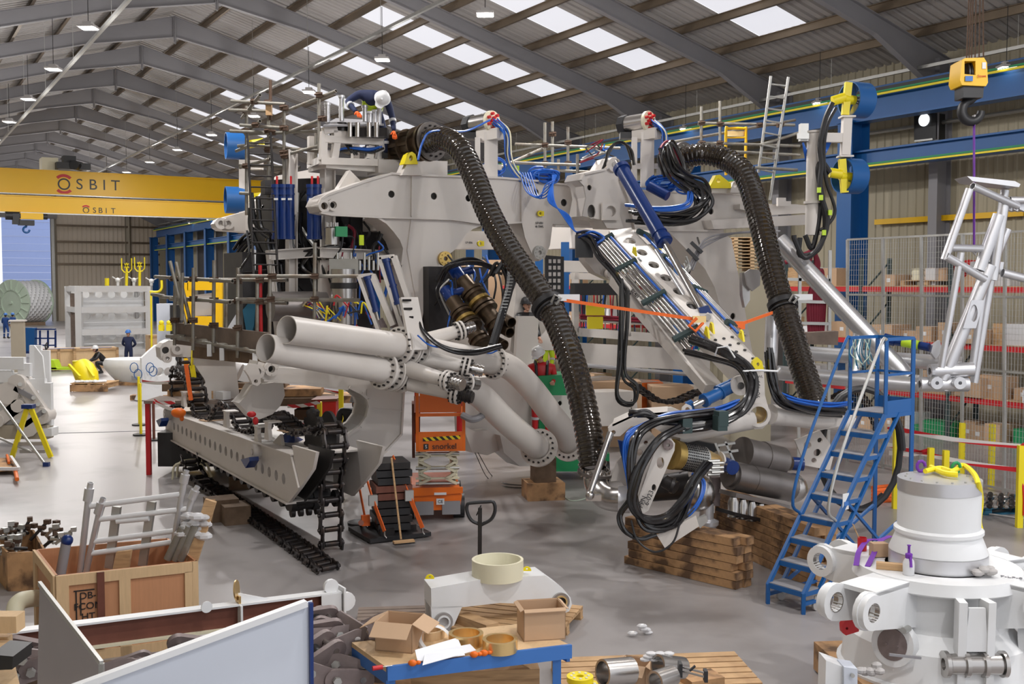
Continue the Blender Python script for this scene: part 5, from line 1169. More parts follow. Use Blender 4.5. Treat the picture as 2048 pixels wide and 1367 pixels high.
for k_, l in enumerate(([(1665, 205), (1650, 240), (1640, 290), (1643, 330), (1640, 380), (1655, 440), (1640, 490), (1610, 515), (1590, 480), (1588, 470)], [(1672, 215), (1655, 250), (1648, 300), (1652, 360), (1670, 420), (1655, 450), (1640, 460)], [(1660, 345), (1645, 325), (1636, 340), (1645, 400), (1650, 455), (1635, 500), (1600, 510), (1600, 475)], [(1655, 350), (1640, 335), (1640, 420), (1625, 495), (1610, 470)])):
    hose([at(x, y, Yt - .25 + .05 * k_) for x, y in l], .045 if k_ != 1 else .03, 'black')
for i in range(5): hose(PX([(1606, 285, Yt), (1608 + i, 300, Yt), (1612 + i * 2, 320, Yt + .1)]), .015, 'hblue'); hose(PX([(1655 + i * 2, 280, Yt), (1650 + i, 300, Yt + .1), (1645, 315, Yt)]), .014, 'hblue')
for x, y in ((1638, 380), (1642, 395), (1660, 425), (1648, 465)): M().box(at(x, y, Yt - .32), (.06, .05, .09)).build('tape_flag', 'lime', TR)
for x, y in ((470, 292), (469, 400)):
    c = at(x + 2, y, 24.3); M().ring(c, (.93, .37, 0), .30, .28, .45, 32).build('thruster_duct', 'blue', TR); m = M(); m.bar(c + V((.2, .2, -.33)), c + V((.2, .2, .33)), .05, .08); m.tube(c + V((.25, .1, .05)), c + V((.6, .1, .1)), .09); m.build('thruster_mount', 'yel', TR)
m = M(); m.bar(at(489, 320, 24.3), at(489, 440, 24.3), .2, .2); m.bar(at(489, 330, 24.3), at(525, 330, 24.3), .2, .2); m.build('thruster_arm', 'white', TR)
# --- winch motors with red faces on posts
for x, y, Y in ((985, 243, 20.3), (1298, 243, 20.8)):
    c = at(x - 3, y, Y); ax = V((.72, -.69, .03)).normalized(); m = M(); m.tube(c - ax * .5, c, .17, seg=24); m.build('motor_can', 'stain', TR); m = M(); m.tube(c - ax * .62, c - ax * .47, .2, seg=8); m.box(c - ax * .45 - UP * .22, (.35, .3, .12)); m.build('motor_base', 'black', TR)
    M().disc(c + ax * .02, ax, .2, .06, 26).build('connector_plate', 'cream', TR); m = M(); m.bolts(c + ax * .04, ax, .14, 7, .03, .07); m.bolts(c + ax * .04, ax, .06, 4, .03, .08); m.build('connector', 'red', TR)
    m = M(); m.bar(c - UP * .2, c - UP * 1.25 + ax * .0, .12, .25); m.bar(c - UP * .25 - ax * .3, c - UP * .25 + ax * .25, .2, .2); m.bar(c - UP * .3 - V((.25, 0, 0)), c - UP * 1.2 - V((.25, 0, 0)), .12, .1); m.bar(c - UP * .85 - V((.3, 0, 0)), c - UP * .85 + V((.2, 0, 0)), .1, .1); m.build('motor_stand', 'white', TR)
    q = F / Y
    bundle([c + ax * .1, c + V((.28, -.25, -.25)), c + V((.32, -.3, -.7)), c + V((.5, -.25, -1.0)), c + V((.75, -.1, -1.15))], 11, .06, .014, ['hblue', 'hblue', 'black', 'hblue', 'cream'], seed=int(x))
# coiled blue cables
for cx_, cy_, rx, ry, Y, n_ in ((1085, 352, 26, 12, 20.3, 16), (985, 335, 22, 20, 20.4, 7), (1330, 365, 30, 12, 20.4, 12), (1380, 375, 20, 8, 20.2, 8)):
    for i in range(n_):
        a0 = rg.uniform(0, 6.28); R1, R2 = rx * rg.uniform(.5, 1.1), ry * rg.uniform(.6, 1.3); ox, oy = rg.uniform(-8, 8), rg.uniform(-5, 5)
        hose([at(cx_ + ox + R1 * cos(a0 + t * .7), cy_ + oy + R2 * sin(a0 + t * .7), Y + .1 * sin(a0 + t)) for t in range(8)], .019, 'hblue', name='cable', n=4, seg=6)
for i in range(5):
    hose(PX([(1040 + i * 5, 345, 20.1), (1055 + i * 6, 385 + i * 3, 19.7), (1090, 395 - i * 6, 19.6), (1110, 360, 19.8)]), .012, 'hblue', name='cable', seg=6)
    hose(PX([(1105 + i * 2, 350, 19.9), (1108 - i * 3, 400, 19.4), (1125 + i * 3, 430, 19.2), (1150, 462, 19.0), (1175, 465, 18.9)]), .014, 'hblue', name='cable', seg=6)
hose(PX([(980, 240, 19.9), (930, 262, 19.4), (865, 262, 18.3), (845, 285, 18.1), (836, 320, 17.9)]), .018, 'hblue', name='cable')
M().box(at(1033, 337, 20.1), (.1, .1, .1)).build('tape_flag', 'lime', TR)
# --- boom mount and boom
MNT = ('v', 16.3)
solid('boom_mount', [(1157, 360), (1163, 347), (1208, 337), (1222, 316), (1232, 313), (1240, 326), (1240, 360), (1254, 395), (1262, 430), (1268, 458), (1214, 456), (1205, 440), (1165, 432), (1172, 395), (1168, 372)], MNT, .45, 'white', [(1179, 375, .05), (1183, 423, .09, .13)])
solid('mount_cheek', [(1205, 405), (1240, 405), (1240, 440), (1205, 440)], ('v', 16.2), .04, 'white', [(1222, 422, .12, .1)])
strip([(1157, 360), (1163, 347), (1208, 337), (1222, 316)], MNT, .55, -.08); strip([(1240, 326), (1240, 360), (1254, 395), (1268, 458)], MNT, .55, -.08)
c = hit(1223, 330, MNT); M().ring(c + nv * .03, nv, .13, .05, .1, 22).build('pivot_boss', 'white', TR); M().disc(c + nv * .06, nv, .05, .08).build('pin', 'stain', TR)
solid('boom_bracket', [(1166, 480), (1200, 470), (1230, 530), (1235, 555), (1222, 560), (1190, 545), (1170, 520)], ('v', 16.3), .2, 'white'); c = hit(1219, 546, ('v', 16.2)); M().ring(c, nv, .09, .03, .1, 18).build('pivot_boss', 'white', TR)
P0, P1 = at(1240, 458, 19.5), at(1505, 738, 15.4)
bd = (P1 - P0).normalized(); bs = V((1, 0, 0)) - bd * bd.x; bs.normalize(); bn_ = bs.cross(bd); bn_ = bn_ if bn_.y < 0 else -bn_
Lb = (P1 - P0).length; w0, w1 = .22, .2
def bp_(s, t, o=0): return P0 + bd * s * Lb + bs * t + bn_ * o
hs = []
for i in range(6):
    s = .1 + i * .1; hs.append([bp_(s, 0) + bd * .13 * cos(q * pi / 7) + bs * .085 * sin(q * pi / 7) for q in range(14)])
M().prism([bp_(0, -w0), bp_(0, w0), bp_(.72, w0), bp_(1, w1), bp_(1, -w1), bp_(.72, -w0)], -bn_ * .04, hs).build('boom', 'white', TR)
for t in (-w0, w0): M().prism([bp_(0, t), bp_(1, t * .92), bp_(1, t * .92, -.3), bp_(0, t, -.4)], bs * .03 * (1 if t < 0 else -1)).build('boom_side', 'white', TR)
M().prism([bp_(0, -w0, -.4), bp_(0, w0, -.4), bp_(1, w1, -.3), bp_(1, -w1, -.3)], bn_ * .02).build('boom_bottom', 'white', TR)
m = M()
for s in (.82, .86, .9, .95, .98):
    for t in (-.14, 0, .14): m.disc(bp_(s, t, .01), bn_, .025, .01, 10)
m.build('bolt_hole', 'black', TR)
for s, t in ((.22, -.2), (.2, .3), (.78, -.12), (.85, .2), (.8, -.25)): c = bp_(s, t, .04); M().prism([c - bd * .08, c + bd * .08, c + bd * .03 + UP * .13, c - bd * .03 + UP * .13], bs * .03, [[c + UP * .08 + bd * .02 * cos(q) + UP * .02 * sin(q) for q in range(6)]]).build('lifting_eye', 'yel', TR)
text('LP-007', .06, bp_(.25, -.15, .01), bd, -bs, 'black', TR)
# rods alongside the boom
for side, n_ in ((-1, 6), (1, 4)):
    for i in range(n_):
        t = side * (w0 + .08 + i * .055); a, b = bp_(.04 if side < 0 else .08, t, .02 - .02 * i), bp_(.8, t * .95, -.0 - .03 * i)
        cyl('hydraulic_rod', a, b, .022, 'stain' if i else 'hblue', seg=10)
    for s in (.05, .26, .5, .74):
        cyl('rod_clamp', bp_(s, side * (w0 + .02), .04), bp_(s, side * (w0 + .42 if side < 0 else w0 + .28), -.12), .055, 'tcoat', seg=6)
# lower boom (second member)
a, b = at(1235, 560, 18.6), at(1425, 778, 15.9); d = (b - a).normalized(); M().bar(a, b, .3, .16).build('lower_boom', 'white', TR)
text('02-439', .09, a.lerp(b, .2) + V((0, -.1, .1)), d, V((.5, -.2, .6)), 'black', TR)
# main blue cylinder, rod and clevis
a, b, c_ = at(1234, 322, 19.3), at(1330, 486, 18.0), at(1408, 628, 16.9)
cyl('hydraulic_cylinder', a.lerp(b, .1), b, .125, 'blue' if 0 else 'dblue', ends=((0, .15, .08), (.96, .15, .1), (.88, .14, .03))); cyl('piston_rod', b, c_, .06, 'stain'); M().tube(a, a.lerp(b, .12), .05).build('cylinder_eye', 'stain', TR)
cyl('guide_tube', at(1312, 500, 18.2), at(1390, 625, 17.1), .035, 'alu')
m = M(); m.prism([c_ + V((-.1, -.08, .1)), c_ + V((.05, -.08, .14)), c_ + V((.2, -.08, -.12)), c_ + V((.1, -.08, -.26)), c_ + V((-.02, -.08, -.2))], (0, .2, 0)); m.build('clevis', 'dblue', TR)
for o_ in (-.14, .16):
    c = bp_(.66, .06 + o_ * .0, .0) ; P = [at(x, y, 16.75 + o_) for x, y in ((1407, 650), (1408, 632), (1416, 624), (1424, 630), (1432, 660), (1420, 668))]; M().prism(P, (0, .04, 0)).build('clevis_lug', 'white', TR)
M().tube(at(1416, 634, 16.55), at(1416, 634, 17.1), .05).build('pin', 'stain', TR)
text('SWL', .08, bp_(.97, -.1, .02), bs, bd * -1, 'black', TR)
# knuckle plate with big bore
KN = ('Y', 15.2); P = [hit(x, y, KN) for x, y in ((1505, 745), (1508, 735), (1524, 735), (1528, 745), (1530, 790), (1536, 812), (1541, 828), (1536, 846), (1525, 857), (1510, 858), (1497, 850), (1490, 835), (1491, 818), (1502, 800), (1506, 780))]
c = hit(1516, 829, KN); M().prism(P, (0, .3, 0), [[c + V((.125 * cos(q * pi / 10), 0, .125 * sin(q * pi / 10))) for q in range(20)]]).build('knuckle', 'white', TR)
M().ring(c + V((0, -.02, 0)), (0, 1, 0), .17, .125, .06, 28).build('bore_ring', 'white', TR); M().tube(c + V((0, .02, 0)), c + V((0, .6, 0)), .126, seg=26, wall=.01).build('bore_bush', 'gold', TR)
M().prism([at(x, y, 15.15) for x, y in ((1503, 738), (1506, 722), (1515, 714), (1524, 722), (1528, 738))], (0, .1, 0), [[at(1516, 728, 15.15) + V((.02 * cos(q), 0, .03 * sin(q))) for q in range(6)]]).build('lifting_lug', 'yel', TR)
text('90-439', .09, at(1516, 778, 15.15), V((0, 0, 1)), V((-1, 0, 0)), 'black', TR); text('1t SWL', .05, at(1515, 753, 15.15), V((1, 0, 0)), UP, 'black', TR)
# lower arms, left and right of the knuckle
a, b = at(1500, 838, 15.3), at(1350, 872, 14.7); M().tube(a, b, .15, .12, 22).build('lower_arm', 'white', TR)
P = [(1217, 856), (1225, 848), (1268, 828), (1335, 823), (1365, 836), (1430, 846), (1430, 862), (1370, 878), (1330, 868), (1300, 850), (1262, 852), (1240, 872), (1228, 872), (1218, 866)]
M().plate(P, ('Y', 14.5), .12, [(1227, 864, .03)]).build('arm_plate', 'white', TR); M().plate([(x + 9, y - 9) for x, y in P], ('Y', 14.85), .1).build('arm_plate', 'white', TR)
m = M(); pp = [hit(x, y, ('Y', 14.5)) for x, y in ((1225, 848), (1268, 828), (1335, 823))]
m.prism([pp[0], pp[1], pp[2], pp[2] + V((.06, .4, .03)), pp[1] + V((.06, .4, .03)), pp[0] + V((.06, .4, .03))], (0, 0, -.03)); m.build('arm_top', 'white', TR)
a, b = at(1540, 828, 15.4), at(1700, 845, 16.4); M().tube(a, b, .15, .13, 22).build('lower_arm', 'white', TR); M().plate([(1560, 812), (1600, 805), (1690, 820), (1690, 850), (1640, 860), (1570, 850)], ('Y', 16.0), .1).build('arm_plate', 'white', TR)
# blue cylinder above lower arm
a, b = at(1470, 770, 15.2), at(1410, 800, 14.9); cyl('hydraulic_cylinder', a, b, .085, 'blue', ends=((0, .1, .06), (1, .1, .05), (.5, .1, .03))); cyl('piston_rod', b, at(1385, 812, 14.8), .045, 'stain'); cyl('hydraulic_cylinder', at(1475, 758, 15.4), at(1432, 778, 15.2), .05, 'blue')
M().plate([(1363, 830), (1366, 815), (1374, 808), (1383, 812), (1388, 830)], ('Y', 14.65), .1, [(1375, 818, .03)]).build('cylinder_lug', 'white', TR); M().plate([(1372, 806), (1384, 800), (1394, 812), (1385, 824)], ('Y', 14.8), .12).build('clevis', 'blue', TR)
c = at(1480, 770, 15.1); M().ring(c, (0, 1, 0), .14, .05, .1, 20).build('cylinder_boss', 'white', TR); M().disc(c - V((0, .04, 0)), (0, 1, 0), .05, .06).build('pin', 'stain', TR)
# PPN leg plates
M().plate([(1316, 884), (1325, 876), (1342, 876), (1350, 886), (1349, 900), (1297, 1020), (1288, 1026), (1278, 1018), (1276, 1000)], ('Y', 14.1), .1, [(1321, 925, .05, .08), (1308, 975, .03, .05)]).build('pump_leg', 'white', TR)
c = at(1336, 889, 14.08); M().ring(c, (0, 1, 0), .07, .025, .04, 16).bolts(c, (0, -1, 0), .055, 6, .008, .03).build('bearing_plate', 'link', TR)
M().plate([(1270, 880), (1300, 862), (1316, 880), (1290, 960), (1275, 1010), (1240, 960), (1222, 962), (1232, 925)], ('Y', 14.5), .06, [(1280, 905, .04, .05), (1275, 935, .045, .06), (1266, 965, .04, .05), (1292, 885, .03)]).build('pump_leg', 'white', TR)
text('PPN', .09, at(1285, 1003, 14.05), V((.35, 0, .9)), V((-.9, 0, .35)), 'black', TR); text('6-023', .09, at(1298, 995, 14.05), V((.35, 0, .9)), V((-.9, 0, .35)), 'black', TR)
M().plate([(1236, 880), (1252, 884), (1262, 930), (1264, 970), (1252, 950)], ('Y', 14.3), .1).build('blue_plate', 'dblue', TR)
# strut, stainless elbow
cyl('strut', at(1219, 872, 14.5), at(1180, 985, 14.2), .045, 'stain', ends=((0, .05, .1),)); M().box(at(1187, 994, 14.2), (.2, .1, .08)).build('strut_foot', 'stain', TR); M().ball(at(1180, 990, 14.15), .06).build('strut_joint', 'stain', TR)
flange(at(1190, 945, 14.9), V((.1, -.1, 1)), .25, .04, .15, 16, 'smoke', 'stain')
M().path(spline([at(1190, 948, 14.9), at(1193, 970, 14.8), at(1206, 990, 14.6), at(1228, 998, 14.5), at(1255, 998, 14.4)], 8), .165, 28).build('steel_elbow', 'stain', TR); M().ring(at(1248, 998, 14.42), (1, -.1, 0), .185, .15, .16, 28).build('pipe_collar', 'alu', TR)
# pump 1: perforated motor, round volute
a, b = at(1345, 908, 14.5), at(1440, 925, 14.9); d = b - a; m = M(); m.tube(a.lerp(b, .12), a.lerp(b, .62), .185, seg=30); m.build('perforated_guard', 'gold' if 0 else 'galv', TR)
m = M(); x_, y_, z_ = basis(d)
for j in range(12):
    for i in range(30):
        an = i * 2 * pi / 30; rd = x_ * cos(an) + y_ * sin(an)
        if rd.y < .5: m.box(a + d * (.16 + j * .037) + rd * .187, (.012, .022, .014), ax=(z_, x_ * -sin(an) + y_ * cos(an), rd))
m.build('guard_slot', 'black', TR)
M().tube(a, a.lerp(b, .13), .2, seg=28).ring(a.lerp(b, .0), d, .21, .1, .04, 28).build('motor_flange', 'gold', TR); M().tube(a.lerp(b, .62), a.lerp(b, .95), .17, .1, 26).build('motor_cone', 'brass', TR); M().ring(a.lerp(b, .95), d, .16, .03, .03, 24).build('motor_flange', 'white', TR)
cyl('hydraulic_motor', a.lerp(b, 1.08), at(1466, 935, 14.7), .1, 'dblue'); m = M()
for i in range(7): p = at(1415 + (i % 2) * 8, 922 + i * 4.5, 14.35); m.tube(p, p + V((.17, .05, 0)), .022, seg=8)
m.build('hose_fitting', 'galv', TR)
c = at(1396, 985, 14.8); M().ball(c, .24, (1, 1, 1.08), 28, 16).build('pump_volute', 'stain', TR); m = M(); m.lathe([(.1, 0), (.1, -.22), (.17, -.25), (.17, -.3), (.13, -.34), (.17, -.4)], c + V((.12, 0, -.14)), UP, 24); m.build('pump_outlet', 'alu', TR)
M().tube(c + V((-.1, .1, .1)), c + V((-.75, .2, .0)), .2, .17, 24).build('pump_inlet', 'dark', TR); m = M(); m.tube(at(1330, 962, 14.3), at(1352, 975, 14.2), .09, seg=18); m.ring(at(1345, 970, 14.22), (1, -.2, -.3), .11, .05, .04, 18); m.build('valve_head', 'dark', TR)
M().plate([(1314, 1070), (1392, 1030), (1398, 1052), (1330, 1096)], ('Y', 13.9), .03).build('cover_plate', 'white', TR); m = M(); m.plate([(1392, 1040), (1412, 1030), (1416, 1042), (1400, 1056)], ('Y', 13.95), .1); m.build('bracket', 'galv', TR)
# pump 2 group
a, b = at(1485, 905, 15.2), at(1560, 922, 15.6); cyl('motor_drum', a, b, .22, 'smoke', seg=28, ends=((.0, .23, .03), (.5, .23, .02), (1, .2, .05))); cyl('hydraulic_motor', b + (b - a) * .25, at(1606, 928, 15.7), .1, 'dblue'); M().tube(b, b + (b - a) * .3, .15, .1, 20).build('motor_cone', 'bronze', TR)
a, b = at(1462, 950, 14.9), at(1585, 975, 15.5); cyl('pressure_vessel', a, b, .205, 'smoke', seg=30, ends=((0, .16, .12), (.3, .21, .02))); M().ball(b, .215, (1, 1, 1), 26, 14).build('vessel_dome', 'stain', TR)
a, b = at(1455, 985, 14.8), at(1562, 1010, 15.3); M().bar(a, b, .35, .06).build('vessel_base', 'smoke', TR); M().bar(at(1450, 1022, 14.7), at(1562, 1048, 15.2), .4, .05).build('vessel_base', 'dark', TR)
for i in range(6): p = a.lerp(b, (i + .4) / 6) + V((0, -.14, -.15)); M().lathe([(.001, .15), (.05, .13), (.075, .06), (.075, -.12), (.085, -.14)], p, UP, 16).build('nozzle', 'stain', TR)
m = M(); 
for p, q in (((1435, 890), (1470, 885)), ((1440, 905), (1476, 900)), ((1430, 885), (1458, 950)), ((1450, 882), (1478, 945))): m.bar(at(*p, 14.9), at(*q, 14.9), .05, .03)
m.build('guard_frame', 'galv', TR); M().bar(at(1345, 880, 15.3), at(1430, 895, 15.5), .25, .12).build('rubber_beam', 'black', TR)
m = M(); m.plate([(1424, 955), (1442, 955), (1440, 1012), (1424, 1010)], ('Y', 15.1), .2); m.build('side_box', 'link', TR)
M().plate([(1590, 880), (1640, 860), (1670, 900), (1660, 940), (1610, 930)], ('Y', 16.3), .06, [(1615, 890, .06), (1635, 905, .06), (1640, 880, .04), (1628, 920, .04)]).build('holed_plate', 'white', TR)
# --- hoses over the arms
K = ['gloss', 'black', 'gloss']
bundle(PX([(1375, 700, 15.6), (1430, 712, 15.2), (1480, 730, 14.9), (1502, 765, 14.8), (1490, 800, 14.7), (1450, 822, 14.6), (1390, 833, 14.4), (1330, 838, 14.3), (1292, 822, 14.2), (1265, 822, 14.2)]), 7, .06, .027, K, seed=31)
bundle(PX([(1385, 680, 15.6), (1440, 700, 15.1), (1494, 735, 14.9), (1507, 780, 14.7), (1480, 825, 14.6), (1430, 848, 14.4), (1362, 858, 14.2)]), 4, .05, .035, K, seed=32)
bundle(PX([(1362, 858, 14.2), (1320, 880, 14.0), (1290, 920, 13.9), (1270, 960, 13.85), (1263, 1010, 13.85), (1285, 1040, 13.85), (1330, 1038, 13.85), (1370, 1000, 13.9), (1390, 960, 14.0), (1415, 930, 14.2)]), 4, .045, .034, K, seed=33)
bundle(PX([(1430, 825, 14.4), (1360, 832, 14.2), (1300, 850, 14.1), (1268, 880, 13.95), (1262, 950, 13.9), (1275, 1020, 13.9), (1300, 1055, 13.85), (1350, 1045, 13.9), (1380, 985, 13.95)]), 4, .045, .028, K, seed=34)
bundle(PX([(1475, 803, 14.7), (1420, 822, 14.5), (1340, 830, 14.3), (1290, 848, 14.15), (1255, 870, 14.0), (1250, 910, 14.0), (1258, 960, 13.95), (1262, 1000, 13.95)]), 9, .035, .016, ['hblue'], seed=35)
bundle(PX([(1385, 950, 14.1), (1405, 965, 14.1), (1400, 1000, 14.0), (1370, 1035, 13.95), (1320, 1045, 13.95)]), 3, .02, .02, ['hblue', 'hblue', 'black'], seed=36)
bundle(PX([(1262, 1000, 13.9), (1240, 1030, 13.95), (1248, 1060, 13.9), (1280, 1078, 13.9), (1310, 1070, 13.9)]), 4, .035, .022, ['gloss', 'black'], seed=37)
hose(PX([(1262, 1040, 13.85), (1275, 1080, 13.8), (1310, 1103, 13.75), (1345, 1085, 13.75), (1360, 1045, 13.8)]), .014, 'black')
bundle(PX([(1540, 700, 15.3), (1548, 760, 15.2), (1565, 800, 15.2), (1620, 818, 15.5), (1690, 822, 15.9)]), 7, .06, .027, K, seed=38)
bundle(PX([(1560, 790, 15.2), (1600, 803, 15.3), (1660, 810, 15.7), (1700, 805, 16)]), 5, .035, .016, ['hblue'], seed=39)
for s in ((1370, 850), (1442, 836), (1440, 845)): M().box(at(*s, 14.25), (.14, .16, .2), rz=.3).build('hose_clamp', 'tcoat', TR)
m = M(); m.path(PX([(1430, 710, 15.0), (1435, 695, 14.9), (1455, 692, 14.9), (1470, 715, 14.8)]), .012); m.path(PX([(1485, 742, 14.8), (1520, 740, 14.8), (1555, 742, 14.9), (1560, 735, 14.9)]), .014); m.build('hose_guide', 'white2', TR)
# black loops hanging from the boom top, hose loop behind
bundle(PX([(1265, 430, 19.4), (1330, 438, 19.3), (1380, 428, 19.2), (1405, 400, 19.2), (1395, 375, 19.3), (1370, 362, 19.5), (1345, 340, 19.7), (1330, 300, 19.9)]), 12, .12, .032, ['gloss', 'gloss', 'black'], seed=41)
bundle(PX([(1255, 410, 19.4), (1320, 418, 19.3), (1372, 410, 19.2), (1382, 385, 19.3)]), 6, .05, .02, ['hblue'], seed=42)
hose(PX([(1210, 335, 20), (1218, 300, 20), (1240, 284, 20), (1262, 300, 20), (1268, 330, 20)]), .03); hose(PX([(1205, 340, 20), (1225, 292, 20), (1250, 288, 20), (1263, 320, 20)]), .025)
bundle(PX([(1340, 345, 19.9), (1330, 310, 20), (1345, 290, 20.2), (1365, 330, 20), (1372, 362, 19.8)]), 8, .1, .025, ['black', 'gloss', 'maroon'], seed=43)
cyl('hydraulic_cylinder', at(1298, 372, 19.6), at(1335, 392, 19.4), .09, 'dblue')
bundle(PX([(1165, 470, 18.8), (1185, 480, 18.6), (1200, 510, 18.3), (1230, 545, 18.0), (1260, 590, 17.5)]), 4, .05, .025, K, seed=44)
bundle(PX([(1160, 470, 18.8), (1180, 465, 18.7), (1205, 475, 18.6), (1190, 490, 18.6)]), 6, .06, .02, ['hblue', 'black', 'dblue'], seed=45)
M().box(at(1168, 492, 18.9), (.3, .3, .4)).build('valve_pack', 'black', TR)
bundle(PX([(1240, 560, 17.2), (1238, 640, 17.0), (1236, 720, 16.9), (1232, 790, 16.8), (1262, 805, 16.8), (1268, 770, 16.8), (1244, 740, 16.9), (1248, 640, 17.0), (1250, 580, 17.2)]), 3, .06, .022, ['cablek'], seed=46)
hose(PX([(1395, 475, 21), (1400, 500, 20.6), (1385, 530, 20.4), (1372, 560, 20.2)]), .02)
for k_ in range(3):
    hose(PX([(1560, 462, 20.3), (1470, 466, 20), (1425 - k_ * 6, 472 + k_ * 9, 19.9), (1400, 490 + k_ * 7, 19.8), (1375 + k_ * 5, 540, 19.7)]), .018, 'frame', name='rigid_pipe')
m = M(); m.bar(at(1382, 484, 19.7), at(1404, 505, 19.7), .06, .06); m.bar(at(1374, 498, 19.7), at(1396, 520, 19.7), .06, .06); m.build('pipe_clamp', 'black', TR)
bundle(PX([(1375, 520, 19.7), (1380, 535, 19.7), (1372, 550, 19.6)]), 4, .06, .022, ['galv'], seed=47)
M().plate([(1418, 376), (1432, 350), (1440, 349), (1462, 367), (1462, 376)], ('v', 16.8), .1, [(1437, 361, .05)]).build('lifting_lug', 'yel', TR); M().plate([(1460, 385), (1466, 365), (1474, 361), (1482, 370), (1485, 385)], ('v', 16.8), .1, [(1470, 370, .05)]).build('lug', 'white', TR); M().plate([(1405, 385), (1430, 372), (1470, 376), (1480, 387)], ('v', 16.9), .3).build('lug_base', 'white', TR)
# ratchet straps around the hoses
a, b, c_ = at(1128, 600, 16.4), at(1390, 638, 16.3), at(1475, 650, 16.6)
t = thing('ratchet_strap', 'orange ratchet strap stretched between the left spiral hose and the boom', 'strap', b); M().bar(a, b, .01, .05).build('webbing', 'strap', t); M().box(b + V((.06, -.02, 0)), (.2, .06, .1)).build('ratchet', 'brass', t); m = M(); m.path([b + V((.12, -.03, -.05)), b + V((0, -.05, -.18)), b + V((-.1, -.05, -.1)), b + V((.02, -.05, .02))], .025); m.build('webbing_tail', 'strap', t)
t = thing('ratchet_strap', 'orange ratchet strap from the boom to the right spiral hose clamp', 'strap', c_); M().bar(c_, at(1545, 625, 17.9), .01, .05).build('webbing', 'strap', t); M().box(c_, (.22, .07, .12)).build('ratchet', 'strap', t); M().bar(c_, at(1452, 642, 16.6), .01, .05).build('webbing_tail', 'strap', t)
# suspended chain hanging strop near the far bay, chains
"""end"""
# ================= roller chains
def chain(pts, wdir, label, pitch=.15, w_=.26, mt='chain', first_only=False, hh=.1, cap=40):
    P = spline(pts, 10); out = [P[0]]; acc = 0.
    for a, b in zip(P, P[1:]):
        L_ = (b - a).length; t = pitch - acc
        while t <= L_: out.append(a.lerp(b, t / L_)); t += pitch
        acc = (acc + L_) % pitch
    t = thing('track_chain', label, 'chain', out[0]); wd = V(wdir).normalized()
    for i in range(min(len(out) - 1, 99)):
        a, b = out[i], out[i + 1]; d = (b - a).normalized(); n = wd.cross(d).normalized(); m = M(); k = w_ / 2 - (.03 if i % 2 else 0)
        for s in (-1, 1):
            o = wd * s * k
            pts_ = []
            for q in range(5): an = pi / 2 + pi * q / 4; pts_.append(a + o + d * cos(an) * hh / 2 + n * sin(an) * hh / 2)
            pts_.append((a + b) / 2 + o - n * hh * .33)
            for q in range(5): an = -pi / 2 + pi * q / 4; pts_.append(b + o + d * cos(an) * hh / 2 + n * sin(an) * hh / 2)
            pts_.append((a + b) / 2 + o + n * hh * .33)
            m.prism(pts_, wd * .025 * s)
        m.tube(a - wd * (w_ / 2 + .05), a + wd * (w_ / 2 + .05), .026, seg=8); m.tube(a - wd * (w_ / 2 - .05), a + wd * (w_ / 2 - .05), .042, seg=10)
        m.build('chain_link', mt, t)
    return t
cw = (AU * 1.0 + V((0, 0, 0))).normalized()
uc = 5.2 + .45
def U(x, y, u=uc): return hit(x, y, ('u', u))
# vertical run, floor run
zt_ = U(662, 860)
vx = U(662, 1000); vv = vx.dot(AV)
chain([U(650, 862), U(664, 850), U(672, 900), U(663, 960), U(662, 1050), U(662, 1115), U(655, 1128)], cw, 'oily track chain hanging vertically from the sprocket of the white track frame', .215, .3, hh=.13)
gp = [gd(655, 1135, .06), gd(600, 1095, .06), gd(540, 1052, .06), gd(480, 1012, .06), gd(440, 985, .06), gd(400, 958, .2), gd(385, 935, .4), gd(378, 905, .75)]
chain(gp, AU * .9 + AV * .2, 'long track chain lying straight on the floor toward the timber blocks', .215, .3, hh=.12)
# chain heaped on top of the frame
tp = [(640, 856), (615, 864), (590, 858), (575, 845), (558, 832), (545, 828), (530, 838), (520, 858), (505, 862), (490, 852), (478, 828), (468, 812), (455, 806), (445, 818), (432, 838), (418, 836), (405, 828), (398, 805), (395, 780)]
chain([U(x, y, 5.55) for x, y in tp], cw, 'glossy black track chain heaped in humps along the top of the white track frame', .19, .3, hh=.12)
chain([U(x, y, 5.5) for x, y in ((395, 790), (388, 760), (372, 745), (360, 735), (356, 760), (360, 800))], cw, 'black chain hanging in front of the scaffold at the far end of the track frame', .15, .3)
chain([U(x, y, 5.9) for x, y in ((372, 712), (368, 750), (362, 790), (352, 820))], cw, 'second black chain strand hanging beside the orange strap under the rear arm', .15, .25)
# far side chains
chain([hit(x, y, ('v', 19.2)) for x, y in ((1270, 770), (1290, 785), (1320, 802), (1355, 800), (1390, 785), (1410, 780))], AV, 'black chain sagging behind the boom over the far white track', .15, .3)
chain([hit(x, y, ('v', 18.6)) for x, y in ((1565, 790), (1600, 800), (1650, 798), (1700, 780), (1730, 800), (1755, 860), (1762, 930), (1740, 1000))], AU + AV * .3, 'black chain looping down behind the blue steps', .16, .3)
# hose reel ring behind the steps
t = thing('hose_coil', 'large round coil of black ribbed hose standing behind the blue steps', 'hose', at(1735, 1010, 16)); c = at(1725, 900, 16.4)
M().path([c + V((.62 * cos(q * .3), .05 * q / 10, .95 * sin(q * .3) - .0)) for q in range(40)], .05, 8).build('hose', 'black', t)
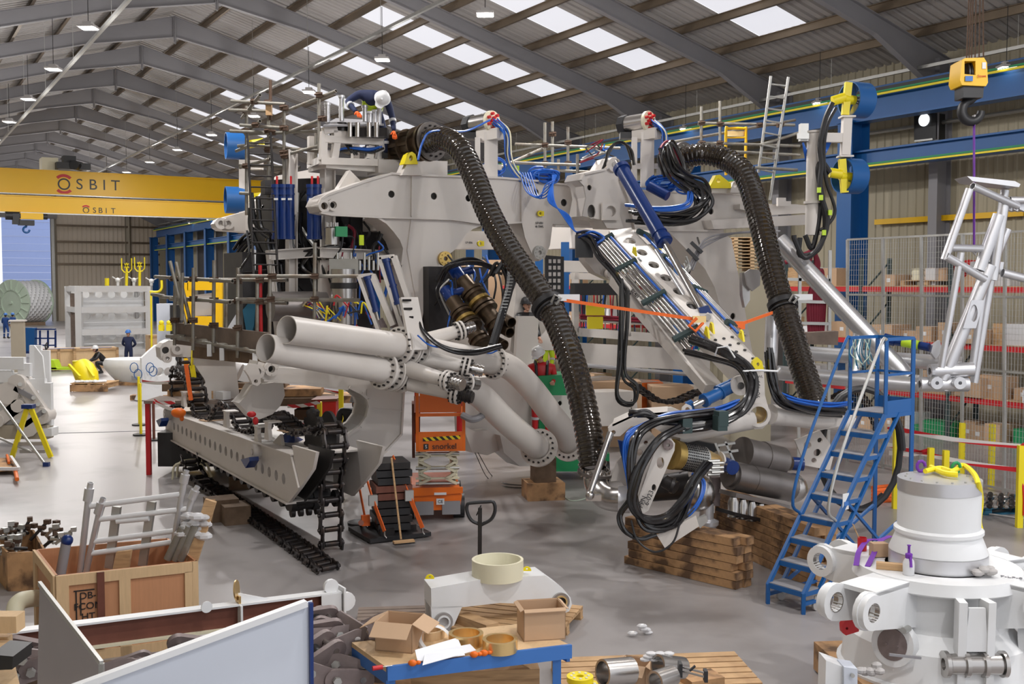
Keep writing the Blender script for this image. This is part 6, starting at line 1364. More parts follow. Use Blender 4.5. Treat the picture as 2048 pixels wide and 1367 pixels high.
# ================= people
def skin_obj(name, verts, edges, rad, mt, parent, root=0, sub=1):
    org = ORG[parent.name]; me = bpy.data.meshes.new(name); me.from_pydata([tuple(V(v) - org) for v in verts], edges, [])
    o = bpy.data.objects.new(name, me); C.objects.link(o); o.parent = parent; ORG[o.name] = org
    md = o.modifiers.new('skin', 'SKIN'); md.use_smooth_shade = True
    sv = me.skin_vertices[0].data
    for i, r in enumerate(rad):
        sv[i].radius = (r, r) if not isinstance(r, tuple) else r; sv[i].use_root = (i == root)
    s = o.modifiers.new('sub', 'SUBSURF'); s.levels = sub; s.render_levels = sub
    me.materials.append(MT[mt]); return o
def hand(c, d, up, mt, parent, s=1.):
    d = V(d).normalized(); sd = d.cross(V(up)).normalized(); n = sd.cross(d); c = V(c)
    vs = [c, c + d * .045 * s, c + d * .08 * s]; ed = [(0, 1), (1, 2)]; rd = [(.024 * s, .03 * s), (.03 * s, .038 * s), (.02 * s, .034 * s)]
    for k, l in zip((-1.5, -.5, .5, 1.5), (.06, .075, .07, .055)):
        b = c + d * .085 * s + sd * k * .019 * s; i = len(vs)
        vs += [b, b + d * l * .5 * s - n * .006 * s, b + d * l * .85 * s - n * .028 * s]; ed += [(2, i), (i, i + 1), (i + 1, i + 2)]; rd += [.0095 * s, .009 * s, .008 * s]
    i = len(vs); vs += [c + d * .03 * s + sd * .035 * s, c + d * .06 * s + sd * .055 * s - n * .015 * s]; ed += [(1, i), (i, i + 1)]; rd += [.011 * s, .009 * s]
    return skin_obj('hand', vs, ed, rd, mt, parent, 0, 1)
def head(c, face, up, parent, hel='white2', hair='black', visor=True):
    f = V(face).normalized(); u = V(up).normalized(); s = f.cross(u).normalized(); u = s.cross(f); c = V(c)
    m = M(); m.ball((0, 0, 0), .1, (.78, .98, 1.15), 16, 10); m.ball((0, .098, -.012), .016, (.8, 1.1, 1.5), 8, 5); m.ball((.08, .0, -.01), .022, (.4, .8, 1.3), 8, 5); m.ball((-.08, .0, -.01), .022, (.4, .8, 1.3), 8, 5); m.ball((0, .05, -.085), .04, (1, 1, .8), 8, 5)
    T = lambda p: c + s * p.x + f * p.y + u * p.z
    m.v = [T(p) for p in m.v]; hd_ = m.build('head', 'skin', parent)
    m = M(); m.ball((.03, .088, .012), .011, (1.4, .6, .8), 8, 5); m.ball((-.03, .088, .012), .011, (1.4, .6, .8), 8, 5); m.ball((0, .09, -.05), .016, (1.5, .5, .35), 8, 5); m.v = [T(p) for p in m.v]; m.build('face_feature', hair, hd_)
    m = M(); m.ball((0, -.025, -.01), .104, (.8, .9, 1.12), 14, 8); m.v = [T(p) for p in m.v]; m.build('hair', hair, hd_)
    m = M(); prof = [(.135, .0), (.142, .012), (.128, .02), (.124, .06), (.104, .11), (.06, .145), (.001, .155)]
    m.lathe(prof, (0, -.005, .03), UP, 22)
    m.prism([V((-.09, .09, .035)), V((.09, .09, .035)), V((.06, .175, .025)), V((0, .19, .025)), V((-.06, .175, .025))], (0, 0, .008)); m.bar((0, -.1, .13), (0, .09, .14), .03, .07); m.v = [T(p) for p in m.v]; h_ = m.build('helmet', hel, parent)
    return h_
def person(label, base, yaw, J, mt='navy', hel='white2', vest=None, gl='skin', grp=None, boots=True, tape=True):
    """J: joints in the person's own frame (x to their left-right, y forward, z up)"""
    t = thing('person', label, 'person', base, grp); b = V(base); ex = V((cos(yaw), sin(yaw), 0)); ey = V((-sin(yaw), cos(yaw), 0))
    W = lambda p: b + ex * p[0] + ey * p[1] + UP * p[2]; D_ = lambda p: ex * p[0] + ey * p[1] + UP * p[2]
    k = ['pel', 'sp', 'ch', 'nk', 'sl', 'el', 'wl', 'sr', 'er', 'wr', 'hl', 'kl', 'al', 'tl', 'hr', 'kr', 'ar', 'tr']
    vs = [W(J[q]) for q in k]; ix = {q: i for i, q in enumerate(k)}
    ed = [(ix[a], ix[b_]) for a, b_ in (('pel', 'sp'), ('sp', 'ch'), ('ch', 'nk'), ('ch', 'sl'), ('sl', 'el'), ('el', 'wl'), ('ch', 'sr'), ('sr', 'er'), ('er', 'wr'), ('pel', 'hl'), ('hl', 'kl'), ('kl', 'al'), ('al', 'tl'), ('pel', 'hr'), ('hr', 'kr'), ('kr', 'ar'), ('ar', 'tr'))]
    rad = [.15, .145, .15, .06, .08, .06, .042, .08, .06, .042, .11, .08, .058, .045, .11, .08, .058, .045]
    bd_ = skin_obj('body', vs, ed, rad, mt, t)
    hd = V(J['hd']); fc = D_(J.get('face', (0, 1, 0))); hu = D_(J.get('hup', (0, 0, 1)))
    head(W(J['hd']), fc, hu, t, hel)
    M().tube(W(J['nk']), W(J['hd']), .05).build('neck', 'skin', t)
    hand(W(J['wl']), W(J['wl']) - W(J['el']), (0, -.3, 1), gl, t, 1.15); hand(W(J['wr']), W(J['wr']) - W(J['er']), (0, -.3, 1), gl, t, 1.15)
    if boots:
        for a, q in (('al', 'tl'), ('ar', 'tr')): m = M(); m.bar(W(J[a]) - D_((0, .05, .03)), W(J[q]) - UP * .01, .1, .09); m.build('boot', 'black', t)
    if vest:
        skin_obj('vest', [W(J['pel']) + UP * .08, W(J['sp']), W(J['ch'])  , W(J['ch']).lerp(W(J['sl']), .75), W(J['ch']).lerp(W(J['sr']), .75)], [(0, 1), (1, 2), (2, 3), (2, 4)], [.17, .18, .195, .1, .1], vest, t)
        a = W(J['sp']); M().ring(a, W(J['ch']) - W(J['pel']), .178, .16, .05, 20).build('reflective_band', 'silver', t)
    if tape:
        for p, q, r in (('el', 'wl', .068), ('er', 'wr', .068), ('kl', 'al', .085), ('kr', 'ar', .085)):
            a, c = W(J[p]), W(J[q]); m = M(); m.ring(a.lerp(c, .35), c - a, r, r - .02, .05, 14); m.build('reflective_band', 'silver', bd_)
    return t
ST = dict(pel=(0, 0, .95), sp=(0, 0, 1.12), ch=(0, .01, 1.36), nk=(0, .01, 1.5), sl=(-.19, 0, 1.42), el=(-.26, .02, 1.14), wl=(-.22, .18, .98), sr=(.19, 0, 1.42), er=(.26, .02, 1.14), wr=(.22, .18, .98), hl=(-.1, 0, .9), kl=(-.12, .03, .5), al=(-.13, 0, .09), tl=(-.15, .16, .04), hr=(.1, 0, .9), kr=(.12, .03, .5), ar=(.13, 0, .09), tr=(.15, .16, .04), hd=(0, .03, 1.64))
g = gd(12, 676); person('man in blue overalls at the cable reel, left one of the pair', g, 0, {**ST, 'kr': (.2, -.05, .5), 'ar': (.25, -.25, .12), 'tr': (.28, -.1, .05)}, 'bwork', 'blue2')
g = gd(26, 675); person('man in blue overalls at the cable reel, right one of the pair reaching forward', g, -.3, {**ST, 'el': (-.3, .2, 1.25), 'wl': (-.2, .42, 1.3)}, 'bwork', 'blue2')
g = gd(258, 738); person('person in navy jacket and blue helmet standing by the white rack', g, pi, {**ST, 'el': (-.3, -.08, 1.14), 'wl': (-.1, -.18, 1.0), 'er': (.3, -.08, 1.14), 'wr': (.1, -.18, 1.0)}, 'navy', 'blue2', tape=False)
SQ = {**ST, 'pel': (0, -.1, .45), 'sp': (0, -.05, .62), 'ch': (0, .12, .82), 'nk': (0, .2, .93), 'sl': (-.19, .15, .87), 'sr': (.19, .15, .87), 'el': (-.26, .3, .65), 'er': (.26, .3, .65), 'wl': (-.12, .5, .55), 'wr': (.12, .5, .55), 'hl': (-.1, -.1, .42), 'hr': (.1, -.1, .42), 'kl': (-.15, .3, .5), 'kr': (.15, .25, .45), 'al': (-.13, .05, .1), 'ar': (.13, .0, .1), 'tl': (-.14, .2, .04), 'tr': (.14, .15, .04), 'hd': (0, .27, 1.05)}
g = gd(258, 735); person('crouching person in black clothes and white helmet in front of the navy-jacketed person', (g.x - .1, g.y - 3.0, .0), pi / 2 + .6, SQ, 'black', 'white2', tape=False)
# kneeling worker in black under the pivot leg
g = gd(700, 925); person('person in black jacket with reflective piping crouching behind the opening of the white leg', (-2.98, 19.6, .18), pi + .7, {**ST, 'ch': (0, .15, 1.3), 'nk': (0, .2, 1.43), 'hd': (0, .27, 1.55), 'wl': (-.1, .5, 1.2), 'wr': (.1, .5, 1.2)}, 'black', 'frame', vest=None)
# worker bending on top of the machine
Yw = 18.75
def wp(x, y, dy=0.): p = at(x, y, Yw + dy); return p
bw = at(775, 268, Yw)
def rel(x, y, dy=0.): p = at(x, y, Yw + dy) - V((bw.x, bw.y, bw.z)); return (p.x, p.y, p.z)
JT = dict(pel=rel(750, 240, .7), sp=rel(746, 215, .5), ch=rel(745, 193, .25), nk=rel(757, 188, .05), sl=rel(718, 188, .2), el=rel(694, 203, .05), wl=rel(713, 224, -.25), sr=rel(774, 200, .1), er=rel(784, 232, .05), wr=rel(788, 262, -.15), hl=rel(742, 248, .75), kl=rel(738, 275, .7), al=rel(736, 305, .7), tl=rel(736, 310, .55), hr=rel(762, 248, .75), kr=rel(768, 275, .7), ar=rel(770, 305, .7), tr=rel(770, 310, .55), hd=rel(764, 199, -.12), face=(-.35, -.35, -.87), hup=(.25, -.75, .3))
person('worker in hi-vis vest and orange gloves bending over the top of the machine', tuple(bw), 0, JT, 'navy', 'white2', 'hivis', 'glove')
# worker in red behind the pipes in green lift
g = V((at(1092, 720, 21.).x, 21., 1.25)); pr = at(1083, 705, 21.0)
o_ = pr.z - 1.64
person('worker in red coveralls with black harness and white helmet standing in the green lift', (pr.x, 21.0, o_), pi - .1, {**ST, 'hd': (.05, .12, 1.6), 'face': (.3, .8, -.5), 'ch': (0, .05, 1.34), 'nk': (0, .08, 1.47), 'sl': (-.22, .02, 1.36), 'sr': (.22, .02, 1.36), 'wl': (-.25, .35, 1.1), 'wr': (.25, .35, 1.1)}, 'red', 'white2')
t = [o for o in bpy.data.objects if o.name.startswith('person')][-1]
m = M()
for s in (-1, 1): m.path([V((pr.x + s * .09, 20.84, o_ + .95)), V((pr.x + s * .1, 20.83, o_ + 1.2)), V((pr.x + s * .11, 20.86, o_ + 1.4)), V((pr.x + s * .12, 21.0, o_ + 1.47))], .03)
m.build('harness', 'black', t)
p = at(1083, 683, 24.5); person('distant worker in hi-vis yellow jacket behind the worker in red', (p.x, 24.5, p.z - 1.5), pi, ST, 'hivis', 'white2')
p = at(1052, 610, 22.5); person('worker in dark hi-vis clothing half hidden behind the left spiral hose', (p.x, 22.5, p.z - 1.64), pi + .5, ST, 'black', 'black', tape=False)
# ================= scaffolding
def scaffold(t, tubes, joints=True, mt='scaf', r=.03):
    for l in tubes:
        a, b = at(*l[0]), at(*l[1]); M().tube(a, b, l[2] if len(l) > 2 else r, seg=12, wall=.005).build('scaffold_tube', l[3] if len(l) > 3 else mt, t)
def clamps(t, l, mt='clamp'):
    for x, y, Y in l: p = at(x, y, Y); m = M(); m.box(p, (.11, .11, .09), rz=x); m.tube(p - V((.07, .06, 0)), p + V((.07, -.06, .02)), .018, seg=6); m.build('clamp', mt, t)
Y1 = 17.2
sc1 = thing('scaffold', 'rusty tube scaffold with a wooden plank on the left side of the machine', 'scaffold', at(420, 640, Y1))
L = []
for x0, y0, x1, y1, Ya, Yb in ((310, 553, 465, 562, 19, 17.0), (320, 593, 460, 604, 19, 17), (475, 552, 720, 552, 17.0, 17.0), (472, 598, 720, 600, 17, 17), (303, 588, 330, 592, 19, 18.9), (335, 672, 520, 705, 18.5, 16.6), (340, 558, 575, 560, 18.6, 17), (340, 598, 575, 606, 18.6, 17)): L.append(((x0, y0, Ya), (x1, y1, Yb)))
for x, y0, y1, Y in ((350, 570, 690, 18.3), (387, 535, 700, 17.8), (428, 520, 705, 17.5), (476, 535, 715, 17.1), (453, 560, 660, 18.2), (515, 552, 680, 17.), (540, 530, 670, 16.95), (630, 485, 640, 17.0), (365, 545, 640, 18)): L.append(((x, y0, Y), (x - 1, y1, Y)))
for x0, y0, x1, y1 in ((340, 522, 372, 650), (352, 524, 380, 640)): L.append(((x0, y0, 18.2), (x1, y1, 18.0)))
scaffold(sc1, L)
scaffold(sc1, [((520, 530, 17.05), (522, 665, 17.05), .03, 'red')])
clamps(sc1, [(350, 557, 18.4), (387, 558, 17.9), (428, 559, 17.6), (476, 562, 17.2), (387, 597, 17.9), (428, 600, 17.6), (476, 602, 17.2), (545, 552, 16.95), (542, 598, 16.95), (630, 552, 16.95), (630, 598, 16.95), (350, 640, 18.3), (387, 640, 17.8), (428, 650, 17.5), (476, 655, 17.1), (520, 603, 17.0), (520, 560, 17)])
for i in range(9): x = 345 + i * 24; a = at(x - 12, 672 + i * 4.3, 18.3 - i * .2); M().tube(a, a + V((.35, -.1, 0)), .035, seg=10).build('scaffold_tube', 'scaf', sc1)
for x, y, Y in ((419, 700, 17.5), (444, 708, 17.3), (510, 718, 16.7)): M().box(at(x, y, Y), (.07, .05, .2)).build('tape_flag', 'white2', sc1)
M().plate([(352, 645), (535, 665), (535, 710), (520, 708), (352, 688)], facing(at(352, 660, 18.4), at(535, 690, 16.7)), .06).build('plank', 'greywood', sc1)
M().plate([(385, 690), (512, 705), (512, 728), (385, 715)], facing(at(385, 700, 18.2), at(512, 715, 17)), .5).build('timber_pack', 'oldwood', sc1)
sc2 = thing('scaffold', 'tall tube scaffold tower with ladder above the left end of the machine', 'scaffold', at(540, 300, 19.3))
Yq = 19.6
L = []
for x, y0, y1, Y in ((493, 212, 430, 19.8), (537, 210, 400, 19.6), (568, 205, 400, 19.3), (638, 167, 300, 18.9), (632, 255, 330, 19.5), (541, 160, 240, 19.5)): L.append(((x, y0, Y), (x, y1, Y)) if x != 541 else ((x, y0, Y), (x, y1, Y), .03, 'clamp'))
for x0, y0, x1, y1, Ya, Yb in ((462, 202, 570, 208, 19.4, 19.2), (458, 220, 540, 222, 19.6, 19.5), (480, 250, 572, 256, 19.4, 19.2), (460, 262, 545, 265, 19.6, 19.5), (484, 236, 520, 190, 19.9, 19.0), (572, 222, 672, 182, 19.3, 18.7), (572, 266, 640, 240, 19.3, 18.9), (570, 310, 640, 291, 19.3, 18.9), (495, 290, 640, 302, 19.8, 19.0), (500, 260, 520, 242, 19.8, 19.2), (475, 292, 500, 290, 19.8, 19.8), (478, 330, 600, 335, 19.9, 19.5), (472, 302, 540, 275, 19.9, 19.4), (480, 335, 540, 318, 19.9, 19.4), (490, 268, 640, 262, 19.7, 19), (480, 386, 500, 387, 19.8, 19.7)): L.append(((x0, y0, Ya), (x1, y1, Yb)))
scaffold(sc2, L); clamps(sc2, [(493, 222, 19.7), (537, 205, 19.4), (568, 215, 19.2), (510, 203, 19.3), (568, 256, 19.2), (568, 305, 19.2), (638, 190, 18.8), (645, 237, 18.8), (493, 262, 19.7), (512, 250, 19.3), (493, 332, 19.7), (537, 262, 19.5), (570, 312, 19.2), (545, 265, 19.4), (537, 300, 19.5)])
M().box(at(538, 218, 19.35), (.1, .1, .22)).build('wood_packer', 'wood', sc2)
ld = thing('ladder', 'dark steel ladder standing against the scaffold at the left end of the machine', 'ladder', at(520, 500, 19.0))
for a, b in (((495, 268, 19.2), (508, 555, 18.6)), ((541, 265, 19.2), (556, 555, 18.6))): M().tube(at(*a), at(*b), .022, seg=8).build('stile', 'dark', ld)
for i in range(12): t_ = i / 11.5; y = 285 + 255 * t_; M().tube(at(496 + 12 * t_, y, 19.2 - .6 * t_), at(542 + 14 * t_, y + 1, 19.2 - .6 * t_), .014, seg=8).build('rung', 'dark', ld)
M().tube(at(509, 500, 18.9), at(508, 540, 18.8), .03).build('bracket', 'white2', ld)
sc3 = thing('scaffold', 'tube scaffold with guard rails along the top of the machine, right of centre', 'scaffold', at(1300, 260, 22))
L = [((1090, 245, 22), (1090, 335, 22)), ((1105, 243, 22.5), (1105, 330, 22.5)), ((1136, 254, 21.8), (1136, 345, 21.8)), ((1403, 213, 22), (1402, 330, 22)), ((1440, 202, 22.3), (1440, 330, 22.3)), ((1030, 288, 22), (1240, 296, 22.4)), ((1000, 335, 21), (1100, 290, 23)), ((1028, 325, 21), (1160, 330, 21.4)), ((1396, 246, 22), (1590, 250, 22)), ((1396, 285, 22), (1600, 292, 22)), ((1340, 285, 21.5), (1590, 240, 24)), ((1400, 300, 22.2), (1600, 310, 22.3)), ((1160, 322, 21), (1222, 300, 21.6)), ((1100, 340, 21.3), (1200, 345, 21.3)), ((1600, 265, 21.5), (1520, 290, 21.5)), ((1155, 308, 21), (1155, 352, 21)), ((1117, 318, 21.3), (1117, 345, 21.3)), ((1510, 335, 21), (1595, 340, 21))]
scaffold(sc3, L); clamps(sc3, [(1090, 290, 22), (1136, 285, 21.8), (1403, 246, 22), (1403, 286, 22), (1440, 248, 22), (1440, 286, 22), (1090, 327, 21.6), (1136, 327, 21.6), (1105, 268, 22.4), (1520, 250, 21.9), (1560, 250, 21.9)])
ld2 = thing('ladder', 'pale steel ladder leaning up from the scaffold against the roof background, right of centre', 'ladder', at(1530, 250, 21.5))
for a, b in (((1542, 152, 21.4), (1517, 345, 21.6)), ((1577, 154, 21.4), (1540, 400, 21.6))): M().tube(at(*a), at(*b), .03, seg=10).build('stile', 'galv', ld2)
for i in range(8): t_ = i / 7.2; M().tube(at(1540 - 22 * t_, 168 + 175 * t_, 21.45), at(1575 - 27 * t_, 172 + 178 * t_, 21.45), .018, seg=8).build('rung', 'galv', ld2)
gt = thing('scaffold_gate', 'yellow tubular safety gate on the scaffold beside the ladder', 'gate', at(1470, 300, 22.5)); M().path(spline(PX([(1452, 350, 22.4), (1452, 262, 22.4), (1458, 257, 22.4), (1488, 257, 22.4), (1492, 262, 22.4), (1490, 350, 22.4)]), 5), .03).build('gate_frame', 'yellow', gt); M().tube(at(1452, 275, 22.4), at(1491, 275, 22.4), .02).tube(at(1452, 305, 22.4), at(1491, 305, 22.4), .02).build('gate_rail', 'yellow', gt); M().plate([(1455, 262), (1489, 262), (1489, 272), (1455, 272)], ('Y', 22.45), .02).build('gate_panel', 'brass', gt)
# tripod stand and blocks near the far chain
t = thing('pipe_stand', 'low cream tubular trestle stand on the floor left of the timber blocks', 'stand', gd(380, 955)); q = gd(365, 958); 
for s in (0, .28): M().path(spline([q + V((-.2, s, 0)), q + V((-.12, s, .3)), q + V((.35, s, .32)), q + V((.5, s, 0))], 5), .025).build('leg', 'cream', t)
for x, y, w_, d_, h_, mt, lab in ((425, 1052, .5, .45, .36, 'oldwood', 'dark old timber block by the track chain, rear one'), (462, 1050, .42, .5, .3, 'oldwood', 'dark old timber block by the track chain, front one')):
    g = gd(x, y) + V((0, d_ / 2 - (0.0 if x > 450 else -.3), 0)); m = M(); m.box(g + UP * h_ / 2, (w_, d_, h_), rz=.45); tag(m.build('timber_block', mt), lab, 'block')
tag(M().bar(gd(416, 1052), at(424, 1000, 16.6), .1, .04).build('wood_plank', 'wood'), 'short pale plank leaning against the front timber block', 'plank')
g = gd(480, 975); tag(M().box(g + UP * .15, (.4, .4, .3), rz=.3).build('timber_block', 'oldwood'), 'timber block on the floor beneath the middle of the white track frame', 'block')
# ================= orange scissor lift
g = gd(865, 1048); bx, by = g.x, g.y + .35
sl_ = thing('scissor_lift', 'orange scissor lift lettered snorkel standing lowered beside the white leg', 'scissor lift', (bx, by, 0))
sc_ = 17.4 / F
yaw = _a * 0 + .1; ex_ = V((cos(yaw), sin(yaw), 0)); ey_ = V((-sin(yaw), cos(yaw), 0)); O = V((bx, by, 0))
def LB(x, y, z): return O + ex_ * x + ey_ * y + UP * z
ln = 1.75
m = M(); m.prism([LB(-.3, -.1, .18), LB(.42, -.1, .18), LB(.46, -.1, .42), LB(.4, -.1, .5), LB(-.36, -.1, .5), LB(-.38, -.1, .4)], ey_ * ln); m.build('chassis', 'orange', sl_)
M().prism([LB(-.38, -.14, .42), LB(.47, -.14, .46), LB(.47, -.14, .56), LB(-.38, -.14, .56)], ey_ * .05).build('front_bumper', 'orange', sl_)
for x in (-.42, .42):
    for y in (.18, 1.35): M().tube(LB(x - .09, y, .2), LB(x + .09, y, .2), .2, seg=24).ring(LB(x - .09, y, .2), ex_, .1, .04, .02).build('wheel', 'black', sl_)
for x in (-.16, .28): M().box(LB(x, -.06, .22), (.3, .15, .22), rz=yaw).build('grey_cover', 'frame', sl_)
for s in (-.22, .34):
    for k in range(4):
        z0 = .6 + k * .13; m = M(); m.bar(LB(s, 0, z0), LB(s, ln - .2, z0 + .1), .05, .07); m.bar(LB(s + .03, 0, z0 + .1), LB(s + .03, ln - .2, z0), .05, .07); m.build('scissor_arm', 'cream', sl_)
for z in (.6, .86, 1.1): M().tube(LB(-.3, 0, z), LB(.42, 0, z), .03).build('cross_tube', 'galv', sl_)
for i in range(3):
    m = M(); a0 = LB(-.25, -.02, .6 + i * .19); m.bar(a0, LB(-.05, -.02, .69 + i * .19), .06, .04); m.bar(LB(.38, -.02, .6 + i * .19), LB(.2, -.02, .69 + i * .19), .06, .04); m.bar(LB(-.05, -.02, .69 + i * .19), LB(-.25, -.02, .79 + i * .19), .06, .04); m.bar(LB(.2, -.02, .69 + i * .19), LB(.38, -.02, .79 + i * .19), .06, .04); m.bar(LB(-.3, .0, .69 + i * .19), LB(.42, .0, .69 + i * .19), .03, .03); m.build('scissor_link', 'cream', sl_)
zf = 1.16; 
m = M(); m.prism([LB(-.28, -.14, zf), LB(.5, -.14, zf), LB(.5, -.14, zf + .32), LB(-.28, -.14, zf + .32)], ey_ * .03); m.build('toe_board', 'orange', sl_)
M().prism([LB(-.28, -.1, zf), LB(.5, -.1, zf), LB(.5, ln, zf), LB(-.28, ln, zf)], (0, 0, .05)).build('deck', 'orange', sl_)
M().prism([LB(-.18, -.155, zf + .17), LB(.43, -.155, zf + .2), LB(.43, -.155, zf + .26), LB(-.18, -.155, zf + .23)], ey_ * .01).build('hazard_stripe', HAZ, sl_)
text('snorkel', .135, LB(.17, -.15, zf + .08), ex_, UP, 'black', sl_, 'lettering'); M().box(LB(-.13, -.15, zf + .08), (.08, .01, .09), rz=yaw).build('emblem', 'black', sl_); text('S', .08, LB(-.13, -.16, zf + .08), ex_, UP, 'white2', sl_, 'lettering')
text('CE', .07, LB(.1, -.16, .33), ex_, UP, 'black', sl_, 'lettering'); M().box(LB(.1, -.148, .33), (.13, .01, .1), rz=yaw).box(LB(.1, -.148, .46), (.2, .01, .04), rz=yaw).build('label', 'white2', sl_)
zt2_ = 2.22
for x in (-.27, .49):
    for y in (-.12, ln * .5, ln): M().bar(LB(x, y, zf), LB(x, y, zt2_), .05, .05).build('guard_post', 'orange' if y < .5 else 'red', sl_)
for z in (zf + .6, zt2_): 
    m = M(); m.bar(LB(-.27, -.12, z), LB(.49, -.12, z), .05, .05); m.bar(LB(-.27, -.12, z), LB(-.27, ln, z), .05, .05); m.bar(LB(.49, -.12, z), LB(.49, ln, z), .05, .05); m.bar(LB(-.27, ln, z), LB(.49, ln, z), .05, .05); m.build('guard_rail', 'orange', sl_)
P = [LB(-.23, -.135, zt2_ - .42 + .0), LB(.45, -.135, zt2_ - .42), LB(.45, -.135, zt2_ - .02), LB(-.23, -.135, zt2_ - .02)]; M().prism(P, ey_ * .02).build('guard_panel', 'orange', sl_)
for z in (zf + .75,): M().bar(LB(-.27, .1, z), LB(-.27, .5, z - .4), .1, .35).build('control_box', 'rust', sl_)
m = M(); m.box(LB(-.33, .4, zf + .3), (.05, .5, .9), rz=yaw); m.build('entry_gate', 'rust', sl_)
M().box(LB(.1, .5, zf + .12), (.45, .3, .06), rz=.1).build('tool_board', 'wood', sl_)
# green lift behind
g = at(1130, 940, 21.5); gl_ = thing('scissor_lift', 'green lift carrying the worker in red behind the twin pipes', 'scissor lift', (g.x, 21.3, 0))
M().box((g.x + .1, 21.6, .38), (1.5, 1.2, .35)).build('chassis', 'green', gl_)
z1 = at(1120, 755, 20.8).z; z0 = at(1160, 800, 20.8).z
m = M(); m.prism([at(1076, 752, 20.7), at(1146, 748, 20.7), at(1152, 790, 20.7), at(1076, 790, 20.7)], (0, .9, 0)); m.build('basket', 'green', gl_); M().bar((g.x - .4, 21.5, .5), (g.x - .4, 21.5, z0), .25, .25).build('mast', 'green', gl_)
for dx in (-.6, .55):
    for dy in (.1, 1.0): M().tube((g.x + .1 + dx, 21.0 + dy, .22), (g.x + .3 + dx, 21.0 + dy, .22), .22, seg=20).build('wheel', 'black', gl_)
# timber stand under the twin pipe feet
g = gd(1087, 1000); t = thing('timber_stand', 'stack of timber blocks carrying the feet of the twin pipes', 'block stack', g)
q = g.y / F; h1 = 35 * q; h2 = (965 - 930) * q + .0
M().box((g.x, g.y + .25, h1 / 2), (76 * q, .6, h1), rz=.2).build('timber', 'timber', t); M().box((g.x + .0, g.y + .25, h1 + .22), (44 * q, .4, .44), rz=.2).build('timber', 'oldwood', t)
# strapped ballast stack and broom
g = gd(785, 1082); q = g.y / F
bs_ = thing('ballast_stack', 'strapped stack of dark steel ballast plates under the white pivot leg', 'stack', (g.x, g.y + .3, 0))
M().box((g.x - .1, g.y + .45, .05), (1.0, .95, .06), rz=.5).build('base_plate', 'black', bs_)
for i in range(9): z = .12 + i * .118; M().box((g.x - .08, g.y + .5, z + .05), (.5 + .06 * (i % 2), .62, .1), rz=.3).build('ballast_plate', ['black', 'dark', 'rust'][(i // 2) % 3 if i > 3 else i % 2], bs_)
for x, y, in ((744, 1064), (815, 1070), (771, 1080)): M().box(gd(x, y) + V((0, .12, .09)), (.22, .2, .14), rz=.3).build('foot_block', 'dark', bs_)
for pts in ([(718, 905, 16.9), (746, 1000, 16.2), (769, 1062, 16.0)], [(785, 912, 16.7), (818, 990, 16.3), (845, 1055, 16.2)], [(716, 960, 16.8), (731, 1040, 16.5)]):
    t = thing('ratchet_strap', 'orange ratchet strap pulled tight at the ballast stack, one of three', 'strap', at(*pts[1]), 'ratchet straps at the ballast stack'); P = PX(pts)
    for a, b in zip(P, P[1:]): M().bar(a, b, .012, .07).build('webbing', 'strap', t)
    M().box(P[1], (.13, .08, .16), rz=.3).build('ratchet', 'galv' if len(pts) > 2 else 'strap', t); m = M(); m.path([P[-1], P[-1] - UP * .06, P[-1] - UP * .1 + V((.03, 0, 0))], .012); m.build('hook', 'stain', t)
g = gd(808, 1085); br = thing('broom', 'wooden broom leaning upright against the ballast stack', 'broom', g); M().tube(at(783, 915, 16.3), gd(802, 1078, .08), .016, seg=8).build('handle', 'wood', br); M().bar(gd(787, 1084, .08), gd(828, 1080, .08), .09, .03).build('head', 'wood', br); M().bar(gd(787, 1084, .035), gd(828, 1080, .035), .08, .06).build('bristles', 'black', br)
rp = thing('barrier_post', 'dark red barrier post with round base half behind the ballast stack', 'post', gd(722, 1045)); M().tube(gd(722, 1045, 0), gd(722, 1045, 1.0), .035).build('post', 'rust', rp); M().disc(gd(722, 1045, .02), UP, .22, .04).build('base', 'black', rp)
# ================= timber stacks under the pumps
def tstack(A_, B_, h, n, wid, lab, seed):
    rg_ = random.Random(seed); d = (B_ - A_); L_ = d.length; d = d.normalized(); s = V((-d.y, d.x, 0)); s = s if s.y > 0 else -s; hh = h / n
    for i in range(n):
        for j in range(2):
            o = rg_.uniform(-.06, .06); c = (A_ + B_) / 2 + d * o + s * (wid * (j + .5) / 2) + UP * (hh * (i + .5)); m = M(); m.box(c, (L_ + rg_.uniform(-.08, .08), wid / 2 - .008, hh - .008), ax=(d, s, UP))
            tag(m.build('timber_beam', 'timber'), lab, 'timber', lab)
a_, b_ = gd(1256, 1128), gd(1473, 1180); hs_ = at(1465, 1075, b_.y).z
tstack(a_, b_, .66, 6, .32, 'long heavy timber beam in the front stack under the pumps', 1)
a_, b_ = gd(1425, 1085), gd(1625, 1178); tstack(a_, b_, .80, 7, .36, 'long heavy timber beam in the rear stack left of the blue steps', 2)
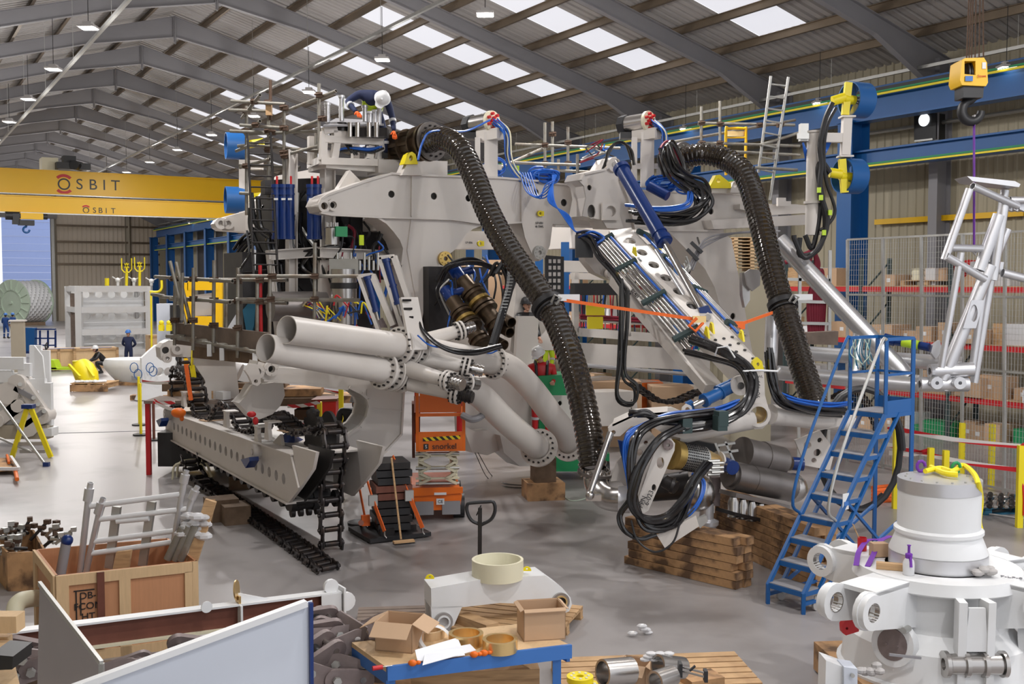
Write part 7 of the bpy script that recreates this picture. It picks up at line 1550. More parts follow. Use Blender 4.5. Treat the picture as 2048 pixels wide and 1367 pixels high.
# ================= mobile steps
tp0 = gd(1536, 1166, .25); tp1 = hit(1699, 821, ('z', 2.25)); tr0 = gd(1607, 1186, .25)
cl = tp1 - tp0; ch_ = V((cl.x, cl.y, 0)); wv = tr0 - tp0; wv.z = 0; stp = thing('mobile_steps', 'blue steel mobile warehouse steps on castors in front of the right hose', 'steps', dn(tp0 + wv / 2, 0))
nst = 9; chn = ch_.normalized()
for i in range(nst):
    p = tp0 + cl * (i / (nst - 1)); dpt = .24 if i < nst - 1 else .6
    if i == 0: dpt = .3
    M().prism([p, p + wv, p + wv + chn * dpt, p + chn * dpt], (0, 0, .02)).build('tread', 'frame', stp)
    m = M(); m.bar(p - UP * .02, p + wv - UP * .02, .02, .06); m.bar(p + chn * dpt - UP * .02, p + wv + chn * dpt - UP * .02, .02, .05); m.build('tread_frame', 'blue', stp)
    m = M()
    for s in (0, 1): m.bar(p + wv * s - UP * .02, p + wv * s + chn * dpt - UP * .02, .02, .05)
    m.build('tread_frame', 'blue', stp)
for s in (0, 1):
    o = wv * s
    M().bar(tp0 + o - UP * .02, tp1 + o, .04, .05).build('stringer', 'blue', stp); M().bar(dn(tp0 + o, 0), tp0 + o, .045, .045).build('front_leg', 'blue', stp)
    M().bar(dn(tp0 + o + chn * .3, .25), tp1 + o + chn * .3, .04, .04).build('stringer', 'blue', stp)
    q = tp1 + o + chn * .6; M().bar(dn(q, .1), q + UP * .95, .045, .045).build('rear_leg', 'blue', stp)
    M().bar(tp1 + o, tp1 + o + UP * .95, .04, .04).build('platform_post', 'blue', stp)
    M().bar(tp1 + o + UP * .95, q + UP * .95, .04, .04).bar(tp1 + o + UP * .5, q + UP * .5, .03, .03).build('guard_rail', 'blue', stp)
    hr0 = tp0 + cl * .43 + o + UP * .3; M().path(spline([tp0 + cl * .38 + o + UP * .02, tp0 + cl * .36 + o + UP * .25 - chn * .12, tp0 + cl * .45 + o + UP * .75, tp1 + o + UP * .85 - chn * .15, tp1 + o + UP * .95], 5), .02, 8).build('handrail', 'galv' if s else 'blue', stp)
    M().bar(dn(q, .1), tp0 + cl * .5 + o, .035, .035).bar(dn(tp0 + o + chn * .3, .2), q - UP * 1.3, .035, .035).build('brace', 'blue', stp)
    M().bar(dn(tp0 + o, .12), dn(q, .12), .04, .04).build('base_rail', 'blue', stp)
    for p in (tp0 + o + chn * .25, q): c = dn(p, .075); M().disc(c, wv, .075, .03, 18).build('castor', 'sheet', stp); M().bar(c, c + UP * .1, .03, .05).build('castor_fork', 'galv', stp)
q0 = tp1 + chn * .6; M().bar(q0 + UP * .95, q0 + wv + UP * .95, .04, .04).bar(q0 + UP * .5, q0 + wv + UP * .5, .03, .03).build('guard_rail', 'blue', stp)
M().prism([tp1 + chn * .6 + UP * .02, tp1 + chn * .6 + wv + UP * .02, tp1 + chn * .6 + wv + UP * .17, tp1 + chn * .6 + UP * .17], chn * .01).build('toe_board', 'blue', stp); M().prism([tp1 + wv + UP * .0, tp1 + wv + chn * .6, tp1 + wv + chn * .6 + UP * .17, tp1 + wv + UP * .17], wv * .01).build('toe_board', 'blue', stp)
p = tp0 + cl * .45 + wv * 1.02; M().prism([p, p + cl * .0 + chn * .12, p + chn * .12 + UP * .2, p + UP * .2], wv * .01).build('safety_label', 'white2', stp)
M().prism([p + chn * .02 + UP * .05 + wv * .02, p + chn * .1 + UP * .05 + wv * .02, p + chn * .1 + UP * .1 + wv * .02, p + chn * .02 + UP * .1 + wv * .02], wv * .01).build('label_print', 'blue2', stp)
t = thing('rope_bundle', 'frayed teal rope hank tied to the platform rail of the blue steps', 'rope', tp1 + UP * .8)
for i in range(14): M().path(spline([tp1 + UP * .93 + V((.02 * i, 0, 0)), tp1 + UP * .75 + V((.02 * i + random.uniform(-.08, .08), -.03, 0)), tp1 + UP * (.55 + .02 * (i % 5)) + V((.02 * i + random.uniform(-.05, .1), -.05, 0))], 4), .008, 5).build('strand', 'teal' if i % 3 else 'sage', t)
# ================= white turret at the lower right
YT = 10.0; cx_t = at(1878, 1000, YT).x
def zt(y, Y=YT): return at(1878, y, Y).z
tu = thing('white_turret', 'large white steel turret casting with a drum on top, bottom right foreground', 'turret', (cx_t, YT, .3))
q = YT / F; ctr = V((cx_t, YT, 0))
zt_top = zt(955 - 0) + .02; 
Rt, Rb = 80.5 * q, 95 * q
z1, z2, z3, z4, z5 = zt(955), zt(980), zt(1050), zt(1098), zt(1128)
M().lathe([(.001, z1), (Rt, z1), (Rt, z2), (Rt - .003, z2)], ctr, UP, 48).build('drum_rim', 'alu', tu)
M().lathe([(Rt - .005, z2), (Rt - .005, z3), (Rt + .025, z3 - .02), (Rt + .025, z3 - .05), (Rt + .005, z3 - .07), (Rb, z4), (Rb, z4 - .01)], ctr, UP, 48).build('drum', 'white2', tu)
M().lathe([(Rb, z4), (Rb, z5), (Rb + .03, z5), (Rb + .03, z5 - .03)], ctr, UP, 48).build('drum_rim', 'alu', tu)
m = M(); m.bolts(ctr + UP * z1, UP, Rt * .8, 14, .012, .012); m.build('bolt', 'galv', tu)
# upper deck: star of arms
zd = zt(1128); zl_ = zt(1248); 
def rad(an, r, z): return ctr + V((cos(an) * r, sin(an) * r, z))
deck = []
for i in range(40): deck.append(rad(i * 2 * pi / 40, .74, zd))
M().prism(deck, (0, 0, -.04)).build('deck_plate', 'white2', tu)
M().lathe([(.62, zd), (.64, zd - .4), (.66, zl_ - .02)], ctr, UP, 40).build('inner_wall', 'white2', tu)
def arm(an, L0, L1, w_, lug=True, bore=.085):
    d = V((cos(an), sin(an), 0)); s = V((-sin(an), cos(an), 0))
    for k in (-1, 1):
        o = s * k * w_; c = ctr + d * L1 + o + UP * (zd - .17); pts = [ctr + d * L0 + o + UP * (zd + .0), ctr + d * (L1 - .12) + o + UP * (zd - .03)]
        pts += [c + d * .17 * cos(pi / 2 - i * pi / 8) + UP * .17 * sin(pi / 2 - i * pi / 8) for i in range(9)]; pts += [ctr + d * L0 + o + UP * (zd - .46)]
        M().prism(pts, s * .045 * -k, [[c + d * bore * cos(i * pi / 8) + UP * bore * sin(i * pi / 8) for i in range(16)]]).build('arm_lug', 'white2', tu)
        M().ring(c + s * k * .02, s, .155, bore, .07, 24).build('bore_boss', 'white2', tu); M().ring(c + s * k * .0, s, bore + .006, bore, .1, 20).build('bore_bush', 'stain', tu)
    M().prism([ctr + d * L0 + s * w_ + UP * zd, ctr + d * (L1 - .1) + s * w_ + UP * (zd - .02), ctr + d * (L1 - .1) - s * w_ + UP * (zd - .02), ctr + d * L0 - s * w_ + UP * zd], (0, 0, -.04)).build('arm_top', 'white2', tu)
arm(pi + .62, .45, 1.3, .19); arm(pi - .9, .45, 1.15, .17); arm(-.75, .5, 1.0, .2); arm(.5, .45, 1.1, .2)
# curved outer skirt between the arms (open windows) and central strut with pin
M().lathe([(.74, zd + .002), (.77, zd - .1), (.74, zd - .12)], ctr, UP, 44).build('skirt_rim', 'white2', tu)
for an in (-pi / 2 - .14, -pi / 2 + .14):
    d = V((cos(an), sin(an), 0)); M().bar(ctr + d * .82 + UP * (zd - .1), ctr + d * .80 + UP * (zl_ - .42), .07, .16, up=d).build('front_strut', 'white2', tu)
an = -pi / 2; d = V((0, -1, 0)); sx = V((1, 0, 0))
c = ctr + d * .84 + UP * (zl_ - .08); M().tube(c - sx * .22, c + sx * .22, .09, seg=24).build('hinge_pin', 'stain', tu)
for k in (-.25, -.08, .08, .25): M().ring(c + sx * k, sx, .115, .05, .035, 24).build('pin_collar', 'stain', tu)
M().prism([ctr + d * .85 + sx * -.07 + UP * (zd - .15), ctr + d * .85 + sx * .07 + UP * (zd - .15), c + sx * .1 + UP * .12, c - sx * .1 + UP * .12], d * .03).build('clevis_plate', 'white2', tu)
M().lathe([(.60, zl_ + .12), (.82, zl_ - .05), (.86, zl_ - .35), (.78, zl_ - .42), (.66, zl_ - .8), (.55, .32)], ctr, UP, 44).build('lower_bowl', 'white2', tu)
M().lathe([(.86, zl_ - .34), (.9, zl_ - .36), (.9, zl_ - .4), (.8, zl_ - .41)], ctr, UP, 44).build('bowl_rim', 'white2', tu)
for an in (pi + .75, -.62):
    d = V((cos(an), sin(an), 0)); c = ctr + d * .80 + UP * (zl_ + .0); M().ring(c, d + UP * .15, .2, .14, .1, 28).build('port_ring', 'white2', tu); M().disc(c + d * .03, d + UP * .15, .14, .05, 28).bolts(c + d * .05, d + UP * .15, .05, 2, .012, .02).build('port_cover', 'link', tu)
    s = V((-sin(an), cos(an), 0)); m = M()
    for i in range(4): p = c + s * (-.13 + i * .085) + UP * (.17 + .04 * (i in (1, 2))); m.tube(p, p + d * .1, .03, seg=12)
    m.build('cap_screw', 'galv', tu)
for i in range(9):
    an = -pi + .35 + i * .31; d = V((cos(an), sin(an), 0)); M().prism([ctr + d * .6 + UP * (zl_ - .42), ctr + d * .84 + UP * (zl_ - .42), ctr + d * .62 + UP * .35, ctr + d * .45 + UP * .35], V((-sin(an), cos(an), 0)) * .04).build('rib', 'white2', tu)
M().prism([at(x, y, 9.5) for x, y in ((1684, 1250), (1692, 1238), (1718, 1232), (1718, 1262), (1692, 1270), (1685, 1265))], (0, .08, 0), [[at(1694 + 3 * cos(i), 1256 + 3 * sin(i), 9.5) for i in range(6)]]).build('red_lug', 'red', tu)
text('7-LP-018', .07, rad(-.75, .7, zd + .003), V((.8, -.4, 0)), V((.4, .8, 0)), 'frame', tu)
M().bar(at(1778, 1308, 9.2), at(1842, 1315, 9.2), .02, .02).build('rod', 'frame', tu)
# things lying on the turret
def ond(x, y): return hit(x, y, ('z', zd + .003))
def ont(x, y): return hit(x, y, ('z', z1 + .01))
t = thing('spray_bottle', 'clear bottle with purple pump top standing on the white turret', 'bottle', ond(1817, 1148)); p = ond(1817, 1148); M().lathe([(.001, 0), (.05, 0), (.052, .1), (.045, .13), (.02, .16), (.02, .18)], p, UP, 20).build('body', 'plastic', t); m = M(); m.lathe([(.03, .15), (.032, .19), (.012, .2), (.012, .26), (.02, .27), (.001, .275)], p, UP, 14); m.bar(p + UP * .17 + V((0, -.04, 0)), p + UP * .08 + V((.0, -.06, 0)), .02, .02); m.build('pump_top', 'purple', t)
tag(M().box(ond(1782, 1138) + V((0, .0, .03)), (.26, .07, .06), rz=-.35).build('wood_block', 'wood'), 'pale wood batten lying left of the clear bottle on the turret', 'block')
tag(M().box(ond(1757, 1112) + V((.0, .0, .07)), (.15, .1, .13), rz=.1).build('wood_block', 'card'), 'tan block behind the purple sling on the turret', 'block')
t = thing('tin_can', 'red tin holding brushes on the white turret', 'tin', ond(1722, 1108)); p = ond(1724, 1100); M().tube(p, p + UP * .13, .045, seg=20, wall=.003).build('can', 'red', t); M().tube(p + V((-.0, 0, .05)), p + V((-.09, .02, .26)), .006).build('brush', 'wood', t)
t = thing('lifting_sling', 'purple webbing sling draped over the turret deck left of the drum', 'sling', ond(1740, 1110)); P = spline([ond(1712, 1130) + UP * -.0, ond(1718, 1112) + UP * .05, ond(1735, 1100) + UP * .1, ond(1760, 1098) + UP * .1, ond(1780, 1095) + UP * .12, ond(1760, 1102) + UP * .1, ond(1745, 1120) + UP * .04, ond(1735, 1132) + UP * .0], 5)
m = M()
for a, b in zip(P, P[1:]): m.bar(a, b, .05, .006)
m.build('webbing', 'purple', t)
rgx = random.Random(4); m = M(); p = ond(1965, 1152)
for i in range(12): m.ball(p + V((rgx.uniform(-.09, .09), rgx.uniform(-.05, .05), .03 + rgx.random() * .04)), .04, (1.3, 1, .7), 8, 5)
tag(m.build('rag', 'sheet'), 'crumpled grey rag on the turret deck right of the drum', 'rag')
t = thing('lifting_sling', 'yellow round sling lying over the drum top and hanging down its right side', 'sling', ont(1900, 950))
P = spline([ont(1850, 948) + UP * .03, ont(1880, 944) + UP * .04, ont(1905, 948) + UP * .03, ont(1925, 940) + UP * .05, ont(1945, 950) + UP * .03, ont(1956, 965) + UP * .0, at(1962, 1000, YT - .05), at(1958, 1040, YT - .05), at(1962, 1062, YT - .05)], 6); M().path(P, .025, 8).build('sling', 'yel', t); M().path(spline([ont(1862, 940) + UP * .03, ont(1890, 952) + UP * .03, ont(1915, 955) + UP * .03], 5), .028, 8).build('sling', 'yel', t)
for x, y, mt in ((1842, 942, 'purple'), (1912, 945, 'green')): c = ont(x, y) + UP * .05; M().path([c + V((.04 * cos(i * .7), .0, .05 * sin(i * .7))) for i in range(9)], .016).build('shackle', mt, t)
# box and pallet under, bottle at the corner
tag(M().box((cx_t + .05, YT, .16), (1.9, 1.5, .28), rz=.1).build('timber_raft', 'timber'), 'timber raft carrying the white turret', 'timber')
Pg = at(1690, 1340, 8.9); t = thing('grey_cabinet', 'small pale grey metal box with side flanges before the turret', 'box', (Pg.x, 8.9, .28))
M().prism([at(x, y, 8.9) for x, y in ((1688, 1333), (1715, 1337), (1715, 1400), (1688, 1400))], (0, .2, 0)).build('front', 'panel', t); M().prism([at(x, y, 8.95) for x, y in ((1652, 1320), (1690, 1334), (1690, 1400), (1650, 1400))], (.0, .22, 0)).build('side', 'white2', t); M().disc(at(1705, 1350, 8.88), (0, 1, 0), .018, .02, 12).build('socket', 'galv', t)
m = M(); p = at(1745, 1335, 9.0)
for i in range(8): m.ball(p + V((rgx.uniform(-.1, .05), rgx.uniform(-.05, .05), rgx.uniform(-.05, .03))), .04, (1.2, 1, .8), 7, 5)
tag(m.build('rag', 'sheet'), 'dirty white rag between the grey box and the turret base', 'rag')
p = at(2040, 1367, 9.6); t = thing('spray_bottle', 'white spray bottle with blue trigger at the right edge below the turret', 'bottle', (p.x, 9.6, .28)); M().tube((p.x, 9.6, .28), (p.x, 9.6, .5), .04).build('body', 'white2', t); M().box((p.x - .03, 9.6, .55), (.12, .03, .05)).build('trigger', 'dblue', t)
# ================= hook block, sling and aluminium frame
YH = 17.5
hb = thing('hook_block', 'yellow crane hook block on wire ropes with large black hook, upper right', 'hook block', at(1947, 150, YH))
M().prism([at(x, y, YH - .25) for x, y in ((1924, 120), (1930, 116), (1968, 115), (1974, 125), (1976, 165), (1972, 172), (1924, 170), (1920, 160))], (0, .45, 0), [[at(x, y, YH - .25) for x, y in ((1929, 122), (1951, 122), (1951, 150), (1929, 148))]]).build('housing', 'yellow', hb)
m = M()
for x in (1930, 1936, 1942, 1949): m.disc(at(x, 150, YH), (1, 0, 0), .2, .03, 24)
m.build('sheave', 'black', hb); M().prism([at(x, y, YH - .2) for x, y in ((1927, 172), (1968, 172), (1966, 195), (1927, 195))], (0, .35, 0)).build('swivel', 'black', hb)
M().box(at(1938, 157, YH - .27), (.12, .01, .08)).build('label', 'blue2', hb); text('Street', .06, at(1964, 152, YH - .27), (1, .15, .05), UP, 'red', hb, 'lettering', th=.002); M().box(at(1968, 131, YH - .26), (.06, .01, .1)).build('label', 'white2', hb)
c = at(1943, 222, YH); P = [c + V((.04, 0, .22))]; 
for i in range(15): an = pi * .55 + i / 14 * 1.45 * pi; P.append(c + V((.155 * cos(an), 0, .165 * sin(an))))
M().path(spline(P, 3), .06, 10, [.06 + .02 * sin(pi * i / (3 * (len(P) - 1))) for i in range(3 * (len(P) - 1) + 1)]).build('hook', 'black', hb)
for i, (x0, x1) in enumerate(((1933, 1935), (1938, 1939), (1943, 1943), (1950, 1949), (1958, 1957), (1967, 1963))): a = at(x0, 120, YH); M().tube(a, V((a.x + (x1 - x0) * .02, a.y, 9.9)), .012, seg=6).build('wire_rope', 'clamp', hb)
cg = thing('crane_bridge', 'crane bridge girder above the frame from which the hook hangs', 'crane', (at(1947, 0, YH).x, YH, 10)); pc = V((at(1947, 0, YH).x, YH, 0)); vc = pc.dot(AV)
M().bar(H(UL + .5, vc, 10.1), H(24.9, vc, 10.1), .6, .4).build('girder', 'yellow', cg)
sg = thing('lifting_sling', 'purple webbing sling hanging from the crane hook to the aluminium frame', 'sling', at(1948, 300, YH)); M().bar(at(1948, 238, YH), at(1948, 495, YH), .07, .01).build('webbing', 'purple', sg); M().bar(at(1948, 230, YH), at(1948, 250, YH), .07, .03).build('sleeve', 'sheet', sg); m = M(); m.path([at(1948, 490, YH), at(1944, 500, YH), at(1950, 508, YH), at(1955, 498, YH)], .03); m.build('knot', 'sheet', sg)
al = thing('tube_structure', 'tall welded aluminium tube frame hanging from the purple sling, far right', 'frame', at(1900, 770, YH))
def T(x0, y0, x1, y1, r, Y0=YH, Y1=YH, nm='tube'): return M().tube(at(x0, y0, Y0), at(x1, y1, Y1), r, seg=18, wall=.006).build(nm, 'alu', al)
T(1939, 378, 1889, 520, .065, YH - .3, YH - .3); T(1945, 372, 2035, 412, .06, YH - .3, YH); T(2010, 395, 1985, 560, .08); T(2015, 458, 1968, 570, .07, YH + .2, YH + .2); T(1980, 530, 1885, 760, .11); T(1998, 430, 1958, 540, .1); T(2010, 380, 1948, 765, .07, YH + .3, YH + .3)
T(1922, 505, 1882, 735, .055, YH - .3, YH - .3); T(1897, 495, 1968, 497, .06, YH - .2, YH); T(1892, 512, 1970, 558, .065, YH - .35, YH - .2); T(1968, 570, 1945, 735, .06, YH + .2, YH + .2); T(2005, 545, 2048, 556, .07); T(2020, 400, 2060, 400, .06)
M().prism([at(x, y, YH - .1) for x, y in ((1934, 352), (2030, 362), (2041, 368), (2038, 374), (1945, 362))], (0, .5, .0)).build('top_plate', 'alu', al)
for i in range(3): M().prism([at(x + i * 18, y, YH + .1) for x, y in ((1955, 522), (1972, 524), (1968, 548), (1950, 540))], (0, .25, 0)).build('fin', 'alu', al)
for i in range(4): M().prism([at(x + i * 12, y, YH + .1) for x, y in ((2018, 400), (2028, 402), (2024, 422), (2015, 418))], (0, .25, 0)).build('fin', 'alu', al)
m = M(); m.plate([(1943, 600), (1968, 600), (1952, 656), (1926, 656)], ('Y', YH - .15), .02, [(1948, 626, .06, .14)]); m.build('slot_plate', 'alu', al)
for (x0, y0, x1, y1, r) in ((1862, 742, 1945, 738, .12), (1842, 768, 1935, 768, .12)):
    T(x0, y0, x1, y1, r); M().ring(at(x0, y0, YH) - V((.01, 0, 0)), (1, 0, 0), r, r * .5, .03, 22).bolts(at(x0, y0, YH) - V((.02, 0, 0)), (-1, 0, 0), r * .72, 6, .012, .01).build('end_flange', 'alu', al)
for x, y in ((1872, 765), (1918, 765)): M().ring(at(x, y, YH - .18), (0, 1, 0), .1, .03, .1, 20).build('boss', 'alu', al)
T(1895, 740, 1888, 780, .08)
# long aluminium A-frame lying behind the steps
af = thing('tube_boom', 'long horizontal aluminium tube boom with sloping strut behind the blue steps', 'frame', at(1650, 720, 18.5)); al2 = al; al = af
T(1558, 480, 1815, 755, .155, 19.5, 18.3); T(1600, 705, 1925, 728, .13, 19.4, 18.2); T(1555, 745, 1835, 770, .13, 18.9, 17.9); T(1722, 640, 1708, 745, .1, 18.8, 18.5); T(1545, 625, 1540, 745, .12, 19.2, 19.0)
M().plate([(1740, 670), (1778, 680), (1768, 700), (1748, 690)], ('Y', 18.6), .05).build('gusset', 'alu', af); M().plate([(1866, 690), (1880, 680), (1884, 700), (1872, 718), (1862, 705)], ('Y', 17.9), .1).build('lug', 'alu', af)
cyl('damper', at(1768, 676, 18.5), at(1790, 682, 18.4), .09, 'dblue', af); cyl('damper_body', at(1790, 682, 18.4), at(1858, 694, 18.0), .07, 'dblue', af); cyl('damper_band', at(1805, 684, 18.28), at(1838, 690, 18.1), .078, 'lime', af)
for i in range(9): x, y = 1575 + i * 27, 507 + i * 29; M().disc(at(x + 5, y + 2, 19.3 - i * .13), (0, 1, 0), .03, .02, 10).build('hole', 'black', af)
# ================= mesh fence and racking
YF = 24.0
def fpl_(x): return ('u', 0)
FP = facing(at(1695, 700, 23.5), at(2048, 700, 19.5)); fn = FP[0]
mf = thing('mesh_fence', 'grey welded mesh fence panels standing in front of the pallet racking', 'fence', hit(1870, 900, FP))
for x, yt in ((1695, 479), (1766, 476), (1843, 473), (1925, 468), (2010, 464), (2080, 460)): M().bar(hit(x, yt, FP), dn(hit(x, 900, FP), 0), .05, .05).build('post', 'galv', mf)
m = M()
a0, a1 = hit(1695, 479, FP), hit(2090, 460, FP); zb0 = .1
N_ = 70
for i in range(N_ + 1):
    p = a0.lerp(a1, i / N_); m.bar(dn(p, .1), p, .005, .005)
for j in range(44):
    f = j / 43; m.bar(dn(a0, .1 + (a0.z - .1) * f), dn(a1, .1 + (a1.z - .1) * f), .005, .005)
m.build('mesh', 'galv', mf)
for f in (.0, .46, .75, 1.0): M().bar(dn(a0, .08 + (a0.z - .08) * f), dn(a1, .08 + (a1.z - .08) * f), .04, .04).build('rail', 'galv', mf)
# racks stand along the right wall
UKR = 23.0
def rk_(x, y): return hit(x, y, ('u', UKR))
def rack(v0, n, z_, lab, depth=1.1, bay=2.8, zt_=4.6):
    t = thing('pallet_rack', lab, 'rack', H(UKR, v0, 0))
    for i in range(n + 1):
        v = v0 + i * bay
        for du in (0, depth): M().bar(H(UKR + du, v, 0), H(UKR + du, v, zt_), .1, .1).build('upright', 'tcoat', t)
        m = M()
        for k in range(4): m.bar(H(UKR, v, .3 + k * 1.1), H(UKR + depth, v, 1.2 + k * 1.1), .03, .04)
        m.build('brace', 'tcoat', t)
    for z in z_:
        for i in range(n):
            for du in (0, depth): M().bar(H(UKR + du, v0 + i * bay + .05, z), H(UKR + du, v0 + (i + 1) * bay - .05, z), .06, .13).build('beam', 'red', t)
            M().prism([H(UKR, v0 + i * bay, z + .07), H(UKR, v0 + (i + 1) * bay, z + .07), H(UKR + depth, v0 + (i + 1) * bay, z + .07), H(UKR + depth, v0 + i * bay, z + .07)], (0, 0, .02)).build('shelf', 'wood', t)
    return t
v0r = 8.0
zs = [rk_(1850, 830).z, rk_(1850, 705).z, rk_(1850, 578).z]
zs = [1.05, 2.35, 3.75]
rack(6.2, 6, zs, 'pallet racking with red beams and dark uprights along the right wall behind the mesh fence')
rack(30.8, 4, zs, 'second run of pallet racking beyond the white machine, right of centre', zt_=4.4)
rb_ = random.Random(17)
names = [('card', 'brown cardboard carton'), ('card', 'tan cardboard carton'), ('wood', 'wooden packing case'), ('paper', 'white carton'), ('plastic', 'plastic-wrapped parcel'), ('green', 'green plastic crate')]
grp_lab = {0: 'lowest', 1: 'middle', 2: 'top'}
def fill(v0, v1, dens, tail, kinds=None):
    v = v0
    while v < v1:
        for li, z in enumerate([.0] + zs):
            if rb_.random() > dens[li]: continue
            w_, d_, h_ = rb_.uniform(.3, .8), rb_.uniform(.35, .8), rb_.uniform(.22, .55)
            k = rb_.choice([0, 0, 1, 1, 2, 3, 4, 0] if li else [0, 1, 4, 2, 3, 5]); mt, nm = names[k]
            lev = ['on the floor level', 'on the lowest shelf', 'on the middle shelf', 'on the top shelf'][li]
            lab = '%s standing %s of the %s' % (nm, lev, tail)
            p = H(UKR + rb_.uniform(.3, .6), v + w_ / 2, z + (.09 if li else .0)); t = thing('carton' if k != 2 else 'packing_case', lab, 'box', p, '%s, %s' % (nm, lev + ' of the ' + tail))
            rz_ = _a + pi / 2 + rb_.uniform(-.15, .15); bo = M().box(p + UP * h_ / 2, (w_, d_, h_), rz=rz_).build('body', mt, t)
            if k in (0, 1, 3): M().box(p + UP * (h_ + .002), (w_, .06, .004), rz=rz_).box(p + UP * h_ / 2 - AU * (d_ / 2 + .002), (.12, .004, .1), rz=rz_).build('label_and_tape', 'white2', bo)
        v += rb_.uniform(.42, .7)
fill(8.0, 23.0, (.95, 1., .85, .4), 'racking on the right')
fill(31, 41.5, (.8, .7, .6, .5), 'far racking')
# top-shelf pallet with drums and red film
p = rk_(1875, 553); 
pz_ = zs[2] + .09; vq = hit(1875, 553, ('u', UKR + .5)).dot(AV); 
t = pallet(H(UKR + .5, vq, pz_), _a + pi / 2, 1.6, .9, .15, 'pallet with pale drums on the top shelf behind the mesh fence', 6)
for i, dx in enumerate((-.5, -.1, .3)): p = H(UKR + .4, vq - dx, pz_ + .15); tag(M().lathe([(.001, 0), (.17, 0), (.18, .06), (.16, .1), (.18, .2), (.16, .25), (.18, .3), (.001, .32)], p, UP, 20).build('drum', 'card' if i else 'cream'), 'squat pale drum on the top-shelf pallet behind the mesh fence', 'drum', 'squat pale drums on the top-shelf pallet')
p = H(UKR + .45, vq - .95, pz_ + .15); m = M()
for i in range(9): m.ball(p + V((rb_.uniform(-.25, .25), rb_.uniform(-.2, .2), .12 + rb_.random() * .25)), .17, (1.2, 1, .9), 9, 6)
tag(m.build('wrapped_load', 'red'), 'load wrapped in crumpled red film on the top shelf', 'load')
# stacked pallets beyond the right leg
for i in range(10): a = at(1496, 535 - i * 6.5, 27); tt = None; m = M(); m.box(V((a.x, 27, a.z)), (1.0, 1.0, .02)); m.box(V((a.x - .4, 27, a.z - .05)), (.1, 1, .07)); m.box(V((a.x + .4, 27, a.z - .05)), (.1, 1, .07)); m.box(V((a.x, 27, a.z - .05)), (.1, 1, .07)); tag(m.build('pallet', 'pale'), 'pale pallet in the tall stack beyond the right leg of the machine', 'pallet', 'pallets stacked beyond the right leg')
a = at(1496, 542, 27); tag(M().box((a.x, 27, a.z / 2 - .05), (1.0, 1.0, a.z - .06)).build('packing_case', 'wallm'), 'tall beige case carrying the tall stack of pallets beyond the right leg', 'case')
# things right of the machine behind hose: maroon hoses, bracket, timber board
t = thing('hose_rack', 'rack of thick maroon hoses on a perforated frame behind the right spiral hose', 'hose rack', at(1640, 640, 22))
for i in range(7): M().path(spline(PX([(1615 + i * 4, 560 - i * 3, 22), (1632 + i * 2, 545, 22), (1618 + i * 5, 600, 22), (1620 + i * 4, 670, 22)]), 6), .05, 8).build('hose', 'maroon', t)
for i in range(4): M().path(spline(PX([(1570 + i * 10, 525, 22), (1600 + i * 6, 512 + i * 4, 22), (1625, 505 - i * 4, 22), (1637 - i * 2, 530, 22), (1620 - i * 5, 560, 22)]), 6), .045, 8).build('hose', 'maroon', t)
for y in (558, 602, 645): M().bar(at(1572, y, 21.9), at(1660, y + 2, 21.9), .06, .06).build('rail', 'galv', t)
for x in (1600, 1660): M().bar(at(x, 500, 21.9), dn(at(x, 700, 21.9), 0), .06, .06).build('upright', 'galv', t)
tag(M().plate([(1612, 665), (1677, 662), (1676, 690), (1618, 688)], ('Y', 20.6), .3).build('timber_board', 'greywood'), 'brown board end sticking out beside the right spiral hose', 'board')
tag(M().plate([(1490, 545), (1500, 538), (1522, 540), (1520, 570), (1505, 582), (1495, 570)], ('Y', 20.4), .1).build('white_rag', 'sheet'), 'white cloth hanging over a rail beyond the right leg', 'cloth')
tag(M().plate([(1484, 545), (1500, 545), (1500, 600), (1490, 615), (1485, 590)], ('Y', 20.6), .25).build('steel_canister', 'stain'), 'steel canister behind the hanging white cloth', 'canister')
p = at(1190, 620, 21.6); tag(M().box(p, (.36, .3, .2)).box(p - UP * .25, (.3, .3, .24)).build('yellow_bins', 'yel'), 'two stacked bright yellow bins seen through the machine bays', 'bin')
p = at(768 + 750, 0, 22)
# dark cabinet with gauges and blue frame seen between portal legs
t = thing('control_cabinet', 'dark cabinet with rows of small panels seen between the legs', 'cabinet', at(1108, 640, 22)); M().plate([(1090, 510), (1128, 513), (1128, 595), (1090, 590)], ('Y', 22.5), .4).build('cabinet', 'black', t)
m = M()
for i in range(3):
    for j in range(5): m.box(at(1100 + i * 9, 522 + j * 13, 22.45), (.06, .02, .08))
m.build('gauge', 'sheet', t)
for x in (1078, 1130, 940): a = at(x, 500, 27); tag(M().bar(dn(a, 0), a + UP * .2, .2, .2).build('site_post', 'blue'), 'slim blue post seen through the portal of the machine', 'post', 'slim blue posts seen through the portal')
# sports-style floodlight and fan on the wall
t = thing('fan_heater', 'dark square fan heater with a bright lamp on the right wall above the lower girder', 'heater', H(26.4, 17, 7)); PLW = ('u', 26.3)
M().plate([(1828, 228), (1872, 226), (1872, 278), (1828, 282)], PLW, .4).build('housing', 'black', t); M().disc(hit(1849, 240, PLW) - AU * .02, AU, .18, .03, 20).build('lamp', glow('lamp_lens', (.9, .95, 1), 1.2), t); m = M(); m.bar(hit(1830, 282, PLW), hit(1866, 278, PLW), .05, .05); m.build('bracket', 'galv', t)
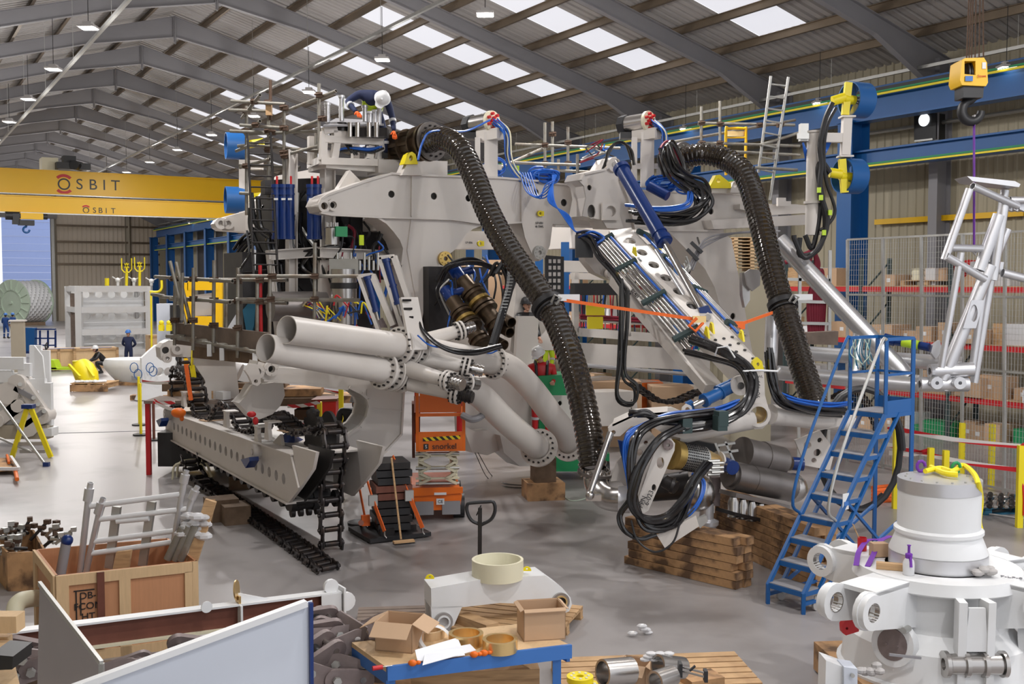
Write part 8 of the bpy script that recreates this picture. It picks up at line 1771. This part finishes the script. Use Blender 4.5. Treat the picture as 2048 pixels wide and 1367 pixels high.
# barriers, posts with tape
def bpost(x, y, h, lab, mt='yel', rr=.035, grp=None):
    g = gd(x, y); t = thing('barrier_post', lab, 'post', g, grp); M().tube(g, g + UP * h, rr, seg=14).build('post', mt, t); M().disc(g + UP * .02, UP, .2, .04, 24).build('base', 'black', t); return g
g1 = bpost(282, 870, 1.35, 'front yellow plastic barrier post at the left of the barrier tape'); g2 = bpost(279, 850, 1.35, 'rear yellow barrier post just behind the front one')
g3 = bpost(308, 880, 1.0, 'dark red barrier post left of the track frame', 'rust'); g4 = gd(420, 800)
def tape(a, b, lab, sag=.03, h_=.07):
    P = [a.lerp(b, i / 6) - UP * sag * sin(pi * i / 6) for i in range(7)]; t = thing('barrier_tape', lab, 'tape', (a + b) / 2); m = M()
    for p, q in zip(P, P[1:]): m.bar(p, q, .004, h_)
    m.build('tape', TAPE, t)
tape(at(284, 762, 24), at(340, 764, 23), 'red and white tape from the yellow posts to the white lifting frame'); tape(at(306, 803, 21.5), at(350, 803, 21.3), 'upper red and white tape at the workbench left of the chain'); tape(at(308, 800, 21.5), at(345, 818, 21.2), 'lower sloping red and white tape left of the track frame')
tape(at(575, 812, 21.5), at(640, 803, 21.2), 'red and white tape behind the chains, left of the red cabinet'); tape(at(595, 842, 21.5), at(640, 840, 21.2), 'lower red and white tape left of the red cabinet'); tape(at(618, 770, 24), at(682, 786, 23.5), 'red and white tape sloping above the blue rack in the white leg gap')
for x, y0, y1, Y in ((639, 803, 850, 21.4), (682, 775, 845, 21.8)): a = at(x, y0, Y); tag(M().bar(a, dn(a, 0), .09, .09).build('marker_post', 'yel'), 'yellow square post near the red cabinet', 'post', 'yellow square posts near the red cabinet')
a = at(655, 800, 22.0); rc = thing('steel_cabinet', 'red steel cabinet seen between chains and white leg', 'cabinet', dn(a, 0)); M().plate([(628, 803), (672, 801), (670, 870), (628, 868)], ('Y', 22.0), .6).build('cabinet', 'red', rc); M().plate([(622, 799), (674, 797), (674, 802), (624, 804)], ('Y', 21.95), .7).build('top', 'rust', rc)
# bench with tape at the left of the chain
wb = thing('side_bench', 'cluttered dark bench with red leg standing behind the track frame', 'bench', gd(330, 860)); p = at(330, 803, 21.8)
M().box(V((p.x + .9, 22.2, p.z)), (2.6, 1.0, .06)).build('top', 'greywood', wb)
for dx in (-.35, 2.1): M().bar(V((p.x + dx, 21.8, 0)), V((p.x + dx, 21.8, p.z)), .09, .09).build('leg', 'red', wb)
M().box(V((p.x + .9, 22.3, .5)), (2.2, .8, .7)).build('shelf_box', 'black', wb)
rr_ = random.Random(9)
for i in range(9): q_ = V((p.x + rr_.uniform(-.3, 2.1), 22.1 + rr_.uniform(-.3, .3), p.z + .05)); mt = rr_.choice(['card', 'wood', 'oldwood', 'white2', 'black']); tag(M().box(q_ + UP * .08, (rr_.uniform(.15, .4), .25, .16), rz=rr_.uniform(-1, 1)).build('bench_item', mt), 'small block or box lying on the cluttered dark bench', 'box', 'small blocks and boxes on the cluttered bench')
for x, y, mt, lab in ((357, 825, 'orange', 'orange cloth bundle over the far end of the track frame'), (503, 828, 'red', 'red ball float with orange tail hanging on the curved plate')):
    c = at(x, y, 20.3 if x < 400 else 16.3); tag(M().ball(c, .12 if x < 400 else .06, (1.2, .8, .8), 12, 8).ball(c + V((.06, 0, -.1)), .045, (1, .5, 1.4), 8, 6).build('cloth_bundle', mt), lab, 'bundle')
# timber rafts behind the track frame
for i, (x, y, w_, Y) in enumerate(((400, 770, 2.6, 23.5), (440, 782, 3.2, 23.2), (470, 800, 3.0, 23.0), (570, 795, 2.4, 24))): a = at(x, y, Y); tag(M().box(V((a.x + .6, Y, a.z)), (w_, .9, .16), rz=.1).build('timber_beam', 'timber' if i % 2 else 'oldwood'), 'flat timber in the pile behind the white track frame', 'timber', 'timbers piled behind the track frame')
for x in (400, 560): a = at(x, 812, 23.2); tag(M().box(V((a.x + .6, 23.3, a.z / 2 - .05)), (.5, .6, a.z)).build('timber_block', 'oldwood'), 'timber block under the pile behind the white track frame', 'block', 'blocks under the pile behind the track frame')
wbx = thing('white_casing', 'white long casing with a row of slots on the timber pile', 'casing', at(450, 745, 23.4)); M().plate([(400, 725), (440, 718), (500, 732), (530, 745), (495, 765), (405, 745)], ('Y', 23.4), .6, [(412 + i * 11, 738 + i * 1.5, .025, .05) for i in range(7)]).build('casing', 'white2', wbx); M().tube(at(440, 730, 22.9), at(480, 745, 22.9), .2).build('motor', 'sheet', wbx)
# yellow machine and stored goods at the left behind the scaffold
ym = thing('yellow_press', 'yellow framed machine with white guard mesh behind the left scaffold', 'machine', gd(407, 700)); Ym_ = 40.0
m = M(); 
for a, b in (((376, 565), (376, 650)), ((437, 565), (437, 650)), ((376, 572), (437, 572)), ((376, 645), (437, 645))): m.bar(at(*a, Ym_), at(*b, Ym_), .18, .3)
m.build('frame', 'yellow', ym); M().plate([(376, 562), (437, 562), (437, 580), (376, 580)], ('Y', Ym_ - .1), .1).build('panel', 'yellow', ym); M().plate([(380, 632), (436, 632), (436, 652), (380, 652)], ('Y', Ym_ - .1), .1).build('panel', 'yellow', ym); M().plate([(385, 590), (425, 585), (430, 630), (383, 632)], ('Y', Ym_ + .1), .3).build('guard', 'sheet', ym)
m = M(); m.bar(dn(at(376, 650, Ym_), 0), at(376, 650, Ym_), .18, .3); m.bar(dn(at(437, 650, Ym_), 0), at(437, 650, Ym_), .18, .3); m.build('leg', 'yellow', ym)
yp = thing('yellow_pipe', 'yellow bent guard pipe rising beside the white rack', 'pipe', gd(312, 700)); M().path(spline(PX([(300, 583, 52), (316, 583, 52), (323, 576, 52), (323, 560, 52)]), 5), .06).tube(at(302, 583, 52), dn(at(302, 640, 52), 0), .05).build('pipe', 'yel', yp)
for x, Y, mt, w_, h0, h1, lab in ((325, 46, 'panel', 26, 607, 655, 'pale louvred unit standing by the far wall left of the scaffold'), (345, 45, 'black', 12, 610, 668, 'black unit right of the louvred unit')):
    q = Y / F; a = at(x, h0, Y); b = at(x, h1, Y); tag(M().box(V((a.x, Y + .4, a.z / 2)), (w_ * q, .7, a.z)).build('stored_unit', mt), lab, 'unit')
for x, lab in ((323, 'left'), (338, 'right')): p = at(x, 655, 43); tag(M().box(p, (.18, .2, .25)).ball(p + UP * .2, .1).build('power_tool', 'yel' if x else 'black'), 'small yellow and black power tool on a case, %s one of two' % lab, 'tool')
# right side barrier tapes and yellow posts
FP2 = facing(at(1775, 860, 18.6), at(2048, 900, 17.0))
def f2(x, y): return hit(x, y, FP2)
for x, y0, y1 in ((1793, 852, 945), (1862, 895, 945), (1892, 900, 950), (2042, 890, 1000), (1925, 845, 880), (1985, 848, 885)): a = f2(x, y0); Yq_ = a.y + (3 if x in (1925, 1985) else 0); a = at(x, y0, Yq_); tag(M().bar(dn(a, 0), a, .09, .09).build('marker_post', 'yel'), 'square yellow barrier post among the striped tapes right of the steps', 'post', 'square yellow posts among the tapes on the right')
for a, b, lab in (((1775, 853), (2042, 892), 'top striped tape stretching right from behind the blue steps'), ((1775, 888), (2042, 940), 'lower striped tape stretching right from behind the blue steps'), ((1778, 905), (1858, 900), 'short striped tape low behind the steps platform')): tape(f2(*a), f2(*b), lab, .05, .075)
t = thing('cable_run', 'orange cables lying in rows on the floor behind the white drum', 'cable', gd(1790, 985)) 
for i in range(5): M().path(spline([gd(1745, 975 + i * 7, .03), gd(1790, 972 + i * 7, .03), gd(1850, 985 + i * 6, .03)], 4), .04, 8).build('cable', 'strap', t)
t = pallet(gd(2000, 1015), .2, 1.3, 1.0, .12, 'teal pallet of dark fittings right of the white drum', 5, 'teal')
for i in range(22): p = gd(1968 + (i % 8) * 11, 1012 - (i // 8) * 9, .16 + .05 * (i % 3)); tag(M().tube(p, p + V((.06, .1, .02 * (i % 3))), .045, seg=10).ball(p, .05, (1, 1, .8), 8, 5).build('pipe_fitting', 'dark' if i % 2 else 'stain'), 'small dark or steel fitting heaped on the teal pallet', 'fitting', 'fittings heaped on the teal pallet')
t = thing('cable', 'pale cable lying on the floor along the right edge below the fittings', 'cable', gd(2000, 1028)); M().path(spline([gd(1960, 1025, .02), gd(2000, 1030, .02), gd(2048, 1036, .02), gd(2090, 1030, .02)], 5), .015, 6).build('cable', 'sheet', t)
t = thing('red_stand', 'red tubular stand cut by the right edge of the picture', 'stand', f2(2044, 1010)); M().path(spline([f2(2056, 885), f2(2042, 895), f2(2040, 940), f2(2048, 990), f2(2048, 1030)], 5), .025).build('tube', 'red', t)
# floor marking channel
tag(M().bar(gd(100, 866, .005), gd(330, 860, .005), .06, .01).build('floor_channel', 'frame'), 'narrow dark channel cover crossing the floor at the left', 'channel')
# flat workbench far left behind chain etc: distant floor goods between portal legs
for i, (x, y, Y, mt, w_, h_, lab) in enumerate(((1230, 760, 26, 'card', 1.2, 1.0, 'cardboard load on the floor seen through the machine, left one'), (1290, 762, 27, 'orange', .8, 1.1, 'orange unit seen through the machine behind the chain'), (1340, 770, 26, 'card', 1.0, .9, 'cardboard load on the floor seen through the machine, right one'), (1065, 640, 27, 'card', 1.0, .8, 'cardboard load seen behind the worker in red'), (960, 520, 30, 'card', 1.2, .8, 'carton load high behind the portal opening'))):
    a = at(x, y, Y); tag(M().box(V((a.x, Y, max(a.z, .6) / 2)), (w_, .9, max(a.z, .6))).build('stored_load', mt), lab, 'load')

# ================= slings and wires
t = thing('lifting_sling', 'yellow webbing sling hung over the white rear arm left of the scaffold', 'sling', at(380, 720, 21.6)); P = PX([(368, 682, 22.5), (380, 679, 21.75), (385, 700, 21.65), (384, 730, 21.6), (388, 755, 21.6)]); m = M()
for a, b in zip(P, P[1:]): m.bar(a, b, .02, .1)
m.build('webbing', 'yel', t)
t = thing('ratchet_strap', 'orange strap hanging between the chains below the rear arm', 'strap', at(378, 760, 21)); M().bar(at(372, 728, 21), at(382, 800, 21), .02, .08).build('webbing', 'strap', t)
t = thing('floor_wire', 'thin wires trailing over the floor to the timber stand of the pipes', 'wire', gd(1000, 960))
for k_ in range(2): M().path(spline([at(950 + k_ * 6, 905, 18.2), gd(975 + k_ * 8, 955 - k_ * 5, .02), gd(1010, 972 - k_ * 6, .01), gd(1050, 975 - k_ * 5, .01)], 6), .008, 5).build('wire', 'cablek', t)
t = thing('floor_wire', 'thin green wire on the floor right of the timber stand', 'wire', gd(1150, 1000)); M().path(spline([gd(1120, 985, .01), gd(1140, 1000, .01), gd(1165, 998, .01), gd(1180, 990, .01)], 6), .01, 5).build('wire', 'sage', t)
rgz = random.Random(77)
for i in range(16):                                  # small hydraulic lines and wires around the boom root and portal
    x, y = rgz.uniform(1180, 1230), rgz.uniform(285, 345); hose(PX([(x, y, 20.6), (x + rgz.uniform(-30, 30), y + rgz.uniform(-15, 20), 20.5), (x + rgz.uniform(-40, 40), y + rgz.uniform(0, 30), 20.5)]), .014, ['black', 'hblue', 'maroon', 'galv'][i % 4], name='cable', n=5, seg=6)
for i in range(16):
    x, y = rgz.uniform(880, 990), rgz.uniform(505, 560); hose(PX([(x, y, 18.9), (x + rgz.uniform(-20, 20), y + 25, 18.7), (x + rgz.uniform(-30, 30), y + rgz.uniform(40, 90), 18.7)]), .018, ['gloss', 'black', 'hblue', 'galv'][i % 4], n=5, seg=6)
for i in range(10):
    x = 1380 + i * 5; hose(PX([(x, 640 + i * 2, 20), (x + rgz.uniform(-15, 15), 670, 19.8), (x + rgz.uniform(0, 30), 700, 19.6)]), .012, ['red', 'hblue', 'black', 'green'][i % 4], name='cable', n=4, seg=6)
m = M(); c = at(905, 600, 19.4); m.box(c, (1.2, .5, 1.2), rz=_a); m.build('valve_skid', 'dark', TR)
